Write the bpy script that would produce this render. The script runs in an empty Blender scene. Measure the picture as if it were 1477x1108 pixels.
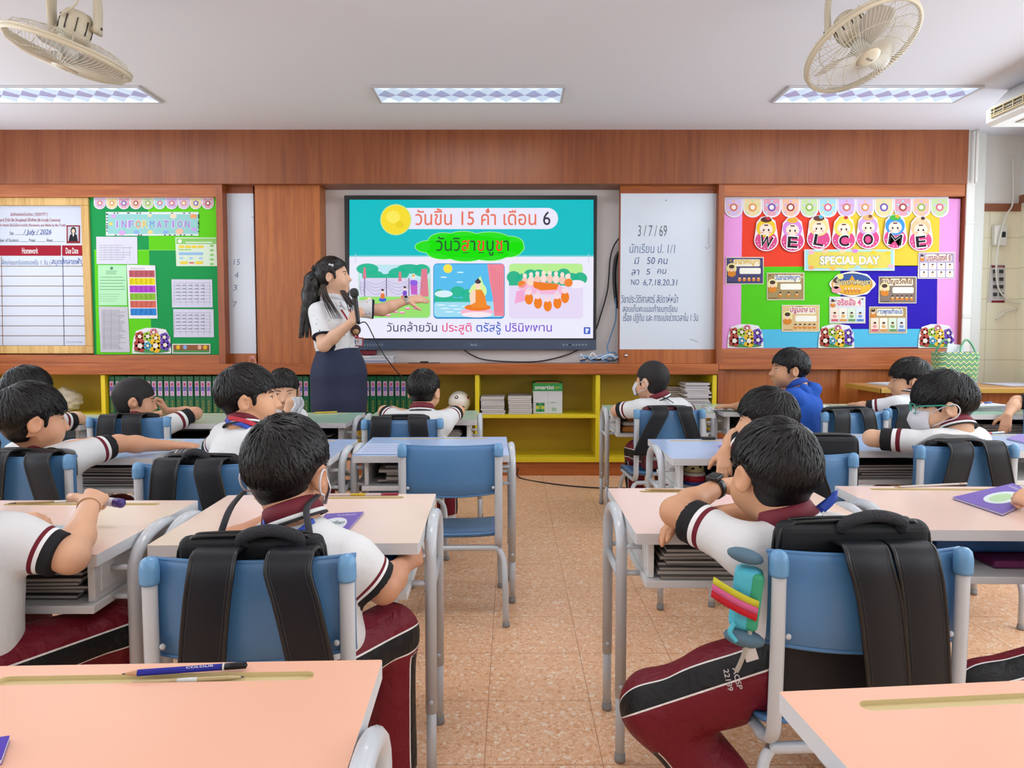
import bpy, bmesh, math, random
import numpy as np
from mathutils import Vector, Matrix, Euler
from mathutils.bvhtree import BVHTree

# ------------------------------------------------------------------ camera, light, exposure
SC = bpy.context.scene
COL = SC.collection
SC.view_settings.view_transform = 'Standard'
SC.view_settings.look = 'None'
SC.view_settings.gamma = 1.0
SC.view_settings.use_curve_mapping = False
SC.view_settings.exposure = 0.0
SC.cycles.use_denoising = True
SC.cycles.max_bounces = 7
SC.cycles.diffuse_bounces = 4
SC.cycles.sample_clamp_indirect = 4.0
SC.cycles.caustics_reflective = False
SC.cycles.caustics_refractive = False

FPX, CAM_H, TILT = 985.0, 1.09, math.radians(3.0)      # focal length in pixels of the 1477 px frame
CYP = 480 + FPX * math.tan(TILT)
cam = bpy.data.objects.new('camera', bpy.data.cameras.new('camera'))
COL.objects.link(cam)
cam.location = (0, 0, CAM_H)
cam.rotation_euler = (math.pi / 2 - TILT, 0, 0)
cam.data.sensor_width = 36.0
cam.data.lens = FPX / 1477 * 36.0
cam.data.shift_y = -(554 - CYP) / 1477
cam.data.clip_start = 0.02
SC.camera = cam

world = bpy.data.worlds.new('world')
SC.world = world
world.use_nodes = True
world.node_tree.nodes['Background'].inputs['Color'].default_value = (0.80, 0.90, 1.0, 1)
world.node_tree.nodes['Background'].inputs['Strength'].default_value = 1.0

def area_light(name, loc, rot, sx, sy, power, color=(1, 1, 1)):
    l = bpy.data.lights.new(name, 'AREA')
    l.shape = 'RECTANGLE'; l.size = sx; l.size_y = sy; l.energy = power; l.color = color
    o = bpy.data.objects.new(name, l); COL.objects.link(o)
    o.location = loc; o.rotation_euler = rot
    return o

CEIL = 2.591
# area lights added as daylight at side windows, left ones unseen (soft, slightly cool)
for yy in (-1.2, 1.3, 3.8):
    area_light('daylight_fill_left', (-4.22, yy, 1.62), (0, -math.pi / 2, 0), 1.25, 1.9, 35, (0.84, 0.93, 1.0))
    area_light('daylight_right', (3.78, yy, 1.62), (0, math.pi / 2, 0), 1.25, 1.9, 43, (0.84, 0.93, 1.0))
# the recessed tube fittings: three in the picture, two more unseen rows without fittings
LAMPS = [(x, y) for y in (4.38, 1.9, -0.7) for x in (-2.85, -0.255, 2.29)]
for lx, ly in LAMPS:
    area_light('tube_light', (lx, ly, CEIL - 0.035), (0, 0, 0), 1.1, 0.26, 9 if ly > 3 else 13, (0.93, 0.97, 1.0))

def ray(px, py):
    u, v = (px - 738.5) / FPX, (CYP - py) / FPX
    return u, math.cos(TILT) + v * math.sin(TILT), -math.sin(TILT) + v * math.cos(TILT)
def on_wall(px, py, Y):            # where a wall at depth Y is met -> x, z
    x, y, z = ray(px, py); t = Y / y
    return x * t, CAM_H + z * t
def on_level(px, py, Z):           # where a level at height Z is met -> x, y
    x, y, z = ray(px, py); t = (Z - CAM_H) / z
    return x * t, y * t

# ------------------------------------------------------------------ materials
def lin(h):
    if isinstance(h, (tuple, list)): r, g, b = h[:3]
    else:
        h = h.lstrip('#'); r, g, b = (int(h[i:i + 2], 16) for i in (0, 2, 4))
    f = lambda c: c / 12.92 if c <= 0.04045 else ((c + 0.055) / 1.055) ** 2.4
    return (f(r / 255), f(g / 255), f(b / 255), 1)
_mats = {}
def new_mat(name):
    m = bpy.data.materials.new(name); m.use_nodes = True
    return m, m.node_tree, m.node_tree.nodes['Principled BSDF']
def pbr(name, col, rough=0.6, metal=0.0, spec=0.5, bump=0.0, bscale=200, var=0.0, vscale=6, coat=0.0, emit=0.0, alpha=1.0, sheen=0.0):
    if name in _mats: return _mats[name]
    m, nt, b = new_mat(name)
    c = lin(col)
    b.inputs['Base Color'].default_value = c
    b.inputs['Roughness'].default_value = rough
    b.inputs['Metallic'].default_value = metal
    b.inputs['Specular IOR Level'].default_value = spec
    b.inputs['Coat Weight'].default_value = coat
    b.inputs['Coat Roughness'].default_value = 0.08
    if sheen: b.inputs['Sheen Weight'].default_value = sheen
    if alpha < 1: b.inputs['Alpha'].default_value = alpha
    if emit:
        b.inputs['Emission Color'].default_value = c
        b.inputs['Emission Strength'].default_value = emit
    if bump or var:
        tc = nt.nodes.new('ShaderNodeTexCoord')
    if bump:
        n = nt.nodes.new('ShaderNodeTexNoise'); n.inputs['Scale'].default_value = bscale; n.inputs['Detail'].default_value = 4
        bp = nt.nodes.new('ShaderNodeBump'); bp.inputs['Strength'].default_value = bump; bp.inputs['Distance'].default_value = 0.004
        nt.links.new(tc.outputs['Object'], n.inputs['Vector']); nt.links.new(n.outputs['Fac'], bp.inputs['Height'])
        nt.links.new(bp.outputs['Normal'], b.inputs['Normal'])
    if var:
        n2 = nt.nodes.new('ShaderNodeTexNoise'); n2.inputs['Scale'].default_value = vscale; n2.inputs['Detail'].default_value = 5
        mr = nt.nodes.new('ShaderNodeMapRange'); mr.inputs['To Min'].default_value = 1 - var; mr.inputs['To Max'].default_value = 1 + var
        mx = nt.nodes.new('ShaderNodeVectorMath'); mx.operation = 'SCALE'; mx.inputs[0].default_value = c[:3]
        nt.links.new(tc.outputs['Object'], n2.inputs['Vector']); nt.links.new(n2.outputs['Fac'], mr.inputs['Value'])
        nt.links.new(mr.outputs['Result'], mx.inputs['Scale']); nt.links.new(mx.outputs['Vector'], b.inputs['Base Color'])
    _mats[name] = m
    return m
def flat(h, rough=0.75):                       # paper / paint of one colour
    k = 'paint_' + str(h).lstrip('#')
    if k in _mats: return _mats[k]
    m = pbr(k, h, rough, spec=0.25); i = m.node_tree.nodes['Principled BSDF'].inputs['Base Color']; c = i.default_value
    i.default_value = (c[0] * 0.80, c[1] * 0.80, c[2] * 0.80, 1)          # printed paper and paint reflect at most four fifths
    return m
def glow(h, s=1.0):                            # lit screen colour
    k = 'screen_%s_%s' % (str(h).lstrip('#'), s)
    if k in _mats: return _mats[k]
    m, nt, b = new_mat(k)
    c = lin(h)
    b.inputs['Base Color'].default_value = (0.01, 0.01, 0.01, 1)
    b.inputs['Roughness'].default_value = 0.5
    b.inputs['Specular IOR Level'].default_value = 0.08
    b.inputs['Emission Color'].default_value = c
    b.inputs['Emission Strength'].default_value = s
    _mats[k] = m
    return m
def wood(name, dark, light, axis='Z', rough=0.42, scale=1.0, coat=0.0):
    if name in _mats: return _mats[name]
    m, nt, b = new_mat(name)
    N = nt.nodes.new; L = nt.links.new
    tc = N('ShaderNodeTexCoord'); mp = N('ShaderNodeMapping')
    s = {'Z': (26, 26, 1.1), 'X': (1.1, 26, 26), 'Y': (26, 1.1, 26)}[axis]
    mp.inputs['Scale'].default_value = [v * scale for v in s]
    L(tc.outputs['Object'], mp.inputs['Vector'])
    n = N('ShaderNodeTexNoise'); n.inputs['Scale'].default_value = 1.0; n.inputs['Detail'].default_value = 6; n.inputs['Roughness'].default_value = 0.6; n.inputs['Distortion'].default_value = 0.6
    L(mp.outputs['Vector'], n.inputs['Vector'])
    mp2 = N('ShaderNodeMapping'); mp2.inputs['Scale'].default_value = [v * scale * 5 for v in s]
    L(tc.outputs['Object'], mp2.inputs['Vector'])
    n2 = N('ShaderNodeTexNoise'); n2.inputs['Detail'].default_value = 3
    n2.inputs['Scale'].default_value = 1.0
    L(mp2.outputs['Vector'], n2.inputs['Vector'])
    mp3 = N('ShaderNodeMapping'); mp3.inputs['Scale'].default_value = [v * scale * 0.16 for v in s]
    L(tc.outputs['Object'], mp3.inputs['Vector'])
    n3 = N('ShaderNodeTexNoise'); n3.inputs['Scale'].default_value = 1.0; n3.inputs['Detail'].default_value = 2
    L(mp3.outputs['Vector'], n3.inputs['Vector'])
    a = N('ShaderNodeMath'); a.operation = 'MULTIPLY_ADD'; a.inputs[1].default_value = 0.45
    L(n2.outputs['Fac'], a.inputs[0]); L(n.outputs['Fac'], a.inputs[2])
    a2 = N('ShaderNodeMath'); a2.operation = 'MULTIPLY_ADD'; a2.inputs[1].default_value = 0.55
    L(n3.outputs['Fac'], a2.inputs[0]); L(a.outputs[0], a2.inputs[2])
    r = N('ShaderNodeValToRGB'); r.color_ramp.elements[0].position = 0.78; r.color_ramp.elements[1].position = 1.22
    r.color_ramp.elements[0].position = 0.72; r.color_ramp.elements[1].position = 1.0
    mul = N('ShaderNodeMath'); mul.operation = 'MULTIPLY'; mul.inputs[1].default_value = 0.86
    L(a2.outputs[0], mul.inputs[0])
    r.color_ramp.elements[0].color = lin(dark); r.color_ramp.elements[1].color = lin(light)
    L(mul.outputs[0], r.inputs['Fac']); L(r.outputs['Color'], b.inputs['Base Color'])
    b.inputs['Roughness'].default_value = rough
    b.inputs['Coat Weight'].default_value = coat
    _mats[name] = m
    return m

# ------------------------------------------------------------------ mesh builder
class MB:
    def __init__(s):
        s.v = []; s.f = []; s.mi = []; s.sm = []; s.mats = []
    def midx(s, m):
        if m not in s.mats: s.mats.append(m)
        return s.mats.index(m)
    def add(s, verts, faces, mat, smooth=False, M=None):
        o = len(s.v); k = s.midx(mat)
        if M is not None: verts = [M @ Vector(p) for p in verts]
        s.v += [tuple(p) for p in verts]
        for fc in faces:
            s.f.append([i + o for i in fc]); s.mi.append(k); s.sm.append(smooth)
        return s
    def bm(s, bm, mat, smooth=False, M=None):
        bm.verts.index_update()
        s.add([v.co[:] for v in bm.verts], [[v.index for v in f.verts] for f in bm.faces], mat, smooth, M)
        bm.free(); return s
    def box(s, lo, hi, mat, bev=0.0, M=None, seg=2):
        b = bmesh.new()
        bmesh.ops.create_cube(b, size=1)
        for v in b.verts:
            v.co = Vector([lo[i] + (v.co[i] + 0.5) * (hi[i] - lo[i]) for i in range(3)])
        if bev: bmesh.ops.bevel(b, geom=b.edges[:], offset=bev, segments=seg, affect='EDGES', profile=0.5)
        return s.bm(b, mat, False, M)
    def tube(s, pts, r, mat, n=10, closed=False, caps=True, flatten=None, M=None, smooth=True):
        P = [Vector(p) for p in pts]; k = len(P)
        R = r if isinstance(r, (list, tuple)) else [r] * k
        T = []
        for i in range(k):
            if closed: t = P[(i + 1) % k] - P[i - 1]
            else: t = P[min(i + 1, k - 1)] - P[max(i - 1, 0)]
            T.append(t.normalized() if t.length > 1e-9 else Vector((0, 0, 1)))
        up = Vector(flatten[1]) if flatten else (Vector((0, 0, 1)) if abs(T[0].z) < 0.9 else Vector((1, 0, 0)))
        nrm = (up - T[0] * up.dot(T[0])).normalized()
        V = []; Fc = []
        for i in range(k):
            if flatten: nrm = (up - T[i] * up.dot(T[i])); nrm = nrm.normalized() if nrm.length > 1e-6 else Vector((1, 0, 0))
            else:
                nrm = nrm - T[i] * nrm.dot(T[i]); nrm = nrm.normalized()
            bi = T[i].cross(nrm)
            fa = flatten[0] if flatten else 1.0
            for j in range(n):
                a = 2 * math.pi * j / n
                V.append(P[i] + nrm * (math.cos(a) * R[i]) + bi * (math.sin(a) * R[i] * fa))
        for i in range(k if closed else k - 1):
            i2 = (i + 1) % k
            for j in range(n):
                j2 = (j + 1) % n
                Fc.append([i * n + j, i * n + j2, i2 * n + j2, i2 * n + j])
        if caps and not closed:
            Fc.append(list(range(n))[::-1]); Fc.append([(k - 1) * n + j for j in range(n)])
        return s.add(V, Fc, mat, smooth, M)
    def lathe(s, prof, mat, n=20, M=None, smooth=True):
        V = []; Fc = []
        for r, z in prof:
            for j in range(n):
                a = 2 * math.pi * j / n; V.append((r * math.cos(a), r * math.sin(a), z))
        for i in range(len(prof) - 1):
            for j in range(n):
                j2 = (j + 1) % n
                Fc.append([i * n + j, i * n + j2, (i + 1) * n + j2, (i + 1) * n + j])
        if prof[0][0] > 1e-6: Fc.append(list(range(n))[::-1])
        if prof[-1][0] > 1e-6: Fc.append([(len(prof) - 1) * n + j for j in range(n)])
        return s.add(V, Fc, mat, smooth, M)
    def ell(s, c, r, mat, n=16, R=None, M=None):
        b = bmesh.new(); bmesh.ops.create_uvsphere(b, u_segments=n, v_segments=max(6, n // 2), radius=1)
        for v in b.verts:
            p = Vector((v.co.x * r[0], v.co.y * r[1], v.co.z * r[2]))
            if R is not None: p = R @ p
            v.co = p + Vector(c)
        return s.bm(b, mat, True, M)
    def sheet(s, grid, thick, mat, smooth=True, M=None):
        """grid[i][j] of points -> a closed thin slab of the given thickness"""
        ni, nj = len(grid), len(grid[0])
        G = [[Vector(p) for p in row] for row in grid]
        A = []; B = []
        for i in range(ni):
            for j in range(nj):
                du = G[min(i + 1, ni - 1)][j] - G[max(i - 1, 0)][j]
                dv = G[i][min(j + 1, nj - 1)] - G[i][max(j - 1, 0)]
                n = du.cross(dv); n = n.normalized() if n.length > 1e-9 else Vector((0, 0, 1))
                A.append(G[i][j] + n * thick / 2); B.append(G[i][j] - n * thick / 2)
        o = ni * nj; Fc = []
        for i in range(ni - 1):
            for j in range(nj - 1):
                a, b, c, d = i * nj + j, (i + 1) * nj + j, (i + 1) * nj + j + 1, i * nj + j + 1
                Fc.append([a, b, c, d]); Fc.append([o + d, o + c, o + b, o + a])
        for i in range(ni - 1):
            a, b = i * nj, (i + 1) * nj; Fc.append([a, o + a, o + b, b])
            a, b = i * nj + nj - 1, (i + 1) * nj + nj - 1; Fc.append([b, o + b, o + a, a])
        for j in range(nj - 1):
            a, b = j, j + 1; Fc.append([b, o + b, o + a, a])
            a, b = (ni - 1) * nj + j, (ni - 1) * nj + j + 1; Fc.append([a, o + a, o + b, b])
        return s.add(A + B, Fc, mat, smooth, M)
    def build(s, name, parent=None, world=False, M=None):
        me = bpy.data.meshes.new(name)
        V = [Vector(p) for p in s.v]
        if M is not None: V = [M @ p for p in V]
        if world and parent is not None:
            inv = parent.matrix_basis.inverted()
            pp = parent
            while pp.parent is not None:
                pp = pp.parent; inv = inv @ pp.matrix_basis.inverted()
            V = [inv @ p for p in V]
        me.from_pydata([p[:] for p in V], [], s.f)
        for m in s.mats: me.materials.append(m)
        me.polygons.foreach_set('material_index', s.mi)
        me.polygons.foreach_set('use_smooth', s.sm)
        me.update()
        o = bpy.data.objects.new(name, me); COL.objects.link(o)
        if parent is not None: o.parent = parent
        return o

def tag(o, label=None, cat=None, group=None, kind=None):
    if label: o['label'] = label
    if cat: o['category'] = cat
    if group: o['group'] = group
    if kind: o['kind'] = kind
    return o
def thing(name, label, cat, loc=(0, 0, 0), rz=0.0, group=None):
    o = bpy.data.objects.new(name, None); COL.objects.link(o)
    o.empty_display_size = 0.1
    o.location = loc; o.rotation_euler = (0, 0, rz)
    o.matrix_basis = Matrix.Translation(loc) @ Matrix.Rotation(rz, 4, 'Z')
    return tag(o, label, cat, group)
def struct(name, mb): return tag(mb.build(name), kind='structure')
def dup(root, loc=None, rz=None, label=None, group=None):
    r = root.copy(); COL.objects.link(r)
    if loc is not None:
        r.matrix_basis = Matrix.Translation(loc) @ Matrix.Rotation(rz or 0.0, 4, 'Z')
    if label: r['label'] = label
    if group: r['group'] = group
    for ch in list(root.children):
        c = ch.copy(); COL.objects.link(c); c.parent = r
        for g in ch.children:
            d = g.copy(); COL.objects.link(d); d.parent = c
    return r
def arc(c, r, a0, a1, n, ax=(1, 0, 0), ay=(0, 0, 1)):
    c, ax, ay = Vector(c), Vector(ax), Vector(ay)
    return [c + ax * (r * math.cos(a0 + (a1 - a0) * i / n)) + ay * (r * math.sin(a0 + (a1 - a0) * i / n)) for i in range(n + 1)]
def spline(pts, n=8):                     # Catmull-Rom through the points
    P = [Vector(p) for p in pts]; out = []
    Q = [2 * P[0] - P[1]] + P + [2 * P[-1] - P[-2]]
    for i in range(1, len(Q) - 2):
        a, b, c, d = Q[i - 1], Q[i], Q[i + 1], Q[i + 2]
        for k in range(n):
            t = k / n
            out.append(0.5 * ((2 * b) + (c - a) * t + (2 * a - 5 * b + 4 * c - d) * t * t + (3 * b - a - 3 * c + d) * t ** 3))
    out.append(P[-1]); return out

# ------------------------------------------------------------------ lettering (Blender's own font, turned into mesh)
_tc = {}
def glyphs(txt, bold=0.0, shear=0.0, cols=None):
    key = (txt, bold, shear, tuple(cols) if cols else None)
    if key in _tc: return _tc[key]
    cu = bpy.data.curves.new('lettering', 'FONT'); cu.body = txt; cu.offset = bold; cu.shear = shear; cu.resolution_u = 3
    if cols:
        for k in range(max(cols) + 1): cu.materials.append(flat('#%02x%02x%02x' % (k, k, k)))
        for i in range(len(txt)): cu.body_format[i].material_index = cols[i]
    ob = bpy.data.objects.new('lettering', cu); COL.objects.link(ob)
    dg = bpy.context.evaluated_depsgraph_get(); dg.update()
    me = bpy.data.meshes.new_from_object(ob.evaluated_get(dg))
    V = [(v.co.x, v.co.y) for v in me.vertices]; F = [list(p.vertices) for p in me.polygons]; I = [p.material_index for p in me.polygons]
    bpy.data.objects.remove(ob); bpy.data.curves.remove(cu); bpy.data.meshes.remove(me)
    if not V: V = [(0, 0)]
    x0 = min(p[0] for p in V); x1 = max(p[0] for p in V); y0 = min(p[1] for p in V); y1 = max(p[1] for p in V)
    _tc[key] = (V, F, I, x0, y0, max(x1 - x0, 1e-6), max(y1 - y0, 1e-6))
    return _tc[key]
def text_on(mb, fn, txt, box, mat, bold=0.0, shear=0.0, rot=0.0, cols=None, mats=None, keep=False):
    """box = (u0, v0, u1, v1) in the plane's own coordinates; fn(u, v) -> point; text fills the box"""
    V, F, I, x0, y0, w, h = glyphs(txt, bold, shear, cols)
    u0, v0, u1, v1 = box; cu, cv = (u0 + u1) / 2, (v0 + v1) / 2
    su, sv = (u1 - u0) / w, (v1 - v0) / h
    if keep:
        k = min(abs(su), abs(sv)); su = math.copysign(k, su); sv = math.copysign(k, sv)
    P = []
    for x, y in V:
        a, b = (x - x0 - w / 2) * su, (y - y0 - h / 2) * sv
        if rot: a, b = a * math.cos(rot) - b * math.sin(rot), a * math.sin(rot) + b * math.cos(rot)
        P.append(fn(cu + a, cv + b))
    if mats:
        for k, m in enumerate(mats):
            mb.add(P, [f for f, i in zip(F, I) if i == k], m)
    else: mb.add(P, F, mat)

class Art:
    """flat printed artwork on a wall at depth Y, laid out in the wall's own metres; layer lifts a sheet of ink off the wall"""
    def __init__(s, Y, mode='paint', base=0.0, lift=0.0005, gain=1.0):
        s.mb = MB(); s.Y = Y; s.mode = mode; s.base = base; s.lift = lift; s.gain = gain
    def m(s, h): return flat(h) if s.mode == 'paint' else glow(h, s.gain)
    def fn(s, layer):
        return lambda px, py: (lambda q: (q[0], s.Y - s.base - layer * s.lift, q[1]))(on_wall(px, py, s.Y))
    def poly(s, pts, h, layer=1):
        f = s.fn(layer); P = [f(*p) for p in pts]
        b = bmesh.new(); vs = [b.verts.new(p) for p in P]
        try:
            fc = b.faces.new(vs); bmesh.ops.triangulate(b, faces=[fc], ngon_method='EAR_CLIP')
        except Exception: pass
        b.normal_update()
        for fc in b.faces:
            if fc.normal.y > 0: fc.normal_flip()
        s.mb.bm(b, s.m(h)); return s
    def rect(s, x0, y0, x1, y1, h, layer=1): return s.poly([(x0, y0), (x1, y0), (x1, y1), (x0, y1)], h, layer)
    def ell(s, cx, cy, rx, ry, h, layer=1, a0=0, a1=360, n=24):
        pts = [(cx + rx * math.cos(math.radians(a0 + (a1 - a0) * i / n)), cy + ry * math.sin(math.radians(a0 + (a1 - a0) * i / n))) for i in range(n + (0 if a1 - a0 == 360 else 1))]
        return s.poly(pts, h, layer)
    def rrect(s, x0, y0, x1, y1, r, h, layer=1):
        pts = []
        for cx, cy, a in ((x1 - r, y0 + r, -90), (x1 - r, y1 - r, 0), (x0 + r, y1 - r, 90), (x0 + r, y0 + r, 180)):
            for k in range(6): pts.append((cx + r * math.cos(math.radians(a + 18 * k)), cy + r * math.sin(math.radians(a + 18 * k))))
        return s.poly(pts, h, layer)
    def line(s, x0, y0, x1, y1, w, h, layer=1):
        dx, dy = x1 - x0, y1 - y0; l = math.hypot(dx, dy) or 1; nx, ny = -dy / l * w / 2, dx / l * w / 2
        return s.poly([(x0 + nx, y0 + ny), (x1 + nx, y1 + ny), (x1 - nx, y1 - ny), (x0 - nx, y0 - ny)], h, layer)
    def text(s, t, x0, y0, x1, y1, h, layer=2, bold=0.0, shear=0.0, rot=0.0, cols=None, pal=None, keep=False):
        text_on(s.mb, s.fn(layer), t, (x0, y1, x1, y0), s.m(h) if h else None, bold, shear, -rot, cols, [s.m(c) for c in pal] if pal else None, keep); return s
    def build(s, name, parent=None): return s.mb.build(name, parent, world=True)
# ------------------------------------------------------------------ room shell
YF = 5.14                                   # front plane of the fascia and of the counter
XL, XR, YB, YW = -4.3, 3.9, -2.6, 5.52      # side walls, back wall, recess wall
def zf(py, Y=YF): return on_wall(738, py, Y)[1]
def xf(px, Y=YF): return on_wall(px, 480, Y)[0]

def terrazzo():
    m, nt, b = new_mat('terrazzo'); N = nt.nodes.new; L = nt.links.new
    tc = N('ShaderNodeTexCoord')
    v1 = N('ShaderNodeTexVoronoi'); v1.inputs['Scale'].default_value = 95
    v2 = N('ShaderNodeTexVoronoi'); v2.inputs['Scale'].default_value = 210
    for v in (v1, v2): L(tc.outputs['Object'], v.inputs['Vector'])
    def ramp(src, stops):
        r = N('ShaderNodeValToRGB'); r.color_ramp.interpolation = 'CONSTANT'
        el = r.color_ramp.elements
        el[0].position = stops[0][0]; el[0].color = lin(stops[0][1])
        el[1].position = stops[1][0]; el[1].color = lin(stops[1][1])
        for p, c in stops[2:]:
            e = el.new(p); e.color = lin(c)
        L(src, r.inputs['Fac']); return r
    s1 = N('ShaderNodeSeparateColor'); L(v1.outputs['Color'], s1.inputs['Color'])
    s2 = N('ShaderNodeSeparateColor'); L(v2.outputs['Color'], s2.inputs['Color'])
    r1 = ramp(s1.outputs[0], [(0, '#e3b088'), (0.22, '#edc09a'), (0.45, '#e7b68e'), (0.62, '#f0cfae'), (0.74, '#d39768'), (0.86, '#eabb93'), (0.94, '#f8eedf')])
    r2 = ramp(s2.outputs[1], [(0, '#e5b187'), (0.3, '#edbd96'), (0.6, '#dfa87c'), (0.75, '#f0c8a4'), (0.88, '#c07a4a'), (0.94, '#f6e6d2')])
    mx = N('ShaderNodeMix'); mx.data_type = 'RGBA'; mx.inputs[0].default_value = 0.5
    L(r1.outputs['Color'], mx.inputs[6]); L(r2.outputs['Color'], mx.inputs[7])
    # joints of the tiles
    br = N('ShaderNodeTexBrick'); br.offset = 0.0; br.inputs['Scale'].default_value = 1.0
    br.inputs['Brick Width'].default_value = 0.30; br.inputs['Row Height'].default_value = 0.30; br.inputs['Mortar Size'].default_value = 0.0011
    br.inputs['Mortar Smooth'].default_value = 0.0
    mp = N('ShaderNodeMapping'); mp.inputs['Location'].default_value = (0.07, 0.13, 0); L(tc.outputs['Object'], mp.inputs['Vector']); L(mp.outputs['Vector'], br.inputs['Vector'])
    mx2 = N('ShaderNodeMix'); mx2.data_type = 'RGBA'; mx2.inputs[7].default_value = lin('#b07c58')
    L(br.outputs['Fac'], mx2.inputs[0]); L(mx.outputs[2], mx2.inputs[6])
    # broad wear
    n = N('ShaderNodeTexNoise'); n.inputs['Scale'].default_value = 1.6; n.inputs['Detail'].default_value = 4; L(tc.outputs['Object'], n.inputs['Vector'])
    mr = N('ShaderNodeMapRange'); mr.inputs['To Min'].default_value = 0.9; mr.inputs['To Max'].default_value = 1.1; L(n.outputs['Fac'], mr.inputs['Value'])
    sc = N('ShaderNodeVectorMath'); sc.operation = 'SCALE'; L(mx2.outputs[2], sc.inputs[0]); L(mr.outputs['Result'], sc.inputs['Scale'])
    L(sc.outputs['Vector'], b.inputs['Base Color'])
    b.inputs['Roughness'].default_value = 0.32; b.inputs['Specular IOR Level'].default_value = 0.35
    return m
def tiles(name, col, joint, w, h, off=(0, 0, 0)):
    m, nt, b = new_mat(name); N = nt.nodes.new; L = nt.links.new
    tc = N('ShaderNodeTexCoord'); sp = N('ShaderNodeSeparateXYZ'); cb = N('ShaderNodeCombineXYZ'); ad = N('ShaderNodeMath')
    ad.operation = 'ADD'
    L(tc.outputs['Object'], sp.inputs[0]); L(sp.outputs[0], ad.inputs[0]); L(sp.outputs[1], ad.inputs[1]); L(ad.outputs[0], cb.inputs[0]); L(sp.outputs[2], cb.inputs[1])
    mp = N('ShaderNodeMapping'); mp.inputs['Location'].default_value = off; L(cb.outputs[0], mp.inputs['Vector'])
    br = N('ShaderNodeTexBrick'); br.offset = 0.0; br.inputs['Scale'].default_value = 1.0
    br.inputs['Brick Width'].default_value = w; br.inputs['Row Height'].default_value = h; br.inputs['Mortar Size'].default_value = 0.003
    br.inputs['Color1'].default_value = lin(col); br.inputs['Color2'].default_value = lin(col); br.inputs['Mortar'].default_value = lin(joint)
    L(mp.outputs['Vector'], br.inputs['Vector']); L(br.outputs['Color'], b.inputs['Base Color'])
    b.inputs['Roughness'].default_value = 0.25
    return m

M_ceil = pbr('ceiling_paint', '#e2e4ee', 0.85, bump=0.04, bscale=60)
M_wall = pbr('wall_paint', '#d9d5d3', 0.8, bump=0.05, bscale=80, var=0.04)
M_white = pbr('white_paint', '#dedcd8', 0.6, var=0.04)
M_tile = tiles('cream_wall_tiles', '#ebe4cb', '#cfc6a8', 0.36, 0.235, (0.03, 0.06, 0))
W_fascia = wood('wood_fascia', '#7c4124', '#90522d', 'Z', 0.4)
W_panel = wood('wood_panel', '#985020', '#b2672e', 'Z', 0.4)
W_rail = wood('wood_rail', '#8e451a', '#b0622b', 'X', 0.38)
W_stile = wood('wood_stile', '#84401b', '#a0582b', 'Z', 0.4)
W_brown = pbr('brown_trim_paint', '#8a5236', 0.5)
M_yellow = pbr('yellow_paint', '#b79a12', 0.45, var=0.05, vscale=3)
M_yellow2 = pbr('yellow_edge_paint', '#d8c21c', 0.4)

mb = MB(); mb.box((XL, YB, -0.06), (XR, YW + 0.1, 0), terrazzo()); struct('floor', mb)
mb = MB(); mb.box((XL, YB, CEIL), (XR, YW + 0.1, CEIL + 0.1), M_ceil); struct('ceiling', mb)
mb = MB(); mb.box((XL, YW, 0), (3.3, YW + 0.1, CEIL), M_wall); struct('wall_front', mb)
mb = MB(); mb.box((xf(464.5, 5.36), 5.36, zf(525) + 0.0005), (xf(893, 5.36), YW - 0.001, zf(265) - 0.0005), pbr('recess_paint', '#e3dedd', 0.8)); struct('wall_recess', mb)  # added wall panel closing the recess behind the display
mb = MB(); mb.box((XL, YB - 0.1, 0), (XR, YB, CEIL), M_wall); struct('wall_back', mb)
def side_wall(name, x0, x1, wins, mat_low, mat_up, zt):
    w = MB(); z0, z1 = 0.80, 2.07
    ys = [YB] + [v for p in wins for v in p] + [YW + 0.1]
    w.box((x0, YB, 0), (x1, YW + 0.1, z0), mat_low)
    w.box((x0, YB, z1), (x1, YW + 0.1, CEIL), mat_up)
    for i in range(0, len(ys), 2):
        w.box((x0, ys[i], z0), (x1, ys[i + 1], z1), mat_low)
    return struct(name, w)
WINS = [(-2.1, -0.3), (0.4, 2.2), (3.3, 5.12)]
side_wall('wall_right', XR, XR + 0.15, WINS, M_tile, M_white, 2.0)
side_wall('wall_left', XL - 0.15, XL, WINS, M_wall, M_white, 2.0)
M_pane = pbr('frosted_window_glass', '#aab2b8', 0.3, spec=0.5)
M_alu = pbr('window_aluminium', '#c9c8c2', 0.45, metal=0.2)
wn = 0
for xs, side in ((XR, 1), (XL, -1)):
    for y0, y1 in WINS:
        wn += 1
        f = MB()
        xa, xb = (xs + 0.01, xs + 0.07) if side > 0 else (xs - 0.07, xs - 0.01)
        zz0, zz1 = 0.80, 2.07
        for a, b2 in (((xa, y0, zz0), (xb, y1, zz0 + 0.05)), ((xa, y0, zz1 - 0.05), (xb, y1, zz1)), ((xa, y0, zz0 + 0.05), (xb, y0 + 0.05, zz1 - 0.05)),
                      ((xa, y1 - 0.05, zz0 + 0.05), (xb, y1, zz1 - 0.05)), ((xa, (y0 + y1) / 2 - 0.03, zz0 + 0.05), (xb, (y0 + y1) / 2 + 0.03, zz1 - 0.05))):
            f.box(a, b2, M_alu, 0.004)
        fr = struct('window_%d' % wn, f)
        p = MB(); xm = (xa + xb) / 2
        p.box((xm - 0.003, y0 + 0.04, zz0 + 0.04), (xm + 0.003, y1 - 0.04, zz1 - 0.04), M_pane)
        p.build('pane', fr)

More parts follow.
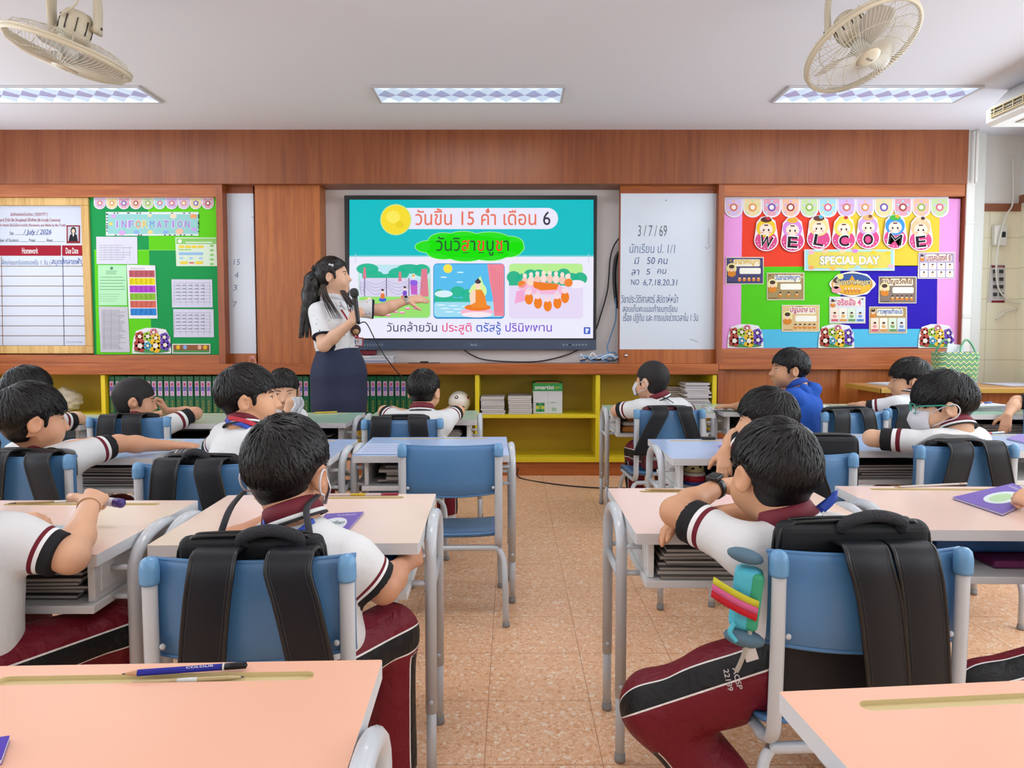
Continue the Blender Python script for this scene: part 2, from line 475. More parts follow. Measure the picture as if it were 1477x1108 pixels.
# tiled bay to the right of the panelling
YT = 5.3
mb = MB(); mb.box((3.36, YT, 0), (XR, YT + 0.14, zf(305, YT)), M_tile); mb.box((3.36, YT, zf(305, YT)), (XR, YT + 0.14, CEIL), M_white); struct('wall_front_tiled', mb)
mb = MB(); mb.box((3.36, YT - 0.012, zf(305, YT)), (XR, YT, zf(294, YT)), W_brown)
mb.box((XR - 0.012, 5.14, 2.08), (XR, YT, 2.14), W_brown); struct('trim_1', mb)
mb = MB()
mb.box((3.40, 5.17, 0), (3.465, YT, CEIL), M_white, 0.004)
mb.box((3.475, 5.2, 0), (3.56, YT, CEIL), pbr('casing_paint', '#cfd0cb', 0.5), 0.004)
for zz in (0.5, 1.2, 1.9): mb.box((3.398, 5.165, zz), (3.467, YT, zz + 0.03), pbr('casing_paint', '#cfd0cb', 0.5), 0.003)
struct('trim_2', mb)

# fascia and panelling of the teaching wall
mb = MB(); mb.box((XL, YF, zf(265)), (3.384, YW, CEIL), W_fascia); struct('trim_3', mb)
mb = MB()                                               # rails and stiles round the left boards
mb.box((XL, 5.16, zf(284, 5.16)), (xf(318, 5.16), YW, zf(265)), W_rail)
mb.box((XL, 5.16, zf(525, 5.16)), (xf(322, 5.16), YW, zf(512, 5.16)), W_rail)
mb.box((xf(316, 5.16), 5.155, zf(525, 5.155)), (xf(325, 5.16), YW, zf(265)), W_stile)
mb.box((XL, 5.24, zf(512, 5.16)), (xf(316, 5.16), YW, zf(284, 5.16)), W_panel)
struct('trim_4', mb)
mb = MB()                                               # behind the left sliding whiteboard, and the plain panel
mb.box((xf(325, 5.16), 5.28, zf(525, 5.28)), (xf(370, 5.28), YW, zf(264)), W_panel)
mb.box((xf(372, 5.2), 5.2, zf(525, 5.2)), (xf(464, 5.2), YW, zf(264)), W_panel)
mb.box((xf(370, 5.2), 5.215, zf(525, 5.2)), (xf(372, 5.2), YW, zf(264)), W_stile)
struct('trim_5', mb)
mb = MB()                                               # stile and rails of the right board
mb.box((xf(1034, 5.155), 5.155, zf(525, 5.155)), (xf(1042, 5.155), YW, zf(264)), W_stile)
mb.box((xf(1042, 5.16), 5.16, zf(283, 5.16)), (xf(1387, 5.16), YW, zf(264)), W_rail)
mb.box((xf(1042, 5.16), 5.16, zf(525, 5.16)), (xf(1387, 5.16), YW, zf(503, 5.16)), W_rail)
mb.box((xf(1387, 5.155), 5.155, zf(525, 5.155)), (3.384, YW, zf(264)), W_stile)
mb.box((xf(1042, 5.16), 5.24, zf(503, 5.16)), (xf(1387, 5.16), YW, zf(283, 5.16)), pbr('cork_board', '#a9803f', 0.9, bump=0.3, bscale=90, var=0.2, vscale=120))
struct('trim_6', mb)

# sliding panel with the right whiteboard
M_wb = pbr('whiteboard_enamel', '#ced6e2', 0.18, spec=0.5)
INK = '#3c5a96'
t = thing('whiteboard', 'tall whiteboard with blue Thai handwriting right of the big screen', 'whiteboard', (xf(964, 5.22), 5.25, zf(524)))
mb = MB(); mb.box((xf(893, 5.22), 5.22, zf(279, 5.22)), (xf(1034, 5.22), 5.26, zf(264)), W_rail)
mb.build('top_rail', t, world=True); mb = MB(); mb.box((xf(893, 5.22), 5.22, zf(525) + 0.001), (xf(1034, 5.22), 5.26, zf(504, 5.22)), W_panel); mb.build('bottom_rail', t, world=True); mb = MB()
mb.box((xf(892.5, 5.22), 5.225, zf(525) + 0.001), (xf(894, 5.22), 5.26, zf(264)), W_stile); mb.build('stile', t, world=True)
mb = MB(); mb.box((xf(894, 5.22), 5.222, zf(504, 5.22)), (xf(1034, 5.22), 5.25, zf(279, 5.22)), M_wb); mb.build('writing_surface', t, world=True)
mb = MB(); mb.lathe([(0.0, 0.016), (0.012, 0.014), (0.013, 0.004), (0.008, 0.0)], pbr('chrome', '#c9c9cc', 0.25, metal=1.0), 14, Matrix.Translation((xf(903, 5.22), 5.22, zf(513, 5.22))) @ Matrix.Rotation(math.pi / 2, 4, 'X')); mb.build('lock', t, world=True)
a = Art(5.2215)
for tx, x0, y0, x1, y1, c in [('3 / 7 / 69', 920, 325, 962, 341, '#707680'), ('นักเรียน ป. 1/1', 908, 351, 974, 365, '#6d86b8'), ('มี', 915, 371, 922, 381, INK), ('50 คน', 933, 371, 963, 381, INK), ('ลา', 911, 389, 922, 397, INK),
    ('5', 932, 388, 938, 396, INK), ('คน', 948, 388, 961, 395, INK), ('NO', 910, 403, 922, 411, INK), ('6,7,18,20,31', 928, 403, 977, 413, INK), ('วิชาประวัติศาสตร์ สัปดาห์หน้า', 896, 424, 978, 437, INK), ('สอบเก็บคะแนนท้ายบทเรียน', 898, 439, 977, 450, INK),
    ('เรื่อง ปฏิทิน และ การแบ่งช่วงเวลาใน 1 วัน', 899, 451, 1007, 466, INK)]:
    a.text(tx, x0, y0, x1, y1, c, 1, bold=-0.004, shear=0.12); a.build('handwriting', t); a = Art(5.2215)
for k in range(8): a.line(1021 + (k % 2), 330 + 3 * k, 1023 - (k % 2), 333 + 3 * k, 0.7, '#9aa0aa', 1)
a.line(1017, 356, 1020, 359, 0.7, '#8d94a0'); a.line(1020, 359, 1025, 354, 0.7, '#8d94a0'); a.line(995, 489, 1006, 493, 0.7, '#77808c'); a.line(960, 290, 962, 288, 0.8, '#50565e')
a.build('pen_mark', t)
t = thing('whiteboard', 'narrow whiteboard strip with handwritten 15, 4, 3 and 7 beside the green notice board', 'whiteboard', (xf(347, 5.24), 5.26, zf(524)))
mb = MB(); mb.box((xf(322, 5.24), 5.24, zf(510, 5.24)), (xf(369, 5.24), 5.275, zf(279, 5.24)), M_wb); mb.build('writing_surface', t, world=True)
mb = MB(); mb.box((xf(322, 5.24), 5.238, zf(525) + 0.001), (xf(369, 5.24), 5.275, zf(510, 5.24)), W_panel); mb.build('bottom_rail', t, world=True); mb = MB(); mb.box((xf(322, 5.24), 5.238, zf(279, 5.24)), (xf(369, 5.24), 5.275, zf(264)), W_stile); mb.build('top_rail', t, world=True)
a = Art(5.2395)
for tx, x0, y0, x1, y1 in [('15', 337, 374, 346, 382), ('4', 338, 393, 344, 401), ('3', 336, 411, 342, 419), ('7', 336, 435, 342, 443), ('%', 326, 377, 330, 382)]: a.text(tx, x0, y0, x1, y1, '#5f6f9c', 1, bold=-0.01, shear=0.1); a.build('handwriting', t); a = Art(5.2395)
a.line(363, 313, 368, 314, 0.7, '#666c78'); a.build('pen_mark', t)

# ------------------------------------------------------------------ counter, yellow bookcase, cabinet
XC = xf(1036)
t = thing('countertop', 'long brown wooden countertop above the yellow shelves', 'countertop', ((XL + XC) / 2, 5.3, zf(540)))
mb = MB(); mb.box((XL + 0.01, YF - 0.02, zf(540)), (XC, YW - 0.005, zf(525)), W_rail, 0.004); mb.build('slab', t, world=True)
zs1, zs0, zp = zf(598), zf(660), zf(667)
t = thing('bookcase', 'low yellow open bookcase running under the wooden countertop', 'bookcase', (0, 5.3, 0))
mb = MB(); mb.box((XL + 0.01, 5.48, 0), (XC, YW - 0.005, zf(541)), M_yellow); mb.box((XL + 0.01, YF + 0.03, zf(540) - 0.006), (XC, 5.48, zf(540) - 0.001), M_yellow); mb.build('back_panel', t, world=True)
for z0, z1 in ((zs1 - 0.028, zs1), (zp, zs0)):
    mb = MB(); mb.box((XL + 0.01, YF + 0.002, z0), (XC, 5.48, z1), M_yellow2, 0.002); mb.build('shelf', t, world=True)
for px in (-130, 146, 688, 863, 1032):
    for z0, z1 in ((zs1, zf(541)), (zs0, zs1 - 0.028)):
        mb = MB(); mb.box((xf(px) - 0.016, YF, z0), (xf(px) + 0.016, 5.479, z1), M_yellow2, 0.002); mb.build('divider', t, world=True)
mb = MB(); mb.box((XL + 0.01, YF + 0.025, 0.0), (XC, 5.48, zp), W_rail); mb.build('plinth', t, world=True)
t = thing('cabinet', 'brown wooden sliding door cabinet below the colourful welcome board', 'cabinet', (xf(1215), 5.3, 0))
mb = MB(); mb.box((XC + 0.002, YF - 0.02, zf(533)), (3.384, YW - 0.005, zf(525)), W_rail, 0.003); mb.build('top', t, world=True)
mb = MB(); mb.box((XC + 0.002, YF, 0), (xf(1047), YW - 0.005, zf(533)), W_stile); mb.box((xf(1047), YF, 0), (3.384, 5.2, 0.1), W_rail)
mb.box((3.35, YF, 0.1), (3.384, YW - 0.005, zf(533)), W_stile); mb.box((xf(1047), 5.3, 0.1), (3.35, YW - 0.005, zf(533)), W_panel); mb.build('carcass', t, world=True)
for x0, x1, y in ((xf(1047), xf(1219), 5.20), (xf(1216), 3.35, 5.165)):
    mb = MB(); mb.box((x0, y, 0.1), (x1, y + 0.03, zf(533) - 0.002), W_panel, 0.002); mb.build('door', t, world=True)

# ------------------------------------------------------------------ binders, books, carton, ball on the shelves
M_binder = pbr('binder_green', '#0f5c38', 0.35, bump=0.03, bscale=300)
M_label = flat('#e3bfe0'); M_gold = flat('#c0a447')
bz, bh = zs1 + 0.001, zf(542) - zs1 - 0.006
def make_binder():
    t = thing('ring_binder', 'dark green binder with pink spine label in the long row on the yellow shelf', 'binder', (0, 0, 0), 0, 'green binders on the shelf')
    b = MB(); b.box((-0.0215, 0.0, 0), (0.0215, 0.27, bh), M_binder, 0.003); b.build('cover', t)
    b = MB(); b.box((-0.014, -0.0012, bh * 0.48), (0.014, 0.001, bh * 0.86), M_label)
    b.box((-0.0115, -0.0018, bh * 0.60), (0.0115, -0.001, bh * 0.72), flat('#7d6fc0')); b.box((-0.008, -0.0018, bh * 0.74), (0.008, -0.001, bh * 0.82), flat('#c9587f'))
    b.box((-0.005, -0.0018, bh * 0.5), (0.005, -0.001, bh * 0.57), flat('#b98bc4')); b.build('spine_label', t)
    b = MB()
    for k, ch in enumerate('ACSP'):
        zc = bh * (0.33 - 0.085 * k)
        text_on(b, lambda u, v: (u, -0.0012, v), ch, (-0.007, zc - 0.008, 0.007, zc + 0.008), M_gold, 0.01)
    b.build('lettering', t)
    return t
b0 = make_binder(); nb = 50
for k in range(nb):
    x = xf(154.6) + k * 0.0462
    o = b0 if k == 0 else dup(b0)
    o.location = (x, YF + 0.035 + 0.004 * math.sin(k * 2.3), bz); o.matrix_basis = Matrix.Translation(o.location)

random.seed(5)
def book(name, label, cat, w, d, h, loc, rz, cover, page, group=None, lift=0.0):
    b = MB()
    b.box((-w / 2, -d / 2, 0), (w / 2, d / 2, 0.0012), cover); b.box((-w / 2, -d / 2, h - 0.0012), (w / 2, d / 2, h), cover)
    b.box((-w / 2 + 0.002, -d / 2 + 0.003, 0.0012), (w / 2 - 0.002, d / 2 - 0.002, h - 0.0012), page)
    b.box((-w / 2, d / 2 - 0.002, 0.0012), (w / 2, d / 2, h - 0.0012), cover)
    o = b.build(name); o.location = loc; o.rotation_euler = (lift, 0, rz)
    return tag(o, label, cat, group)
P_white, P_grey = flat('#e8e4e0'), flat('#b9b3ac')
def shelf_stack(x, y, z, n, w, d, h, cov, label, group, wob=0.006):
    for k in range(n):
        book('exercise_book', label, 'book', w, d, h, (x + random.uniform(-wob, wob), y + random.uniform(-wob, wob), z + 0.0015 + k * (h + 0.0012)), random.uniform(-0.03, 0.03), flat(cov[k % len(cov)]), P_white, group)
sx = lambda px: xf(px, 5.22)
shelf_stack(sx(711), 5.26, zs1, 9, 0.178, 0.24, 0.0135, ['#c9c4c6', '#a9a4a9', '#d7d2d0'], 'white exercise book in the stack right of the football', 'exercise books beside the football')
shelf_stack(sx(750), 5.27, zs1, 9, 0.178, 0.24, 0.0142, ['#b8a98c', '#d8d2cc', '#c6bfb6'], 'white exercise book in the stack left of the green paper carton', 'exercise books beside the carton', 0.003)
shelf_stack(sx(1004), 5.235, zs1, 17, 0.185, 0.18, 0.0128, ['#cfc6d8', '#d8d3d8', '#b9b1c2'], 'white exercise book in the tall leaning stack at the end of the yellow shelf', 'tall stack of exercise books', 0.012)
shelf_stack(sx(986), 5.415, zs1, 12, 0.17, 0.10, 0.015, ['#c08a50', '#b57a40', '#c9a878'], 'tan workbook in the stack behind the tall white exercise books', 'tan workbooks on the shelf', 0.008)

t = thing('paper_carton', 'white and green copy paper carton on the yellow shelf', 'box', (sx(790), 5.25, zs1 + 0.001))
cw, ch_ = (sx(811) - sx(769)), zf(553, 5.2) - zs1
b = MB(); b.box((-cw / 2, -0.06, 0), (cw / 2, 0.18, ch_ * 0.74), flat('#dcdfe0'), 0.002); b.build('base', t)
b = MB(); b.box((-cw / 2 - 0.002, -0.062, ch_ * 0.74), (cw / 2 + 0.002, 0.182, ch_), flat('#3fa152'), 0.003); b.box((-cw / 2 + 0.02, -0.04, ch_), (cw / 2 - 0.02, 0.17, ch_ + 0.006), flat('#b98b52')); b.build('lid', t)
b = MB(); fnb = lambda u, v: (u, -0.0632, v)
text_on(b, fnb, 'smartist', (-cw * 0.44, ch_ * 0.80, cw * 0.22, ch_ * 0.93), flat('#f2f5f0'), 0.02)
text_on(b, fnb, 'A4', (cw * 0.25, ch_ * 0.82, cw * 0.36, ch_ * 0.90), flat('#ddc935'), 0.02); text_on(b, fnb, '80g', (cw * 0.38, ch_ * 0.83, cw * 0.46, ch_ * 0.89), flat('#bfe0c0'), 0.0)
g = cw * 0.30
for i in range(3):
    for j in range(3):
        b.add([(-cw * 0.40 + g * i / 3, -0.0615, ch_ * 0.06 + 0.1 * ch_ * j), (-cw * 0.40 + g * (i + 0.92) / 3, -0.0615, ch_ * 0.06 + 0.1 * ch_ * j), (-cw * 0.40 + g * (i + 0.92) / 3, -0.0615, ch_ * 0.06 + 0.1 * ch_ * (j + 0.92)), (-cw * 0.40 + g * i / 3, -0.0615, ch_ * 0.06 + 0.1 * ch_ * (j + 0.92))], [[0, 1, 2, 3]], flat(['#3fa152', '#d8d23a', '#2b7d43', '#86c23e'][(i * 2 + j) % 4]))
b.box((-cw / 2, -0.0612, ch_ * 0.365), (cw / 2, -0.060, ch_ * 0.37), flat('#b7bcbc')); b.box((cw * 0.02, -0.0612, 0), (cw * 0.025, -0.060, ch_ * 0.74), flat('#b7bcbc'))
b.box((cw * 0.1, -0.0614, ch_ * 0.36), (cw * 0.26, -0.0605, ch_ * 0.375), flat('#555b5e')); b.box((cw * 0.14, -0.0614, ch_ * 0.08), (cw * 0.30, -0.0605, ch_ * 0.2), flat('#a9c6ae'))
b.build('printing', t)

br_ = 0.085
t = thing('football', 'white toy football with black and red patches on the yellow shelf', 'ball', (sx(662), 5.24, zs1 + 0.001))
b = MB(); b.ell((0, 0, br_), (br_, br_, br_), pbr('ball_vinyl', '#e4ddd2', 0.35, coat=0.2), 32); b.build('shell', t)
def patch(d, r, h, ring=False):
    d = Vector(d).normalized(); u = d.orthogonal().normalized(); w = d.cross(u); b = MB(); V = []
    for k in range(5):
        a = 2 * math.pi * k / 5; V.append((d + (u * math.cos(a) + w * math.sin(a)) * r).normalized() * (br_ * 1.006) + Vector((0, 0, br_)))
    V.append(d * br_ * 1.012 + Vector((0, 0, br_))); b.add(V, [[k, (k + 1) % 5, 5] for k in range(5)], flat(h, 0.4))
    if ring: 
        V2 = [(d + (u * math.cos(2 * math.pi * k / 5) + w * math.sin(2 * math.pi * k / 5)) * r * 0.45).normalized() * (br_ * 1.018) + Vector((0, 0, br_)) for k in range(5)]
        b.add(V2, [[0, 1, 2, 3, 4]], pbr('ball_vinyl', '#e4ddd2', 0.35, coat=0.2))
    b.build('patch', t)
patch((-0.2, -0.85, 0.5), 0.2, '#1b1b1d', True); patch((0.35, -0.85, -0.45), 0.2, '#1b1b1d'); patch((-0.8, -0.6, -0.4), 0.2, '#1b1b1d'); patch((0.85, -0.4, 0.45), 0.2, '#a8252b'); patch((0.1, 0.3, 0.95), 0.2, '#1b1b1d')
# crumpled clear bag in the left bay
rng = np.random.RandomState(3)
b = bmesh.new(); bmesh.ops.create_icosphere(b, subdivisions=4, radius=1)
for v in b.verts:
    p = v.co.copy(); q = 1 + 0.10 * math.sin(9 * p.x + 3 * p.y) * math.cos(11 * p.z + 2) + 0.07 * math.sin(23 * p.y + 17 * p.x) + 0.05 * math.sin(31 * p.z + 19 * p.x)
    v.co = Vector((p.x * 0.155 * q, p.y * 0.10 * q, max(p.z * 0.095 * q, -0.09)))
mb = MB(); mb.bm(b, pbr('clear_plastic', '#efe8d8', 0.22, alpha=0.5, spec=0.6), True, Matrix.Translation((0, 0, 0.092)))
o = mb.build('plastic_bag'); o.location = (sx(78), 5.27, zs1 + 0.002); tag(o, 'crumpled clear plastic bag in the left bay of the yellow shelves', 'bag')
# ------------------------------------------------------------------ interactive display
YT_ = 5.28                                   # glass front of the display
t = thing('interactive_display', 'large flat interactive screen showing a Thai holy day slide', 'screen', (xf(680, 5.3), 5.33, zf(505, 5.3)))
M_bez = pbr('display_bezel', '#17181c', 0.3); M_bar = pbr('display_bar', '#3d4b61', 0.35)
mb = MB(); x0, x1, z0, z1 = xf(499, YT_), xf(860, YT_), zf(505, YT_), zf(282, YT_)
mb.box((x0, YT_ + 0.012, z0 + 0.01), (x1, YT_ + 0.085, z1), M_bez, 0.006); mb.box((x0 + 0.3, YT_ + 0.085, z0 + 0.25), (x1 - 0.3, 5.359, z1 - 0.3), M_bez)
mb.build('housing', t, world=True)
mb = MB()
sx0, sx1, sz0, sz1 = xf(504.5, YT_), xf(855.5, YT_), zf(488, YT_), zf(288, YT_)
for a, b in (((x0, z0 + 0.02), (sx0, z1)), ((sx1, z0 + 0.02), (x1, z1)), ((sx0, sz1), (sx1, z1)), ((sx0, zf(491, YT_)), (sx1, sz0))):
    mb.box((a[0], YT_ - 0.004, a[1]), (b[0], YT_ + 0.013, b[1]), M_bez, 0.001)
mb.build('bezel', t, world=True)
mb = MB(); mb.box((x0, YT_ - 0.012, z0), (x1, YT_ + 0.02, zf(490.5, YT_)), M_bar, 0.004); bar = mb.build('control_bar', t, world=True)
for px0, px1 in ((522, 556), (670, 697), (809, 849)):
    a = Art(YT_ - 0.0125); a.rrect(px0, 494.5, px1, 500.5, 3, '#56657b', 1)
    if px0 == 670: a.text('BenQ', 679, 496, 688, 499.3, '#aeb9c6', 2, 0.01)
    elif px0 == 809:
        for k in range(8): a.ell(813 + 4.6 * k, 497.5, 1.3 if k != 2 else 2.4, 1.0, '#222a36' if k == 2 else '#9aa7b6', 2, n=10)
    else:
        for k in range(7): a.ell(526 + 4.2 * k, 497.5, 1.1, 1.0, '#7d8b9c', 2, n=10)
    a.build('button_panel', bar)
s = Art(YT_ + 0.008, 'glow', gain=1.0, lift=0.00035)
s.rect(504, 287, 856, 490, '#ecebfb', 0); s.rect(504, 287, 856, 369, '#00bcc4', 1); s.rect(504, 368.5, 856, 370.5, '#7fd0d4', 2)
s.rrect(560, 300, 805, 330.5, 15, '#ebe9fb', 2); s.ell(571, 317, 22.5, 22.5, '#c9e88a', 3); s.ell(571, 317, 21, 21, '#f6dc2c', 4); s.ell(567, 313, 10, 9, '#fbe95a', 5); s.ell(577, 324, 6, 5, '#eccf22', 5)
s.text('วันขึ้น 15 ค่ำ เดือน 6', 599, 300.5, 794, 325, None, 4, 0.008, cols=[0] * 21 + [1], pal=['#e8745c', '#3b3448'])
for cx, cy, rx, ry in ((622, 356, 23, 9), (640, 347, 22, 11), (668, 345, 26, 11), (706, 346, 30, 11), (735, 352, 20, 11), (745, 357, 11, 8), (640, 364, 24, 10), (672, 366, 30, 11), (706, 366, 28, 10), (732, 362, 20, 9), (680, 356, 60, 16)):
    s.ell(cx, cy, rx + 0.8, ry + 0.8, '#a5f29a', 3); s.ell(cx, cy, rx, ry, '#1fe012', 4)
s.text('วันวิสาขบูชา', 629, 341, 734, 369, None, 6, 0.008, cols=[0, 0, 0, 0, 0, 1, 0, 1, 0, 0, 1, 0], pal=['#1d5a28', '#e2382f'])
for q in (668, 690, 718): s.rect(q, 364, q + 8, 365.2, '#1d5a28', 6)
s.text('วันคล้ายวัน ประสูติ ตรัสรู้ ปรินิพพาน', 558, 464, 796, 483, None, 2, 0.006, cols=[0] * 11 + [1] * 8 + [2] * 8 + [3] * 10, pal=['#4c4270', '#e83e85', '#2456c8', '#7a4bd0'])
s.rrect(842, 472, 851.5, 482, 1, '#3f62c8', 2); s.rect(844.5, 474, 849, 477.5, '#dfe6fb', 3); s.ell(846, 479, 1.6, 1.6, '#dfe6fb', 3, n=10)
for q in (513, 849): s.rect(q - 0.4, 366, q + 0.4, 379, '#c9c9d8', 2)
# card 1: garden scene
s.rrect(517, 382, 621, 459, 6, '#a8e6c0', 2); s.rrect(518, 428, 620, 458, 5, '#98e070', 3); s.rrect(518, 382.5, 620, 404, 5, '#bfe6f4', 3)
for cx, cy, rx, ry in ((530, 388, 16, 8), (538, 398, 16, 8), (575, 395, 15, 9), (590, 388, 18, 7), (608, 390, 12, 9), (560, 401, 14, 6), (545, 403, 12, 5)): s.ell(cx, cy, rx, ry, '#2bb894', 4)
s.poly([(518, 404), (526, 401), (557, 406), (590, 401), (612, 406), (612, 428), (518, 428)], '#d9d4ee', 5)
for q in (526, 557.5, 590): s.rect(q - 0.6, 401, q + 0.6, 428, '#5d4a78', 6)
for x0_, x1_ in ((527, 557), (559, 589), (519, 526), (591, 610)):
    for k in range(4):
        for j in range(8):
            u0, u1 = j / 8, (j + 1) / 8; f_ = lambda u: (x0_ + (x1_ - x0_) * u, 405 + k * 3 + (5 + 2 * k) * math.sin(math.pi * u))
            s.line(*f_(u0), *f_(u1), 0.45, '#8d84b4', 6)
for tx, ty, w, h_ in ((526, 386, 3, 16), (577, 392, 3, 14), (612, 388, 8, 40)): s.poly([(tx - w * 0.5, ty), (tx + w * 0.5, ty), (tx + w * 0.8, ty + h_), (tx - w * 0.8, ty + h_)], '#df7d90', 6)
for fx, fy, c1, c2 in ((552, 430, '#3f63d8', '#e87a3a'), (584, 426, '#f06a55', '#7c4fd0')):
    s.ell(fx, fy + 2.5, 5.5, 3, c1, 7); s.ell(fx, fy - 3, 3.2, 4.2, c2, 8); s.ell(fx, fy - 9.5, 2.2, 2.6, '#fbe2d8', 9); s.ell(fx, fy - 11.5, 2.1, 1.6, '#4a3438', 10)
s.poly([(593, 425), (602, 425), (600, 412), (602, 405), (592, 404), (595, 412)], '#c45fc8', 7); s.ell(597, 408, 5.5, 4, '#8a5fe0', 8); s.ell(597, 399.5, 2.3, 2.8, '#fbe2d8', 9); s.ell(596.5, 397.5, 2.4, 1.6, '#e8b83a', 10)
s.ell(532, 433, 4.5, 3, '#f7d84a', 7); s.ell(533, 431.5, 2.4, 2.4, '#fbe2d8', 8)
for q, r in ((560, 455), (580, 451), (588, 445), (600, 445), (570, 450)): s.ell(q, r, 4, 1.7, '#e86aa8', 8); s.ell(q, r - 0.9, 3.4, 1.0, '#fbd0e4', 9)
# card 2: a seated figure in an orange robe under a tree by the water
s.rrect(625, 380, 728, 460, 6, '#2c8fd0', 2); s.rrect(626, 381, 727, 457.5, 5, '#56bdee', 3)
s.ell(646, 387.5, 6.5, 6.5, '#f6e24a', 5)
for q, r in ((664, 393), (640, 400), (663, 407)): s.ell(q, r, 5, 1.0, '#cdeefb', 5)
for cx, cy, rx in ((634, 425, 8), (660, 421, 11), (674, 425, 8), (645, 429, 9)): s.ell(cx, cy, rx, 8, '#27b795', 5)
s.ell(640, 424, 13, 5, '#d9f0f8', 6); s.rect(626, 430, 680, 436, '#27b795', 6); s.rrect(626.2, 435, 727, 457.3, 5, '#9fdcf4', 6)
for k in range(7): s.ell(636 + 6 * k, 440 + (k * 5) % 14, 7, 0.8, '#e2f6fc', 7)
s.poly([(703, 381), (727, 381), (727, 456), (713, 456), (711, 430), (706, 405)], '#ef8798', 7)
for k in range(6): s.line(708 + 3 * k, 384 + 2 * k, 714 + 2 * k, 450, 0.5, '#d96a80', 8)
s.poly([(693, 398), (701, 420), (697, 430), (680, 428), (676, 420)], '#c8f2a8', 7); s.ell(690, 420, 12, 12, '#d8f4a0', 8)
s.ell(688, 450, 24, 6.5, '#f7b8d0', 9); s.ell(688, 454, 22, 4, '#fbe8f0', 10)
s.ell(689, 443.5, 19, 5, '#ee7a1e', 11); s.poly([(681, 444), (678, 425), (684, 418), (695, 418), (700, 428), (703, 444)], '#f08a28', 12); s.poly([(679, 440), (677, 426), (683, 418), (686, 419), (686, 436)], '#fbd9c0', 13)
s.ell(689.5, 411.5, 4.2, 5.6, '#fbdcc4', 13); s.ell(689.5, 406.5, 4.3, 3, '#4a3a44', 14); s.ell(689.5, 403.5, 1.8, 1.8, '#4a3a44', 14)
# card 3: a reclining figure among followers in orange robes
s.rrect(734, 380, 841, 460, 6, '#e6daf6', 2); s.rrect(734.5, 380.5, 840.5, 412, 5, '#b9ee92', 3)
for k in range(9): s.ell(741 + 12 * k, 400 + 4 * math.sin(k * 1.9), 10, 9, '#2bb58c', 4)
s.rect(734, 404, 841, 412, '#2bb58c', 5); s.ell(832, 410, 12, 6, '#f2ecfa', 6)
for k in range(8):
    x_, y_ = 757 + 9 * k, 401 - 4 * math.sin(math.pi * k / 7); s.ell(x_, y_ + 5, 4.6, 6, '#fadcd2' if k % 2 else '#f6c8b8', 6); s.ell(x_, y_ - 3, 2.8, 3.5, '#fbe4da', 7)
s.ell(753, 410, 6, 5, '#f0832a', 7); s.ell(820, 408, 6, 6, '#f0832a', 7); s.ell(818, 399, 2.8, 3.4, '#fbe4da', 8)
s.poly([(746, 415), (765, 405), (806, 410), (815, 418), (812, 425), (760, 424)], '#f4b8d8', 7); s.poly([(768, 406), (806, 410), (803, 418), (780, 419), (770, 415)], '#ee7c1c', 9); s.ell(765, 408.5, 4.5, 3.6, '#fbdcc4', 10)
s.poly([(745, 420), (756, 418), (758, 434), (742, 438)], '#f2a9d4', 8)
for k, (x_, y_) in enumerate(((763, 428), (776, 434), (790, 438), (804, 434), (815, 426))):
    s.ell(x_, y_ + 3, 6, 8.5, '#f0801e', 10 if k % 2 else 11); s.ell(x_ - 0.5, y_ - 7, 4.6, 4.6, '#fad9e0', 12); s.ell(x_, y_ - 11, 2.8, 3.0, '#e9d6e6', 13)
s.build('slide', t)

# ------------------------------------------------------------------ homework board
YH = 5.20
t = thing('homework_board', 'white homework chart in a pale wooden frame with red headings', 'notice board', (xf(20, YH), 5.22, zf(512, YH)))
W_pale = wood('wood_pale', '#b98f4a', '#d5b070', 'Z', 0.5)
mb = MB(); xo0, xo1 = xf(-215, YH), xf(135.5, YH); zo0, zo1 = zf(510, YH), zf(285.5, YH); fw_ = 0.058
for a, b in (((xo0, zo0), (xo1, zo0 + fw_)), ((xo0, zo1 - fw_), (xo1, zo1)), ((xo0, zo0 + fw_), (xo0 + fw_, zo1 - fw_)), ((xo1 - fw_, zo0 + fw_), (xo1, zo1 - fw_))):
    mb.box((a[0], YH - 0.02, a[1]), (b[0], YH + 0.03, b[1]), W_pale, 0.004)
mb.build('frame', t, world=True)
mb = MB(); mb.box((xo0 + 0.02, YH + 0.004, zo0 + 0.02), (xo1 - 0.02, YH + 0.02, zo1 - 0.02), pbr('chart_sheet', '#babfce', 0.3)); mb.build('sheet', t, world=True)
a = Art(YH + 0.0035)
a.rect(-203, 354, 88, 369, '#a5122c', 1); a.rect(89.5, 354, 121, 369, '#a5122c', 1)
a.text('Homework', 32, 357.5, 55, 366, '#f6eef0', 2, 0.012); a.text('Due Date', 95, 357.5, 113, 366, '#f6eef0', 2, 0.012)
RED = '#a8384a'
a.text('อัตลักษณ์ของโรงเรียน ( IDENTITY )', 15, 306, 69, 313, RED, 1, 0.004)
a.text('ดี (Be Smart) มีวินัย (Be Disciplined) ใส่ใจสังคม (Be Socially Conscious)', -12, 314, 87, 321, RED, 1, 0.006)
a.text('ขยัน (Work Hard) ยึดมั่นในความจริง (Persevere and Abide by the Truth)', -15, 322, 95, 328, RED, 1, 0.006)
a.text('Date', 14, 334, 20, 339, '#4a4450', 1); a.rect(22, 338.5, 72, 338.9, '#4a4450', 1)
a.text('/ July / 2026', 34, 331, 74, 340, '#2f4a9a', 2, 0.004, 0.2)
a.text('Total Number of Students', -18, 344, 27, 349, '#4a4450', 1); a.text('Present', 42, 344, 51, 349, '#4a4450', 1); a.text('Absent', 67, 344, 76, 349, '#4a4450', 1)
for q0, q1 in ((28, 41), (52, 66), (77, 93)): a.rect(q0, 348.4, q1, 348.8, '#4a4450', 1)
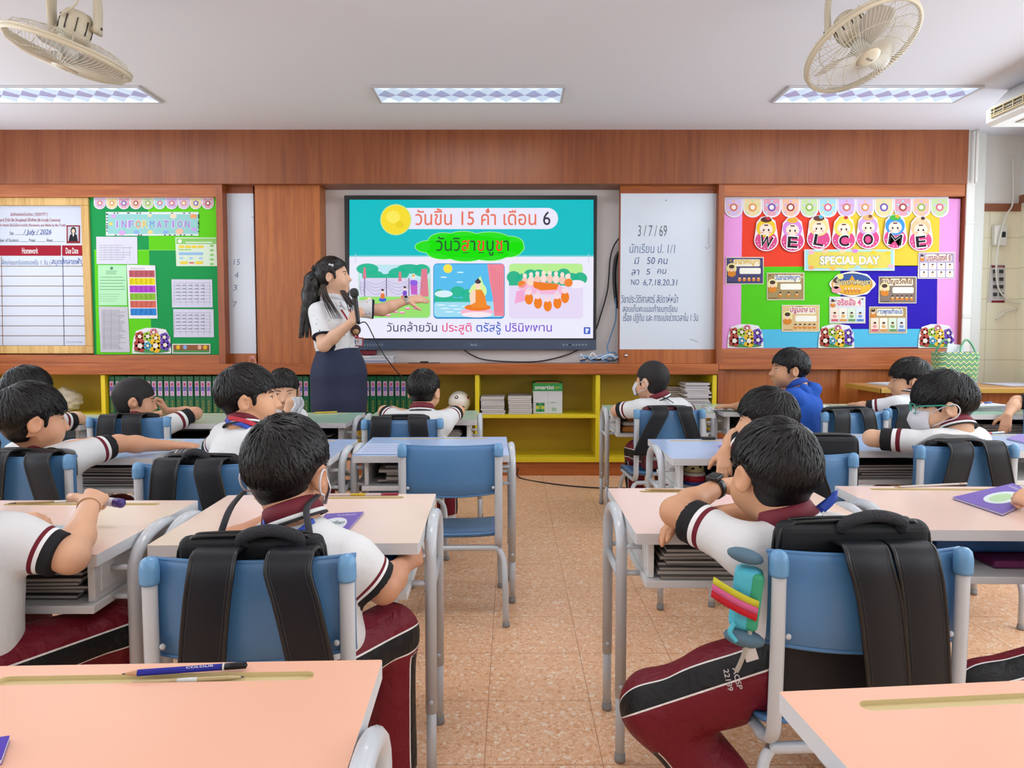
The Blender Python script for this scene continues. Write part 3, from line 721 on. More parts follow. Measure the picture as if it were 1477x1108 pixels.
a.text('ฝึกอ่านบทร้อยกรองใน 1 วัน (', 2, 374, 73, 384, '#6f88b8', 2, -0.004, 0.1); a.text('สมุดปกลายฟ้า)', 74, 372, 120, 384, '#3a5fae', 2, 0.0, 0.1)
for k in range(9): a.rect(-200, 384 + 14.35 * k - 0.5, 125 - 0.2 * k, 384 + 14.35 * k + 0.5, '#8d6f52', 1)
for x_ in (2, 90.5, 122): a.poly([(x_ - 0.5, 370), (x_ + 0.5, 370), (x_ + 2.5, 499), (x_ + 1.5, 499)], '#566482' if x_ > 50 else '#9a7250', 1)
for k in range(14): a.line(96 + 1.7 * k, 494.5 - (k % 3) * 0.8, 97.2 + 1.7 * k, 492.5 + (k % 2) * 1.6, 0.5, '#4a68b0', 2)
a.rect(96, 325, 115.5, 351, '#8e1f30', 1); a.rect(98, 327, 113.5, 348, '#c9ccd8', 2); a.poly([(99, 348), (101, 339), (106, 336), (111, 339), (112.5, 348)], '#1c1c24', 3); a.ell(106, 333, 4, 5.5, '#2a2024', 3); a.ell(106, 333.5, 2.3, 3.2, '#efcdb8', 4); a.poly([(104.5, 337), (107.5, 337), (106, 342)], '#f2f0f0', 4)
a.build('printing', t)

# ------------------------------------------------------------------ green notice board and its papers
YG = 5.195
t = thing('notice_board', 'green checkered information notice board on the left', 'notice board', (xf(228, YG), 5.21, zf(512, YG)))
mb = MB(); mb.box((xf(135, YG), YG, zf(511.5, YG)), (xf(318, YG), 5.235, zf(284.5, YG)), flat('#0f9a4c')); mb.build('panel', t, world=True)
a = Art(YG); D_, B_ = '#109a4e', '#62d40e'
a.poly([(134, 284.5), (213, 284), (215, 361), (136, 361)], D_, 1); a.poly([(213, 284), (316, 284), (318, 360.5), (215, 361)], B_, 1); a.poly([(136, 361), (215, 361), (219, 511), (139.5, 511)], B_, 1); a.poly([(215, 361), (318, 360.5), (322, 510.5), (219, 511)], D_, 1)
a.rect(136, 360.4, 318, 361.2, '#8fe05a', 2); a.build('backing_paper', t)
def sheet_thing(name, label, cat, Y, pts, col, draw, group=None, lift=0.0022):
    xs = [on_wall(p[0], p[1], Y) for p in pts]; cx = sum(p[0] for p in xs) / len(xs); cz = min(p[1] for p in xs)
    t = thing(name, label, cat, (cx, Y - lift, cz), 0, group)
    m = MB(); n = len(pts)
    V = [(x, Y - lift, z) for x, z in xs] + [(x, Y - lift + 0.0012, z) for x, z in xs]
    b = bmesh.new(); vs = [b.verts.new(v) for v in V]
    f = b.faces.new(vs[:n]); 
    for i in range(n): b.faces.new([vs[i], vs[i + n], vs[(i + 1) % n + n], vs[(i + 1) % n]])
    b.faces.new(vs[n:][::-1])
    bmesh.ops.triangulate(b, faces=[fc for fc in b.faces if len(fc.verts) > 4], ngon_method='EAR_CLIP')
    bmesh.ops.recalc_face_normals(b, faces=b.faces[:]); m.bm(b, flat(col)); m.build('sheet', t, world=True)
    if draw:
        a = Art(Y - lift); draw(a); a.build('printing', t)
    return t
def R4(x0, y0, x1, y1, s=0.0): return [(x0, y0), (x1, y0 + s * 0.3), (x1 + s, y1), (x0 + s, y1)]
def lines(a, x0, y0, x1, y1, n, c, w=0.5, seed=1, frac=0.4):
    r = random.Random(seed)
    for k in range(n):
        y = y0 + (y1 - y0) * (k + 0.5) / n; a.rect(x0, y - w / 2, x0 + (x1 - x0) * (1 - frac * r.random()), y + w / 2, c, 1)
PASTEL = ['#d9c2ea', '#f0d9a8', '#e6a6b8', '#f3c3a6', '#c9e2a8', '#a9dcea', '#d4b8ec']
def bunting(Y, xs, y0, y1, head, label, group):
    for k, (x0, x1) in enumerate(xs):
        cx, r = (x0 + x1) / 2, (x1 - x0) / 2 - 0.15
        pts = [(x0 + 0.15, y0), (x1 - 0.15, y0)] + [(cx + r * math.cos(math.pi * i / 10), y1 - r * 0.9 + r * 0.9 * math.sin(math.pi * i / 10)) for i in range(11)]
        def draw(a, x0=x0, x1=x1, cx=cx, r=r, k=k):
            c = PASTEL[k % 7]; q = r * 0.86
            a.poly([(cx - q, y0 + head), (cx + q, y0 + head)] + [(cx + q * math.cos(math.pi * i / 10), y1 - r * 0.95 + q * 0.9 * math.sin(math.pi * i / 10)) for i in range(11)], c, 1)
            for i in range(3):
                for j in range(4):
                    if (i + j) % 2: a.ell(cx + (i - 1) * q * 0.62, y0 + head + (y1 - y0 - head) * (0.12 + 0.2 * j), q * 0.16, q * 0.16, PASTEL[(k + 3) % 7], 2, n=8)
            a.ell(cx, y0 + head + (y1 - y0 - head) * 0.45, q * 0.5, q * 0.5, ['#d7745f', '#e79a4a', '#6b58b8', '#a6433f', '#8fb84a', '#e0698c'][k % 6], 3, n=14); a.ell(cx, y0 + head + (y1 - y0 - head) * 0.45, q * 0.3, q * 0.3, '#f7ece6', 4, n=12)
        sheet_thing('bunting_flag', label, 'decoration', Y, pts, '#eeeaf2', draw, group, 0.003)
bunting(YG - 0.002, [(135.5 + 17.3 * k, 135.5 + 17.3 * (k + 1)) for k in range(10)], 285, 302, 1.0, 'small pastel scalloped paper flag along the top of the green notice board', 'flags on the green board')
def d_info(a):
    for k in range(40):
        r = random.Random(k); e = k % 4
        px = [155 + r.random() * 131, 155 + r.random() * 131, 154.5, 286][e]; py = [307.5, 339, 308 + r.random() * 30, 308 + r.random() * 30][e]
        a.ell(px, py, 1.6, 0.9, '#2d3540', 1, n=6)
    a.rect(155.5, 309, 285.5, 337.5, '#9ad4d2', 2)
    for k, ch in enumerate('INFORMATION'):
        x = 165 + 10.1 * k; c = ['#b48ae0', '#b48ae0', '#b48ae0', '#ee9f62', '#eccf62', '#6f9be6', '#b48ae0', '#b48ae0', '#b48ae0', '#b48ae0', '#b48ae0'][k]
        a.text(ch, x - (0.6 if ch != 'I' else -2), 317.4, x + (8.8 if ch != 'I' else 6.2), 329.6, '#e6e6f0', 3, 0.02 if ch != 'M' else 0.0); a.text(ch, x + (0.2 if ch != 'I' else 2.8), 318.2, x + (8 if ch != 'I' else 5.4), 328.8, c, 4, 0.015 if ch != 'M' else 0.0)
    for x_, y_, r_, c in ((160, 323, 3, '#f0d860'), (176, 336, 5, '#d9a9e8'), (197, 335, 4, '#8fb4ec'), (217, 335, 4, '#f2dc8a'), (239, 335, 4, '#8fb4ec'), (259, 334, 6, '#f3c3a6'), (279, 312, 5, '#f3a96a'), (164, 312, 4, '#d9a9e8'), (216, 311, 3, '#f0e0b0'), (250, 312, 5, '#f0e0c0'), (280, 331, 4, '#c9a9e8')): a.ell(x_, y_, r_, r_ * 0.7, c, 3, n=12)
sheet_thing('information_banner', 'teal paper banner reading INFORMATION in pastel capitals', 'banner', YG - 0.001, R4(153, 306, 286.5, 340), '#e8eef0', d_info)
def d_tab(x0, y0, x1, y1, c='#70727c'):
    def f(a):
        for k in range(7): lines(a, x0 + 4, y0 + 12 + k * (y1 - y0 - 16) / 7, x1 - 4, y0 + 14 + k * (y1 - y0 - 16) / 7, 1, c, 0.4, k)
        for k in range(5): a.rect(x0 + 12 + 9 * k, y0 + 12, x0 + 12.3 + 9 * k, y1 - 6, '#a9abb4', 1)
    return f
sheet_thing('notice', 'white timetable sheet at the upper left of the green notice board', 'paper', YG - 0.001, R4(139, 341.5, 198, 381, 0.6), '#dfdef0', d_tab(139, 341, 198, 381))
def d_green(a):
    a.ell(161, 387, 2.3, 2.3, '#5d8f6a', 1, n=12); lines(a, 153, 390, 171, 396, 3, '#3f6f50', 0.5, 3)
    for k in range(5): lines(a, 144, 399 + 4.4 * k, 181, 401 + 4.4 * k, 1, '#5c8a6a', 0.7, k, 0.1)
    lines(a, 143, 423, 182, 436, 4, '#7aa888', 0.4, 5)
sheet_thing('notice', 'pale green printed announcement left of the rainbow striped sheet', 'paper', YG - 0.001, R4(141.5, 382.5, 182.5, 440.5, 1), '#b9f0c0', d_green)
def d_rain(a):
    lines(a, 188, 386, 222, 389, 2, '#807890', 0.4, 2)
    for k, c in enumerate(['#c4606a', '#eedf1c', '#b948d0', '#8fc43a', '#dd6f60', '#2f86d8']):
        a.poly([(186 + 0.45 * k, 390 + 11 * k), (223 + 0.5 * k, 390 + 11 * k), (223.4 + 0.5 * k, 400 + 11 * k), (186.4 + 0.45 * k, 400 + 11 * k)], c, 1)
        for j in range(5): lines(a, 188 + 7 * j, 391 + 11 * k, 193 + 7 * j, 399 + 11 * k, 5, '#5a4a50', 0.35, k * 7 + j, 0.6)
sheet_thing('notice', 'white sheet with six rainbow coloured bands', 'paper', YG - 0.002, R4(183, 382, 224, 459.5, 3.5), '#eeecf4', d_rain)
def d_list(a):
    for k in range(26): lines(a, 146 + 0.06 * k, 447 + 2.2 * k, 183, 449 + 2.2 * k, 1, '#84828e', 0.6, k, 0.35)
    for q in (150, 160, 172): a.rect(q, 446, q + 0.3, 505, '#8d8b98', 1)
sheet_thing('notice', 'grey name list covered by a plastic sleeve at the lower left of the green board', 'paper', YG - 0.001, R4(142.5, 442, 184.5, 508, 3), '#cfcdd8', d_list)
def d_map(a):
    a.rect(254.5, 344, 311.5, 352, '#8fcf6a', 1); a.ell(259.5, 348, 3, 3, '#e8f2e4', 2, n=14); a.rect(268, 349, 306, 350.6, '#e9f5e0', 2)
    for k in range(4): a.rect(258 + 9.2 * k, 354, 266 + 9.2 * k, 358, '#f0d84a', 1)
    for k in range(6): a.rect(258 + 3 * k, 359.5, 260.4 + 3 * k, 361, '#8fcf4a', 1)
    a.rect(258, 364, 293, 368, '#9cc4ee', 1)
    for k in range(3): a.rect(259 + 14 * k, 371, 264 + 14 * k, 374, '#a9d0f0', 1)
    for k in range(5): a.rect(303, 353 + 6.6 * k, 308, 356 + 6.6 * k, '#8fd06a', 1)
    a.rect(260, 377, 271, 381, '#f0d84a', 1); a.rect(273, 378, 280, 380.5, '#e87a70', 1); a.rect(282, 377, 293, 381, '#f0d84a', 1)
sheet_thing('notice', 'green and white school plan with yellow and blue blocks', 'paper', YG - 0.001, R4(253, 342.5, 312, 384, 1.5), '#dff0da', d_map)
def d_grid(y0, y1):
    def f(a):
        for k in range(7): a.rect(251 + 0.2 * k, y0 + 5 + k * (y1 - y0 - 8) / 7, 304, y0 + 5.35 + k * (y1 - y0 - 8) / 7, '#8d90a0', 1)
        for q in range(7): a.rect(251 + 8.6 * q, y0 + 5, 251.35 + 8.6 * q, y1 - 3, '#8d90a0', 1)
        for k in range(5):
            for q in range(5): a.rect(254 + 9 * q, y0 + 8 + k * (y1 - y0 - 10) / 6, 259 + 9 * q, y0 + 8.8 + k * (y1 - y0 - 10) / 6, '#6f7384', 1)
    return f
sheet_thing('notice', 'white lesson timetable above another one on the right of the green board', 'paper', YG - 0.001, R4(247.5, 403, 306, 443.5, 1), '#dcdcf0', d_grid(403, 443))
sheet_thing('notice', 'white lesson timetable below another one on the right of the green board', 'paper', YG - 0.001, R4(250, 446, 308, 486.5, 0.8), '#dcdcf0', d_grid(446, 486))
def flower_cut(Y, cx, by, w, label, group):
    hw = w / 2; pts = [(cx - hw, by), (cx + hw, by), (cx + hw, by - w * 0.1), (cx + hw * 0.95, by - w * 0.42), (cx + hw * 0.72, by - w * 0.62), (cx + hw * 0.2, by - w * 0.66), (cx - hw * 0.3, by - w * 0.66), (cx - hw * 0.8, by - w * 0.58), (cx - hw * 0.95, by - w * 0.36), (cx - hw, by - w * 0.1)]
    def draw(a):
        a.ell(cx, by - w * 0.07, hw * 0.92, w * 0.06, '#4f9a5a', 1)
        for i, (dx, dy, r, c) in enumerate(((-0.6, 0.2, 0.17, '#b0483f'), (-0.62, 0.44, 0.13, '#c2544a'), (-0.2, 0.44, 0.13, '#a4c84a'), (0.1, 0.55, 0.1, '#e88aa0'), (0.2, 0.2, 0.18, '#f0c030'), (0.22, 0.4, 0.12, '#f3cc48'), (0.66, 0.42, 0.12, '#7c58c0'), (0.7, 0.22, 0.14, '#6f4cb8'), (-0.2, 0.2, 0.1, '#58b8d8'))):
            X, Yp, R_ = cx + dx * hw, by - dy * w, r * w
            for q in range(5): a.ell(X + R_ * 0.55 * math.cos(q * 1.2566), Yp + R_ * 0.55 * math.sin(q * 1.2566), R_ * 0.5, R_ * 0.5, c, 2 + i, n=10)
            a.ell(X, Yp, R_ * 0.38, R_ * 0.38, '#f7ebdd', 3 + i, n=10)
    return sheet_thing('paper_cutout', label, 'decoration', Y, pts, '#f0eef0', draw, group, 0.003)
flower_cut(YG - 0.003, 219, 510, 56, 'paper cutout with coloured blossoms at the bottom of the green notice board', None)
def d_strip(a):
    a.rect(250, 497.5, 302, 506, '#94603f', 1); a.rect(250, 505.5, 302, 508.5, '#4f9a5a', 2)
    for q, c in ((257, '#f0c030'), (267, '#8fb0e0'), (288, '#e8b0a0'), (296, '#f0c030')): a.ell(q, 501, 3, 3.2, c, 3, n=10)
sheet_thing('paper_strip', 'brown garden fence paper strip at the lower right of the green board', 'decoration', YG - 0.002, R4(248.5, 496, 303.5, 510), '#e6e8e0', d_strip)

# ------------------------------------------------------------------ welcome board
YP = 5.195
t = thing('notice_board', 'large pink bordered welcome board with red, yellow, green and indigo paper', 'notice board', (xf(1212, YP), 5.21, zf(502, YP)))
mb = MB(); mb.poly = None
V = [(x, y, z) for y in (YP, 5.238) for x, z in (on_wall(1041.5, 503, YP), on_wall(1380, 500.5, YP), on_wall(1385.5, 287, YP), on_wall(1044, 281, YP))]
mb.add(V, [[0, 1, 2, 3], [7, 6, 5, 4], [0, 4, 5, 1], [1, 5, 6, 2], [2, 6, 7, 3], [3, 7, 4, 0]], flat('#f0a2e4')); mb.build('panel', t, world=True)
a = Art(YP)
a.poly([(1071, 284), (1212, 284), (1212, 384.5), (1069.5, 385)], '#f0432a', 1); a.poly([(1212, 284), (1356, 284), (1354, 384), (1212, 384.5)], '#f3cf3e', 1)
a.poly([(1069.5, 385), (1212, 384.5), (1212, 475.5), (1068.5, 475.5)], '#54cf14', 1); a.poly([(1212, 383), (1354, 383), (1352, 475), (1212, 475.5)], '#2607b4', 1)
a.poly([(1042, 475.5), (1352, 474.5), (1352, 500), (1042, 502.5)], '#57c3ea', 2); a.poly([(1041.5, 378), (1069.5, 378), (1068, 503), (1041.5, 503)], '#f0a2e4', 3); a.poly([(1352, 378), (1384, 378), (1380.5, 500.5), (1351, 501)], '#f0a2e4', 3)
a.poly([(1044, 281), (1368, 279), (1368, 286), (1044, 288)], '#e9e6ee', 3); a.build('backing_paper', t)
xs_ = [1045, 1071.5, 1099.5, 1126.5, 1154, 1180.5, 1207.5, 1234.5, 1261, 1289, 1315.5, 1342, 1368.5]
bunting(YP - 0.003, [(xs_[k], xs_[k + 1]) for k in range(12)], 286, 314, 1.0, 'pastel scalloped paper flag along the top of the welcome board', 'flags on the welcome board')
caps = ['#f2c832', '#d98fe0', '#f3dc9a', '#f3dc58', '#d2a8ec', '#3f9ae0', '#eac89a']; tops = ['#5b2f2a', '#e8b03a', '#6b3d34', '#f3dc58', '#e8b878', '#49b84a', '#efd2a8']
for k, ch in enumerate('WELCOME'):
    cx = [1105, 1143, 1181, 1217, 1252, 1291, 1328][k]; cy = [345, 346, 343, 344, 342, 342, 345][k]; rz = [-0.22, -0.06, -0.18, 0.06, 0.0, -0.15, 0.1][k]
    pts = [(cx + 17.5 * math.cos(2 * math.pi * i / 20), cy + 2 + 15.5 * math.sin(2 * math.pi * i / 20)) for i in range(0, 11)] + [(cx - 15.5, cy - 12), (cx - 14, cy - 24), (cx - 7, cy - 32), (cx + 4, cy - 33), (cx + 13, cy - 26), (cx + 15.5, cy - 12)]
    def draw(a, cx=cx, cy=cy, k=k, ch=ch, rz=rz):
        a.ell(cx, cy + 2, 16, 14, '#e0508c', 1); a.ell(cx, cy - 16, 14, 13.5, caps[k], 2); a.ell(cx, cy - 28, 8, 4, tops[k], 3); a.ell(cx + 3, cy - 30, 3, 2.5, ['#c8343a', '#e8b03a', '#58b8d8', '#c8343a', '#8a5a3c', '#f0b83a', '#5b3d38'][k], 4)
        a.ell(cx, cy - 14, 9.5, 8.5, '#f9e3d2', 4)
        for q in (-1, 1): a.ell(cx + 3.6 * q, cy - 13, 1.3, 1.7, '#2a2024', 5, n=10); a.ell(cx + 5.4 * q, cy - 9.6, 1.9, 1.2, '#f2b0a0', 5, n=10)
        a.rect(cx - 3, cy - 21, cx + 3, cy - 19, '#6b3d34', 5)
        w_ = 9.5 if ch in 'WM' else 7.2
        a.text(ch, cx - w_ - 1.5, cy - 6, cx + w_ + 1.5, cy + 13, '#f6f4f6', 6, 0.04 if ch != 'M' else 0.012, rot=rz); a.text(ch, cx - w_, cy - 4.5, cx + w_, cy + 11.5, '#16181c', 7, 0.018 if ch != 'M' else 0.0, rot=rz)
        for i in range(7): a.ell(cx + 13 * math.cos(0.5 + i * 0.42), cy + 2 + 11.5 * math.sin(0.5 + i * 0.42), 0.8, 0.8, '#fbe6f0', 5, n=6)
    sheet_thing('letter_cutout', 'round pink paper letter %s with %s cap' % (('E, second letter of the word,' if k == 1 else 'E, last letter of the word,' if k == 6 else ch), ['yellow', 'rainbow', 'cream and chocolate', 'pale yellow', 'lilac', 'blue and green', 'beige'][k]), 'decoration', YP - 0.009, pts, '#f4eef4', draw, None, 0.0035)
def d_spec(a):
    a.rect(1161.5, 361, 1288.5, 389, '#a9dfe6', 1); a.rrect(1165, 363, 1285, 387, 9, '#e6d45e', 2)
    a.text('SPECIAL DAY', 1182, 369, 1269.5, 382.5, '#6f7c90', 3, 0.035); a.text('SPECIAL DAY', 1182.8, 369.7, 1268.7, 381.8, '#f8f8f6', 4, 0.03)
    for x_, y_, c in ((1170, 386, '#f3a96a'), (1201, 387, '#f3c35a'), (1220, 386, '#f0d860'), (1237, 386, '#a9d8ee'), (1256, 385, '#f5d13c'), (1170, 364, '#f3b8c8'), (1215, 363, '#f5d8a8'), (1260, 364, '#f5d13c'), (1281, 365, '#f5d13c'), (1233, 362, '#d98fe0'), (1190, 363, '#f7d0a0'), (1285, 384, '#f3b8c8')): a.ell(x_, y_, 4.5, 3, c, 3, n=12)
sheet_thing('special_day_banner', 'yellow paper banner reading SPECIAL DAY', 'banner', YP - 0.0145, R4(1160, 360, 1290, 390.5), '#e6eeee', d_spec)
def poster(x0, y0, x1, y1, label, title, tc, frame_c, style, s=0.0):
    def draw(a):
        w, h = x1 - x0, y1 - y0
        a.rect(x0 + 1, y0 + 1, x1 - 1, y1 - 1, frame_c, 1)
        for k in range(14):
            r = random.Random(k * 7 + int(x0)); a.ell(x0 + 3 + r.random() * (w - 6), y0 + 2.5 + r.random() * h * 0.16, 1.6, 1.2, r.choice(['#7a5a3a', '#e8d8b0', '#58708f', '#c9a050']), 2, n=8)
        a.rrect(x0 + w * 0.2, y0 + h * 0.08, x1 - w * 0.1, y0 + h * 0.34, 2, '#f7efd8', 3)
        a.text(title, x0 + w * 0.22, y0 + h * 0.06, x1 - w * 0.12, y0 + h * 0.33, tc, 4, 0.03)
        def monk(cx, cy, r, robe='#e0892e'):
            a.ell(cx, cy + r * 1.5, r * 1.25, r * 1.0, robe, 5, n=12); a.ell(cx, cy, r * 0.85, r, '#f6d3b4', 6, n=12); a.ell(cx, cy - r * 0.55, r * 0.85, r * 0.6, '#4a3630', 7, n=10)
        if style == 'four':
            for k in range(4):
                q = x0 + w * (0.04 + 0.235 * k); a.rect(q, y0 + h * 0.42, q + w * 0.215, y1 - h * 0.06, ['#fbe6d0', '#f6f0e0', '#e0efd8', '#dfeaf6'][k], 3); monk(q + w * 0.11, y0 + h * 0.64, w * 0.045, ['#e8a0a8', '#e8b878', '#7fae6a', '#7fa0d0'][k]); a.rect(q + 1, y1 - h * 0.16, q + w * 0.205, y1 - h * 0.08, ['#d9607a', '#e09a4a', '#6a9a58', '#5a86c8'][k], 8)
            monk(x0 + w * 0.1, y0 + h * 0.2, w * 0.06)
        elif style == 'eight':
            for k in range(8):
                q, r_ = x0 + w * (0.05 + 0.235 * (k % 4)), y0 + h * (0.40 + 0.29 * (k // 4)); a.rect(q, r_, q + w * 0.2, r_ + h * 0.25, '#f2f2f6', 3); monk(q + w * 0.1, r_ + h * 0.09, w * 0.035, '#f0d8c0')
            monk(x0 + w * 0.1, y0 + h * 0.17, w * 0.05)
        else:
            monk(x0 + w * 0.15, y0 + h * 0.42, w * 0.09); a.ell(x0 + w * 0.15, y0 + h * 0.42, w * 0.13, h * 0.2, '#f3e6a0', 4)
            a.rrect(x0 + w * 0.36, y0 + h * 0.40, x1 - w * 0.08, y0 + h * 0.62, 2, '#fbf7ea', 3); lines(a, x0 + w * 0.4, y0 + h * 0.42, x1 - w * 0.12, y0 + h * 0.6, 3, '#8a7a68', 0.5, int(x0))
            for k in range(3 if style == 'three' else 5): monk(x0 + w * (0.36 + (0.22 if style == 'three' else 0.125) * k), y0 + h * 0.76, w * 0.038)
            for k in range(5): lines(a, x0 + w * 0.06, y1 - h * 0.1, x0 + w * 0.3, y1 - h * 0.04, 2, '#8a6a48', 0.4, k)
    sheet_thing('poster', label, 'poster', YP - 0.003, R4(x0, y0, x1, y1, s), '#efe6cf', draw)
poster(1047, 371, 1101.5, 410, 'small indigo and gold poster overlapping the pink left border', 'อาสาฬหบูชา', '#e0b83a', '#4c4a78', 'five', -0.5)
poster(1106, 393.5, 1160, 433, 'small beige poster of three scenes on the green paper', 'วันอาสาฬหบูชา', '#4a78b8', '#a8905f', 'three')
poster(1127.5, 440, 1182, 478.5, 'small cream poster near the bottom of the green paper', 'ปฐมเทศนา', '#c85a8a', '#e3c48c', 'five')
poster(1196, 428, 1248, 466.5, 'small poster of four panels directly below the scalloped badge', 'อริยสัจ 4', '#d9609a', '#dfe0e8', 'four')
poster(1267.5, 399, 1322, 437.5, 'small tan poster at the top of the indigo paper', 'ปัญจวัคคีย์', '#8a5a28', '#8d7a70', 'five', -0.5)
poster(1253.5, 442.5, 1308, 481, 'small poster of four panels at the bottom edge of the indigo paper', 'ชาวพุทธทำอะไร', '#3f6fb8', '#b89a68', 'four')
poster(1324.5, 364, 1377.5, 402, 'small lilac poster with eight portraits overlapping the pink right border', 'มรรคมีองค์ 8', '#a8607a', '#b9a8c8', 'eight', -1)
pts = [(1229 + 32 * math.cos(2 * math.pi * i / 28) * (1 + 0.05 * math.cos(6 * math.pi * i / 14)), 410 + 18 * math.sin(2 * math.pi * i / 28) * (1 + 0.06 * math.cos(8 * math.pi * i / 14))) for i in range(28)]
def d_badge(a):
    a.ell(1229, 410, 30, 16, '#d9a03a', 1); a.ell(1229, 405, 27, 10.5, '#3a5a9a', 2); a.ell(1229, 414, 27, 10, '#f0bc3a', 3); a.poly([(1222, 410), (1229, 397), (1236, 410)], '#e8a82a', 4); a.ell(1212, 399, 4.5, 4, '#f6e68a', 5); a.ell(1206, 410, 5, 7, '#f6d3b4', 4); a.ell(1206, 405, 4.5, 3.5, '#5a3a30', 5); a.ell(1206, 418, 7, 5, '#e8a0a8', 4)
    a.text('วันอาสาฬหบูชา', 1205, 402, 1256, 414, '#5b4a20', 6, 0.06); a.text('วันอาสาฬหบูชา', 1205.5, 402.5, 1255.5, 413.5, '#f8ecc0', 7, 0.012)
    for k in range(5): a.ell(1219 + 5 * k, 420, 2, 3, '#e08a3a', 6, n=10); a.ell(1219 + 5 * k, 416.5, 1.5, 1.7, '#f6d3b4', 7, n=8)
sheet_thing('paper_badge', 'scalloped gold and white badge with Thai lettering below the yellow banner', 'decoration', YP - 0.003, pts, '#f4f2ec', d_badge, None, 0.006)
for cx_, lb in ((1075, 'left corner of the welcome board'), (1206, 'middle of the light blue strip'), (1350, 'right corner of the welcome board')):
    flower_cut(YP - 0.004, cx_, 502, 52, 'paper blossom cutout at the %s' % lb, None)

# ------------------------------------------------------------------ right bay: control box, leaflet, wires
t = thing('wall_controller', 'white control box with a dark display on the tiled wall', 'control box', (xf(1433, YT), YT - 0.02, zf(355, YT)))
x0, x1, z0, z1 = xf(1424, YT), xf(1442, YT), zf(355, YT), zf(326, YT)
b = MB(); b.box((x0, YT - 0.045, z0), (x1, YT - 0.002, z1), pbr('box_plastic', '#e2e0d8', 0.4), 0.006); b.build('case', t, world=True)
b = MB(); b.box((x1 - 0.045, YT - 0.048, z0 + 0.06), (x1 - 0.015, YT - 0.0455, z1 - 0.05), pbr('dark_display', '#1e2226', 0.2), 0.001); b.build('display', t, world=True)
def d_leaf(a):
    a.rect(1430, 383, 1449, 386, '#8e1f34', 1); a.rect(1430, 433.5, 1449, 436.5, '#8e1f34', 1); a.text('e-Board', 1435, 383.3, 1446, 385.7, '#f0e0e4', 2)
    for k in range(8):
        q, r = 1432 + 9 * (k % 2), 389 + 11 * (k // 2); a.rect(q, r, q + 6.5, r + 5.5, '#4a4c52', 1); a.rect(q, r + 6.5, q + 6, r + 7.2, '#a09ca4', 1); a.rect(q, r + 8, q + 5, r + 8.6, '#a09ca4', 1)
sheet_thing('leaflet', 'white leaflet with maroon bands and small pictures on the tiled wall', 'paper', YT - 0.001, [(1428, 382), (1450, 382), (1449, 437), (1424, 436)], '#dcd8d6', d_leaf)
def cable(name, label, pts, r, col, n=8, cat='cable', group=None, rough=0.5):
    b = MB(); b.tube(spline(pts, 10), r, pbr('cable_' + col.lstrip('#'), col, rough), n)
    return tag(b.build(name), label, cat, group)
W = lambda px, py, Y: (lambda q: (q[0], Y, q[1]))(on_wall(px, py, Y))
cable('wire', 'thin white wire hanging from the ceiling above the control box', [W(1461, 225, YT - 0.03), W(1461, 290, YT - 0.03), W(1452, 310, YT - 0.05), W(1443, 340, YT - 0.065), W(1437, 380, YT - 0.05), W(1440, 415, YT - 0.02), W(1455, 433, YT - 0.03), W(1473, 438, YT - 0.04)], 0.006, '#dcd9d0')
cable('wire', 'short loose white wire end below the leaflet', [W(1474, 443, YT - 0.015), W(1460, 447, YT - 0.02), W(1447, 452, YT - 0.02), W(1437, 461, YT - 0.015)], 0.006, '#dcd9d0')
# cables beside the display
cable('cable', 'thin black cable rising right of the screen to the whiteboard', [W(893, 343, 5.33), W(885, 356, 5.33), W(880, 375, 5.33), W(876, 420, 5.33), W(864, 462, 5.33), W(860, 475, 5.33)], 0.006, '#1d1e22')
cable('cable', 'thick black corrugated cable sleeve beside the whiteboard', [W(893, 363, 5.335), W(888, 375, 5.335), W(886, 400, 5.335), W(888, 430, 5.335), W(891.5, 445, 5.335)], 0.014, '#232428')
cable('cable', 'long blue network cable dropping from the corrugated sleeve', [W(888, 430, 5.32), W(888, 460, 5.32), W(880, 487, 5.31), W(876, 500, 5.30), W(880, 512, 5.28), W(889, 513, 5.27), W(884, 508, 5.26), W(866, 514, 5.25)], 0.005, '#5d8dbd')
random.seed(11)
zc_ = zf(525) + 0.006
for k, (c, lb) in enumerate((('#5a8fc4', 'blue network cable looped on the counter, nearest the wall'), ('#6f9fd0', 'blue network cable looped on the counter in front of the others'), ('#e6e8ea', 'white cable lying along the counter end'), ('#1f2024', 'black power cable lying in the tangle on the counter'), ('#8fb4d8', 'pale blue cable curling up at the end of the counter'))):
    y_ = 5.31 - 0.035 * k; p = []
    for j in range(7): p.append((xf(838 + 8.5 * j, y_) + random.uniform(-0.02, 0.02), y_ + random.uniform(-0.015, 0.015), zc_ + 0.004 * k + abs(math.sin(j * 1.3 + k)) * (0.02 + 0.022 * (k % 3))))
    cable('cable', lb, p, 0.005, c)
cable('cable', 'black power cable sagging below the big screen', [W(668, 504, 5.33), W(680, 512, 5.33), W(700, 519, 5.33), W(740, 522, 5.33), W(780, 521, 5.33), W(815, 513, 5.33), W(836, 504, 5.33)], 0.005, '#1b1c20')
cable('floor_cable', 'thin black cable lying on the floor in front of the bookcase', [(xf(747, 5.14), 5.16, 0.06), (0.06, 5.06, 0.006), (0.3, 4.85, 0.006), (0.55, 4.74, 0.006), (0.8, 4.72, 0.006), (1.0, 4.78, 0.006)], 0.005, '#222226')
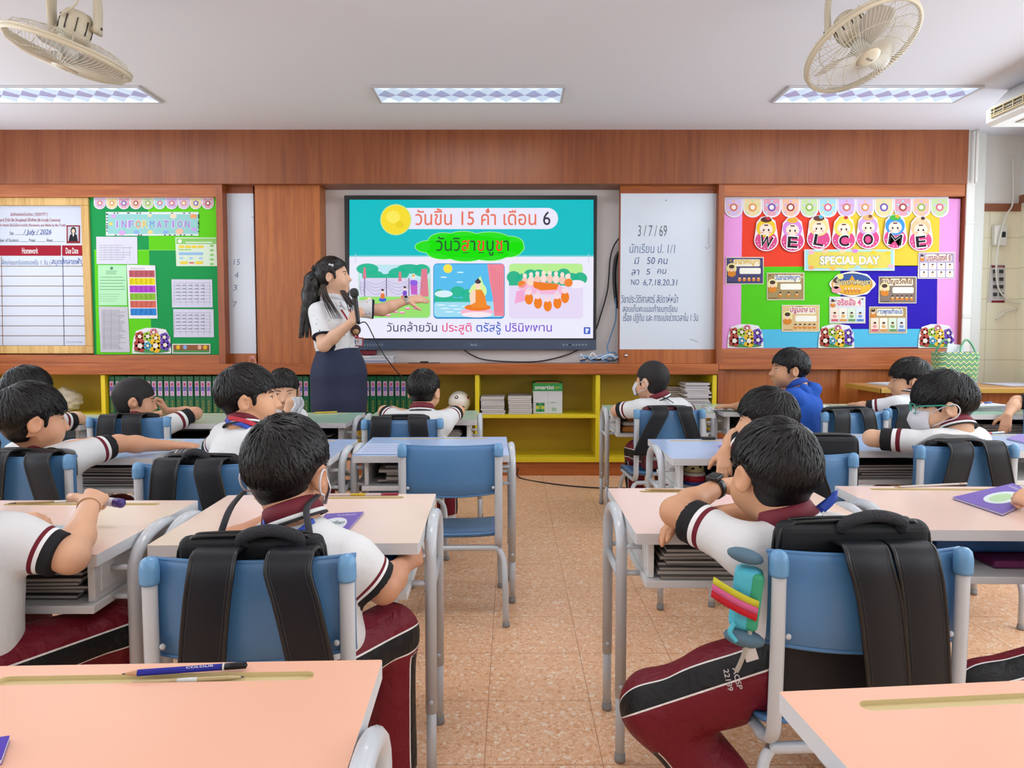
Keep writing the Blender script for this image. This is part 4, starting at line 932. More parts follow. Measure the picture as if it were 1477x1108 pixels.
# things on the counter behind the teacher
zt = zf(525) + 0.001
b = MB(); b.box((-0.15, -0.06, 0), (0.15, 0.06, 0.035), flat('#cfd2dc'), 0.004); b.box((-0.13, -0.0605, 0.008), (0.1, -0.0598, 0.02), flat('#8f9ab8')); o = b.build('document_box'); o.location = (xf(541, 5.32), 5.32, zt); tag(o, 'flat grey box on the counter below the screen, under another', 'box')
b = MB(); b.box((-0.14, -0.06, 0), (0.14, 0.06, 0.02), flat('#dfe0e6'), 0.003); b.box((-0.04, -0.0605, 0.006), (0.12, -0.0598, 0.014), flat('#b9bfcc')); o = b.build('document_box'); o.location = (xf(543, 5.32), 5.32, zt + 0.036); tag(o, 'thin white box lying on top of the flat grey box', 'box')
b = MB(); b.box((-0.09, -0.04, 0), (0.09, 0.04, 0.05), pbr('maroon_leather', '#7c1e2e', 0.4), 0.012); o = b.build('pencil_case'); o.location = (xf(526, 5.34), 5.34, zt + 0.058); tag(o, 'maroon case on the counter behind the teacher', 'case')
b = MB(); b.box((-0.12, -0.012, 0), (0.12, 0.012, 0.006), flat('#6b5a50'), 0.001); b.box((-0.03, -0.02, 0.006), (0.03, 0.02, 0.014), flat('#2a2628'), 0.002); o = b.build('pointer'); o.location = (xf(612, 5.25), 5.24, zt); tag(o, 'slim dark pointer lying on the counter under the screen', 'pointer')
t = thing('binder_clip', 'pink wire clip standing on the countertop edge beside the plain wood panel', 'clip', (xf(362), YF + 0.02, zt))
b = MB()
for sx_ in (-1, 1): b.tube([(0.012 * sx_, 0, 0.004), (0.03 * sx_, 0.0, 0.006), (0.012 * sx_, 0, 0.05), (0.006 * sx_, 0, 0.06), (-0.004 * sx_, 0, 0.05), (0.0, 0, 0.02)], 0.003, pbr('pink_metal', '#d9a0a4', 0.35, metal=0.4), 8)
b.build('wire_arms', t)
# ------------------------------------------------------------------ ceiling: fittings, fans, air conditioner
M_frame_l = pbr('lamp_frame', '#c9c9cd', 0.4)
M_lou_a = pbr('louvre_bright', '#b4c4d2', 0.3, emit=1.5); M_lou_b = pbr('louvre_mirror', '#8d90b4', 0.25, metal=0.5, emit=0.75); M_lou_c = pbr('louvre_mid', '#9fb0c4', 0.3, emit=1.15)
def make_lamp():
    t = thing('ceiling_light', 'recessed ceiling light', 'ceiling light')
    w, d = 1.19, 0.30; b = MB()
    for a, c in (((-w / 2, -d / 2), (w / 2, -d / 2 + 0.018)), ((-w / 2, d / 2 - 0.018), (w / 2, d / 2)), ((-w / 2, -d / 2 + 0.018), (-w / 2 + 0.018, d / 2 - 0.018)), ((w / 2 - 0.018, -d / 2 + 0.018), (w / 2, d / 2 - 0.018))):
        b.box((a[0], a[1], -0.012), (c[0], c[1], -0.001), M_frame_l, 0.002)
    b.build('frame', t); b = MB(); n = 10; x0, x1 = -w / 2 + 0.018, w / 2 - 0.018; y0, y1 = -d / 2 + 0.018, d / 2 - 0.018
    for i in range(n):
        for j in range(2):
            a0, a1 = x0 + (x1 - x0) * i / n, x0 + (x1 - x0) * (i + 1) / n; c0, c1 = y0 + (y1 - y0) * j / 2, y0 + (y1 - y0) * (j + 1) / 2
            V = [(a0, c0, -0.009), (a1, c0, -0.009), (a1, c1, -0.009), (a0, c1, -0.009), ((a0 + a1) / 2, (c0 + c1) / 2, -0.002)]
            b.add(V, [[0, 1, 4]], M_lou_a if j == 0 else M_lou_b); b.add(V, [[2, 3, 4]], M_lou_b if j == 0 else M_lou_a); b.add(V, [[1, 2, 4], [3, 0, 4]], M_lou_c)
    b.build('louvre', t); return t
lamp0 = make_lamp()
for k, (lx, ly) in enumerate(LAMPS[:3]):
    o = lamp0 if k == 0 else dup(lamp0)
    o.matrix_basis = Matrix.Translation((lx - 0.012, ly, CEIL)); o['group'] = 'ceiling lights'
    o['label'] = ['left recessed ceiling light with mirror louvres, partly behind a fan', 'middle recessed ceiling light with mirror louvres above the big screen', 'right recessed ceiling light with mirror louvres near the air conditioner'][k]

M_cream = pbr('fan_cream', '#cfc6ae', 0.45); M_wire = pbr('fan_wire', '#d4cdba', 0.4); M_blade = pbr('fan_blade', '#c9c7c0', 0.35); M_darkp = pbr('dark_plastic', '#2c2b2b', 0.5)
def make_fan(label, loc, face, yoke_rz):
    t = thing('ceiling_fan', label, 'fan', (loc[0], loc[1], CEIL))
    C = Vector((0, 0, loc[2] - CEIL)); f = Vector(face).normalized()
    R = f.to_track_quat('Z', 'Y').to_matrix().to_4x4(); M = Matrix.Translation(C) @ R       # local +z = blowing direction
    r = 0.225
    b = MB(); b.tube(arc((0, 0, 0), r, 0, 2 * math.pi, 48, (1, 0, 0), (0, 1, 0))[:-1], 0.009, M_cream, 10, closed=True, M=M); b.tube(arc((0, 0, -0.012), r + 0.004, 0, 2 * math.pi, 48, (1, 0, 0), (0, 1, 0))[:-1], 0.006, M_cream, 8, closed=True, M=M)
    b.tube(arc((0, 0, 0.042), r * 0.72, 0, 2 * math.pi, 40, (1, 0, 0), (0, 1, 0))[:-1], 0.0018, M_wire, 5, closed=True, M=M); b.tube(arc((0, 0, -0.055), r * 0.68, 0, 2 * math.pi, 40, (1, 0, 0), (0, 1, 0))[:-1], 0.002, M_wire, 5, closed=True, M=M); b.build('guard_rim', t)
    b = MB(); n = 84
    for k in range(n):
        a = 2 * math.pi * k / n; c, s = math.cos(a), math.sin(a); a2 = a + 0.25
        pts = [(r * math.cos(a), r * math.sin(a), 0.004), (r * 0.93 * math.cos(a + 0.04), r * 0.93 * math.sin(a + 0.04), 0.026), (r * 0.72 * math.cos(a + 0.1), r * 0.72 * math.sin(a + 0.1), 0.044), (r * 0.45 * math.cos(a + 0.18), r * 0.45 * math.sin(a + 0.18), 0.052), (0.05 * math.cos(a2), 0.05 * math.sin(a2), 0.055)]
        b.tube(pts, 0.0013, M_wire, 4, caps=False, M=M)
    b.build('front_grille', t)
    b = MB()
    for k in range(20):
        a = 2 * math.pi * k / 20; c, s = math.cos(a), math.sin(a)
        b.tube([(r * c, r * s, -0.01), (r * 0.92 * c, r * 0.92 * s, -0.04), (r * 0.68 * c, r * 0.68 * s, -0.057), (0.05 * c, 0.05 * s, -0.062)], 0.0018, M_wire, 4, caps=False, M=M)
    b.build('rear_grille', t)
    b = MB(); b.lathe([(0.0, 0.064), (0.03, 0.063), (0.046, 0.058), (0.05, 0.05), (0.046, 0.048)], M_cream, 24, M); hc = b.build('centre_cap', t)
    b = MB(); text_on(b, lambda u, v: M @ Vector((u, v, 0.0645)), 'Accord', (-0.02, -0.006, 0.02, 0.006), M_darkp, 0.01); b.build('lettering', hc)
    for k in range(3):
        g = []
        for i in range(9):
            rr = 0.035 + 0.165 * i / 8; row = []
            for j in range(6):
                w = (0.32 + 0.62 * math.sin(math.pi * min(1, i / 8 * 0.9 + 0.1))) * (j / 5 - 0.5); a = 2 * math.pi * k / 3 + w
                row.append(M @ Vector((rr * math.cos(a), rr * math.sin(a), 0.022 * (j / 5 - 0.5) * -2)))
            g.append(row)
        b = MB(); b.sheet(g, 0.002, M_blade); b.build('blade', t)
    b = MB(); b.lathe([(0.0, 0.03), (0.035, 0.03), (0.038, -0.02), (0.03, -0.03)], M_blade, 20, M); b.build('blade_hub', t)
    b = MB(); b.lathe([(0.046, -0.055), (0.058, -0.07), (0.062, -0.11), (0.058, -0.15), (0.044, -0.172), (0.02, -0.178), (0.0, -0.18)], M_cream, 24, M)
    for k in range(20):
        a = 2 * math.pi * k / 20; b.box((-0.002, 0.056, -0.142), (0.002, 0.0635, -0.085), M_darkp, 0, M @ Matrix.Rotation(a, 4, 'Z')) if k % 2 else None
    b.build('motor', t)
    # yoke
    P = M @ Vector((0, 0, -0.11)); Ry = Matrix.Rotation(yoke_rz, 4, 'Z'); ax = Ry @ Vector((1, 0, 0)); top = P + Vector((0, 0, 0.19))
    b = MB()
    for s in (-1, 1):
        b.tube(spline([top + ax * (0.02 * s), top + ax * (0.062 * s) + Vector((0, 0, -0.004)), P + ax * (0.088 * s) + Vector((0, 0, 0.11)), P + ax * (0.086 * s) + Vector((0, 0, -0.02))], 6), 0.030, M_cream, 10, flatten=(0.45, tuple(Ry @ Vector((0, 1, 0)))))
        b.tube([P + ax * (0.055 * s), P + ax * (0.099 * s)], 0.013, M_cream, 12)
        b.tube([P + ax * (0.098 * s), P + ax * (0.103 * s)], 0.006, M_darkp, 10)
    b.build('yoke', t)
    b = MB(); b.box((top.x - 0.075, top.y - 0.05, top.z - 0.012), (top.x + 0.075, top.y + 0.05, top.z + 0.03), M_cream, 0.012); b.tube([top + Vector((0, 0, 0.0)), (top.x, top.y, 0.0)], 0.036, M_cream, 16); b.lathe([(0.05, -0.03), (0.09, -0.02), (0.095, -0.001)], M_cream, 24, Matrix.Translation((top.x, top.y, 0))); b.build('ceiling_mount', t)
    b = MB(); b.tube(spline([top + ax * 0.03 + Vector((0, -0.02, -0.03)), P + ax * 0.05 + Vector((0, -0.07, 0.07)), P + ax * -0.02 + Vector((0, -0.065, 0.02))], 8), 0.004, M_cream, 8); b.build('motor_wire', t)
    b = MB(); b.ell(top + Vector((0, 0, -0.035)), (0.03, 0.022, 0.016), M_darkp, 12); b.build('swivel_joint', t)
    return t
make_fan('left cream ceiling fan seen almost edge-on, facing down', (-1.81, 2.85, 2.224), (-0.29, 0.0, -0.957), 0.1)
f2 = make_fan('right cream ceiling fan with its round grille turned to the room', (1.43, 2.85, 2.25), (0.25, -0.42, -0.87), -0.4)

t = thing('air_conditioner', 'white ceiling mounted air conditioner at the right edge', 'air conditioner', (3.25, 3.7, 2.36))
prof = [(2.94, 2.385), (2.94, 2.46), (2.985, 2.50), (3.07, CEIL - 0.002), (3.62, CEIL - 0.002), (3.62, 2.40), (3.55, 2.37), (2.97, 2.365)]
y0, y1 = 2.95, 4.31; b = MB(); n = len(prof)
b.add([(x, y0, z) for x, z in prof] + [(x, y1, z) for x, z in prof], [[i, (i + 1) % n, n + (i + 1) % n, n + i] for i in range(n)] + [list(range(n))[::-1], list(range(n, 2 * n))], pbr('aircon_shell', '#e2e2e0', 0.35)); b.build('case', t, world=True)
b = MB(); b.box((2.934, y0 + 0.08, 2.408), (2.942, y1 - 0.05, 2.452), pbr('aircon_dark', '#5d5448', 0.6))
b.build('outlet', t, world=True)
b = MB()
for k in range(16): b.box((2.926, y0 + 0.1 + 0.078 * k, 2.41), (2.936, y0 + 0.106 + 0.078 * k, 2.45), pbr('aircon_louvre', '#cdbf94', 0.5))
b.box((2.924, y0 + 0.08, 2.45), (2.944, y1 - 0.05, 2.458), pbr('aircon_louvre', '#cdbf94', 0.5)); b.box((2.924, y0 + 0.08, 2.402), (2.944, y1 - 0.05, 2.408), pbr('aircon_louvre', '#cdbf94', 0.5))
for q in (2.415, 2.432): b.box((2.929, y0 + 0.08, q), (2.938, y1 - 0.05, q + 0.004), pbr('aircon_louvre', '#cdbf94', 0.5))
b.build('louvre_grid', t, world=True)
b = MB(); b.box((3.05, y0 + 0.1, 2.358), (3.5, y1 - 0.1, 2.3655), pbr('aircon_filter', '#b9b6ab', 0.7, bump=0.4, bscale=300), 0.002); b.build('intake_grille', t, world=True)
b = MB(); b.box((3.40, 4.18, 2.29), (3.89, 4.215, 2.36), pbr('bracket_cream', '#d6cba8', 0.5), 0.004); b.box((3.84, 4.16, 2.20), (3.895, 4.235, 2.42), pbr('bracket_cream', '#d6cba8', 0.5), 0.004); b.build('bracket', t, world=True)
cable('ceiling_pipe', 'white pipe trunking along the wall top beside the pillar', [(3.44, 5.13, 2.2), (3.44, 5.13, 2.585)], 0.012, '#d8d6d0', 8, 'pipe')

# ------------------------------------------------------------------ school desks
M_edge = pbr('desk_edge', '#cbcdd0', 0.45, var=0.06, vscale=14); M_box = pbr('desk_box', '#dee0e0', 0.4, var=0.05, vscale=10); M_leg = pbr('grey_tube', '#bec4ca', 0.3, coat=0.3)
M_groove = pbr('groove_beige', '#cbb988', 0.5)
DESK_TOP = {'green': pbr('laminate_green', '#a8cdb6', 0.2, coat=0.1, var=0.02), 'blue': pbr('laminate_blue', '#a9c3ea', 0.2, coat=0.1, var=0.02), 'pink': pbr('laminate_pink', '#e9cdc0', 0.2, coat=0.1, var=0.02), 'peach': pbr('laminate_peach', '#e4b096', 0.3, spec=0.25, coat=0.0, var=0.02)}
DW, DD, DH, SL = 0.60, 0.468, 0.62, 0.026
ZS = DH - SL - 0.098                       # top of the shelf board under the top
def desk_top_mesh(mat):
    b = MB(); w, d = DW / 2, DD / 2
    gy, gw, gl = d - 0.042, 0.012, 0.213
    slot = [(gl * 1 - gw + gw * math.cos(a), gy + gw * math.sin(a)) for a in [math.radians(-90 + 22.5 * k) for k in range(9)]] + [(-gl + gw + gw * math.cos(a), gy + gw * math.sin(a)) for a in [math.radians(90 + 22.5 * k) for k in range(9)]]
    q = 0.004
    outer = []
    for cx, cy, a0 in ((w - q, -d + q, -90), (w - q, d - q, 0), (-w + q, d - q, 90), (-w + q, -d + q, 180)):
        for k in range(4): outer.append((cx + q * math.cos(math.radians(a0 + 30 * k)), cy + q * math.sin(math.radians(a0 + 30 * k))))
    bm = bmesh.new(); ov = [bm.verts.new((x, y, DH)) for x, y in outer]; iv = [bm.verts.new((x, y, DH)) for x, y in slot]
    ed = [bm.edges.new((ov[i], ov[(i + 1) % len(ov)])) for i in range(len(ov))] + [bm.edges.new((iv[i], iv[(i + 1) % len(iv)])) for i in range(len(iv))]
    bmesh.ops.triangle_fill(bm, use_beauty=True, use_dissolve=False, edges=ed)
    for f in [f for f in bm.faces if all(v in iv for v in f.verts)]: bm.faces.remove(f)
    bm.normal_update()
    for f in bm.faces:
        if f.normal.z < 0: f.normal_flip()
    b.bm(bm, mat)
    n = len(slot); V = [(x, y, DH) for x, y in slot] + [(x, y, DH - 0.006) for x, y in slot]
    b.add(V, [[i, i + n, (i + 1) % n + n, (i + 1) % n] for i in range(n)], M_groove); b.add(V[n:], [list(range(n))], M_groove)
    n = len(outer); V = [(x, y, DH) for x, y in outer] + [(x, y, DH - SL) for x, y in outer]
    b.add(V, [[i + n, i, (i + 1) % n, (i + 1) % n + n][::-1] for i in range(n)], M_edge); b.add(V[n:], [list(range(n))[::-1]], M_edge)
    return b
def make_desk(color):
    t = thing('school_desk', 'school desk', 'desk')
    desk_top_mesh(DESK_TOP[color]).build('desktop', t)
    w, d = DW / 2, DD / 2
    b = MB(); b.box((-w + 0.03, -d + 0.03, ZS - 0.018), (w - 0.03, d - 0.05, ZS), M_box, 0.002); b.build('shelf_board', t)
    for s in (-1, 1):
        x = s * (w - 0.046); b = MB(); b.box((x - 0.008, -d + 0.05, ZS + 0.0005), (x + 0.008, d - 0.06, DH - SL - 0.0005), M_box, 0.002); sp = b.build('side_panel', t)
        b = MB(); xx = x + s * 0.0095; b.box((xx - 0.002, -d + 0.07, ZS + 0.018), (xx + 0.002, -0.02, ZS + 0.08), M_box, 0.0015); b.box((xx - 0.002, 0.0, ZS + 0.018), (xx + 0.002, d - 0.08, ZS + 0.08), M_box, 0.0015); b.build('moulded_panel', sp)
    b = MB(); b.box((-w + 0.05, d - 0.066, ZS + 0.0005), (w - 0.05, d - 0.054, DH - SL - 0.0005), M_box); b.build('rear_panel', t)
    for s in (-1, 1):
        x = s * (w + 0.0155); ya, yb = -0.125, 0.115; b = MB(); r = 0.0142
        top = [(x, ya, 0.17), (x, ya, 0.50)] + [((x), (ya + yb) / 2 - (yb - ya) / 2 * math.cos(math.pi * k / 12), 0.545 + 0.075 * math.sin(math.pi * k / 12)) for k in range(13)] + [(x, yb, 0.50), (x, yb, 0.17)]
        b.tube(top, r, M_leg, 12); b.build('leg_frame', t)
        for yy in (ya, yb):
            b = MB(); b.tube([(x, yy, 0.18), (x, yy, 0.012)], 0.0122, M_leg, 12); b.tube([(x, yy - 0.018, 0.20), (x, yy + 0.018, 0.20)], 0.006, M_leg, 8); lg = b.build('leg', t)
            b = MB(); b.lathe([(0.0135, 0.001), (0.0145, 0.008), (0.0135, 0.022)], pbr('grey_rubber', '#8b8d8e', 0.6), 12, Matrix.Translation((x, yy, 0))); b.build('foot_cap', lg)
        b = MB(); b.tube([(x, ya, 0.47), (x, yb, 0.47)], 0.010, M_leg, 10); b.build('side_rail', t)
        for yy, zz in ((ya, 0.555), (yb, 0.555), (ya, ZS - 0.008), (yb, ZS - 0.008)):
            b = MB(); b.tube([(x - s * 0.006, yy, zz), (s * (w - 0.034), yy, zz)], 0.007, M_leg, 8); b.build('bracket', t)
    return t
DESKS = {}
def place_desk(key, color, cx, cy, rz, label, group, first={}):
    if color not in first: first[color] = o = make_desk(color)
    else: o = dup(first[color])
    o.matrix_basis = Matrix.Translation((cx, cy, 0)) @ Matrix.Rotation(rz, 4, 'Z'); o['label'] = label; o['group'] = group
    DESKS[key] = (Matrix.Translation((cx, cy, 0)) @ Matrix.Rotation(rz, 4, 'Z')); return o
G_ = 'school desks with %s tops'
place_desk('d0', 'peach', -0.478, 0.715, 0.035, 'peach topped desk in the left foreground carrying the blue pencil', G_ % 'peach')
place_desk('d1', 'peach', 0.668, 0.664, 0.085, 'peach topped desk in the right foreground with an empty pencil groove', G_ % 'peach')
place_desk('c0', 'pink', -1.18, 1.66, 0.0, 'pink topped desk at the left edge where a child holds a purple capped tube', G_ % 'pink')
place_desk('c1', 'pink', -0.515, 1.73, 0.03, 'pink topped desk of the boy with mask loops, purple workbook on it', G_ % 'pink')
place_desk('c2', 'pink', 0.59, 1.81, 0.0, 'pink topped desk of the boy wearing a black watch', G_ % 'pink')
place_desk('c3', 'pink', 1.285, 1.835, -0.02, 'pink topped desk at the right edge with a purple book', G_ % 'pink')
place_desk('b1', 'blue', -1.65, 2.775, 0.0, 'blue topped desk under the boy with his arm stretched out', G_ % 'blue')
place_desk('b2', 'blue', -0.98, 2.76, 0.0, 'blue topped desk with an open light blue book on it', G_ % 'blue')
place_desk('b3', 'blue', -0.318, 2.825, 0.03, 'blue topped desk in front of the empty blue chair', G_ % 'blue')
place_desk('b4', 'blue', 0.90, 2.765, 0.0, 'blue topped desk with a patterned cup on its shelf', G_ % 'blue')
place_desk('b5', 'blue', 1.565, 2.925, 0.0, 'blue topped desk of the boy wearing green glasses', G_ % 'blue')
place_desk('b6', 'blue', 2.24, 2.92, 0.0, 'blue topped desk at the right edge with an open purple notebook', G_ % 'blue')
place_desk('a1', 'green', -2.495, 3.68, 0.0, 'mint topped desk at the far left with purple stripes of paper', G_ % 'mint green')
place_desk('a2', 'green', -1.83, 3.74, 0.0, 'mint topped desk where a boy rests his cheek on his hand', G_ % 'mint green')
place_desk('a3', 'green', -1.165, 3.77, 0.0, 'mint topped desk in front of the teacher with yellow pencils', G_ % 'mint green')
place_desk('a4', 'green', -0.498, 3.87, 0.03, 'mint topped desk by the aisle close to the football', G_ % 'mint green')
place_desk('a5', 'green', 0.885, 4.19, 0.0, 'mint topped desk right of the aisle with orange pouches inside', G_ % 'mint green')
place_desk('a6', 'green', 1.55, 4.25, 0.0, 'mint topped desk under the hand of the boy in the blue hoodie', G_ % 'mint green')
place_desk('a7', 'green', 2.215, 4.26, 0.0, 'mint topped desk in front of the teacher table with a purple sheet', G_ % 'mint green')
place_desk('a8', 'green', 2.90, 4.12, 0.0, 'mint topped desk at the far right piled with workbooks', G_ % 'mint green')

# ------------------------------------------------------------------ chairs
M_blue = pbr('chair_blue_plastic', '#4a7aa8', 0.34, bump=0.02, bscale=400, var=0.04, vscale=8); M_cap = pbr('chair_cap_blue', '#6496c0', 0.32)
CH = 0.68
def make_chair():
    t = thing('school_chair', 'blue school chair', 'chair'); W_ = 0.178
    g = []
    prof = [(0.492, 0.010), (0.50, 0.004), (0.54, 0.0), (0.60, -0.002), (0.655, 0.0), (0.668, 0.004), (0.671, 0.010)]
    for i in range(25):
        x = -W_ - 0.012 + (2 * W_ + 0.024) * i / 24; bow = -0.022 * (1 - (x / W_) ** 2)
        g.append([(x, 0.016 + bow + dy, z - 0.012 * (1 - (x / W_) ** 2) * (1 if z < 0.55 else 0.25)) for z, dy in prof])
    b = MB(); b.sheet(g, 0.006, M_blue); 
    for z, dz in ((0.671, 0.25), (0.492, 1)):
        b.tube([(-W_ - 0.012 + (2 * W_ + 0.024) * i / 24, 0.022 - 0.022 * (1 - ((-W_ - 0.012 + (2 * W_ + 0.024) * i / 24) / W_) ** 2), z - 0.012 * dz * (1 - ((-W_ - 0.012 + (2 * W_ + 0.024) * i / 24) / W_) ** 2)) for i in range(25)], 0.0045, M_blue, 8)
    bk = b.build('backrest', t)
    for s in (-1, 1): b = MB(); b.ell((s * (W_ - 0.02), -0.004, 0.515), (0.006, 0.004, 0.006), M_leg, 10); b.build('rivet', bk)
    for s in (-1, 1):
        b = MB(); x = s * W_
        b.tube(spline([(x, -0.004, 0.655), (x, -0.002, 0.5), (x, 0.004, 0.36), (x, 0.012, 0.315), (x, 0.04, 0.292), (x, 0.09, 0.288), (x, 0.33, 0.288)], 5), 0.0145, M_leg, 12, flatten=(0.62, (1, 0, 0))); p = b.build('back_post', t)
        b = MB(); b.lathe([(0.0165, 0.632), (0.0175, 0.638), (0.0175, 0.662), (0.0150, 0.675), (0.0085, 0.681), (0.0, 0.683)], M_cap, 16, Matrix.Translation((x, -0.003, 0))); b.build('post_cap', p)
    g = []
    for i in range(13):
        u = i / 12; y = 0.015 + 0.355 * u; z = 0.312 + 0.022 * max(0, 1 - u * 5) ** 2 - 0.008 * math.sin(math.pi * u) - 0.035 * max(0, (u - 0.85) / 0.15) ** 2
        g.append([(-0.185 + 0.37 * j / 10, y, z + 0.010 * (2 * abs(j / 10 - 0.5)) ** 3) for j in range(11)])
    b = MB(); b.sheet(g, 0.009, M_blue); b.build('seat', t)
    for y, fy, wx in ((0.03, -0.035, 0.205), (0.31, 0.36, 0.19)):
        b = MB(); pts = [(-wx, fy, 0.012), (-wx + 0.003, fy, 0.15), (-wx + 0.008, y - (y - fy) * 0.3, 0.235), (-wx + 0.03, y, 0.272), (-wx + 0.06, y, 0.277)]
        b.tube(spline(pts + [(-p[0], p[1], p[2]) for p in pts[::-1]], 5), 0.0115, M_leg, 10); fr = b.build('leg_frame', t)
        for s in (-1, 1):
            b = MB(); b.lathe([(0.013, 0.001), (0.0145, 0.006), (0.0125, 0.02)], pbr('grey_rubber', '#8b8d8e', 0.6), 12, Matrix.Translation((s * wx, fy, 0))); b.build('foot_cap', fr)
    return t
CHAIRS = {}
chair0 = make_chair()
def place_chair(key, x, y, rz, label, first=[True]):
    o = chair0 if first[0] else dup(chair0); first[0] = False
    M = Matrix.Translation((x, y, 0)) @ Matrix.Rotation(rz, 4, 'Z'); o.matrix_basis = M; o['label'] = label; o['group'] = 'blue school chairs'; CHAIRS[key] = M
    return o
place_chair('C1', -0.483, 1.235, 0.05, 'blue chair of the boy with mask loops, two black straps hanging over it')
place_chair('C2', 0.681, 1.275, 0.04, 'blue chair in the right foreground with a big black backpack')
place_chair('C0', -1.19, 1.18, 0.0, 'blue chair under the child at the left edge')
place_chair('C3', 1.44, 1.27, 0.0, 'blue chair under the child at the right edge')
place_chair('Be', -0.228, 2.51, 0.03, 'empty blue chair beside the aisle')
place_chair('B1', -1.67, 2.28, 0.0, 'blue chair of the boy stretching out his arm, at the left')
place_chair('B2', -1.0, 2.135, 0.0, 'blue chair with a soft black bag, left behind the boy with mask loops')
place_chair('B3', 0.985, 2.31, 0.0, 'blue chair behind the boy with the watch, draped with a dark bag')
place_chair('B4', 1.665, 2.48, 0.06, 'blue chair of the boy wearing green glasses')
place_chair('A2', -1.868, 3.31, 0.1, 'blue chair of the boy resting his cheek on his hand')
place_chair('A1', -2.5, 3.2, 0.0, 'blue chair at the far left edge')
place_chair('A3', -1.2, 3.3, 0.0, 'blue chair under the boy turned towards us')
place_chair('A4', -0.522, 3.24, 0.1, 'blue chair of the boy below the big screen')
place_chair('A5', 0.845, 3.645, 0.06, 'blue chair of the masked boy with very short hair')
place_chair('A6', 1.79, 3.54, 0.2, 'blue chair with two dark straps behind the boy in the blue hoodie')
place_chair('A7', 2.22, 3.70, 0.08, 'blue chair of the boy in front of the woven bag')
place_chair('A8', 2.93, 3.62, 0.0, 'blue chair at the far right edge')

# ------------------------------------------------------------------ teacher's table and the woven bag
t = thing('teacher_table', 'brown wooden teacher table with yellow edge at the right', 'table', (3.09, 4.8, 0))
ZT = 0.72
b = MB(); b.box((2.47, 4.56, ZT - 0.035), (3.85, 5.04, ZT), wood('table_top', '#a9743a', '#c79352', 'X', 0.35), 0.004); b.box((2.465, 4.555, ZT - 0.033), (3.85, 4.562, ZT - 0.004), pbr('table_edge', '#b9923f', 0.45)); b.box((2.464, 4.555, ZT - 0.033), (2.471, 5.04, ZT - 0.004), pbr('table_edge', '#b9923f', 0.45)); b.build('table_top', t, world=True)
for x0, x1 in ((2.54, 2.57), (3.74, 3.77)):
    b = MB(); b.box((x0, 4.62, 0.001), (x1, 5.0, ZT - 0.036), W_panel); b.build('side_panel', t, world=True)
b = MB(); b.box((2.57, 4.64, 0.25), (3.74, 4.66, ZT - 0.036), W_panel); b.build('modesty_panel', t, world=True)
def paper_stack(label, x, y, z, w, d, rz, n, cols, cat='paper', name='worksheet', group=None):
    for k in range(n):
        b = MB(); b.box((-w / 2, -d / 2, 0), (w / 2, d / 2, 0.0022), flat(cols[k % len(cols)])); 
        for q in range(6): b.box((-w * 0.38, -d * 0.36 + q * d * 0.13, 0.0022), (w * (0.1 + 0.25 * ((q * 7) % 3) / 2), -d * 0.355 + q * d * 0.13, 0.0024), flat('#9aa0ae'))
        o = b.build(name); o.location = (x + 0.01 * k, y + 0.006 * k, z + 0.0012 + 0.0034 * k); o.rotation_euler = (0, 0, rz + 0.05 * k); tag(o, label, cat, group)
paper_stack('white worksheet on the left end of the teacher table', 2.73, 4.82, ZT, 0.26, 0.3, 0.25, 3, ['#e4e4ea'], group='worksheets on the teacher table')
paper_stack('pale worksheet on the right end of the teacher table', 3.55, 4.82, ZT, 0.3, 0.26, 0.1, 2, ['#d9d5e0'], group='right worksheets on the teacher table')

def weave_mat():
    m, nt, bs = new_mat('woven_strip'); N = nt.nodes.new; L = nt.links.new
    tc = N('ShaderNodeTexCoord'); sp = N('ShaderNodeSeparateXYZ'); L(tc.outputs['Object'], sp.inputs[0])
    def math_(op, a, b=None):
        n = N('ShaderNodeMath'); n.operation = op
        for i, v in enumerate((a, b)):
            if v is None: continue
            if isinstance(v, (int, float)): n.inputs[i].default_value = v
            else: L(v, n.inputs[i])
        return n.outputs[0]
    u = math_('MULTIPLY', math_('ADD', sp.outputs[0], sp.outputs[1]), 1 / 0.040); tri = math_('ABSOLUTE', math_('SUBTRACT', math_('FRACT', u), 0.5))
    v = math_('ADD', math_('MULTIPLY', sp.outputs[2], 1 / 0.034), math_('MULTIPLY', tri, 1.15))
    fr = math_('FRACT', v); r = N('ShaderNodeValToRGB'); r.color_ramp.interpolation = 'CONSTANT'; el = r.color_ramp.elements
    el[0].color = lin('#c6cc8c'); el[1].position = 0.32; el[1].color = lin('#4f8f52')
    e = el.new(0.62); e.color = lin('#7fb08a'); e = el.new(0.80); e.color = lin('#35607a')
    L(fr, r.inputs['Fac']); L(r.outputs['Color'], bs.inputs['Base Color']); bs.inputs['Roughness'].default_value = 0.4
    return m
t = thing('woven_bag', 'green and cream zigzag woven bag on the teacher table', 'bag', (3.09, 4.76, ZT + 0.001))
MW = weave_mat(); hw, hd, hh = 0.142, 0.075, 0.235
b = MB(); n = 24; V = []; F_ = []
for i, (k, z) in enumerate(((0.86, 0), (0.9, 0.04), (0.97, 0.13), (1.0, hh), (0.97, hh), (0.86, 0.03))):
    for j in range(n):
        a = 2 * math.pi * j / n; c, s = math.cos(a), math.sin(a); V.append((hw * k * math.copysign(abs(c) ** 0.4, c), hd * k * math.copysign(abs(s) ** 0.4, s), z))
for i in range(5):
    for j in range(n): F_.append([i * n + j, i * n + (j + 1) % n, (i + 1) * n + (j + 1) % n, (i + 1) * n + j])
F_.append(list(range(n))[::-1]); F_.append([5 * n + j for j in range(n)])
b.add(V, F_, MW); b.build('body', t)
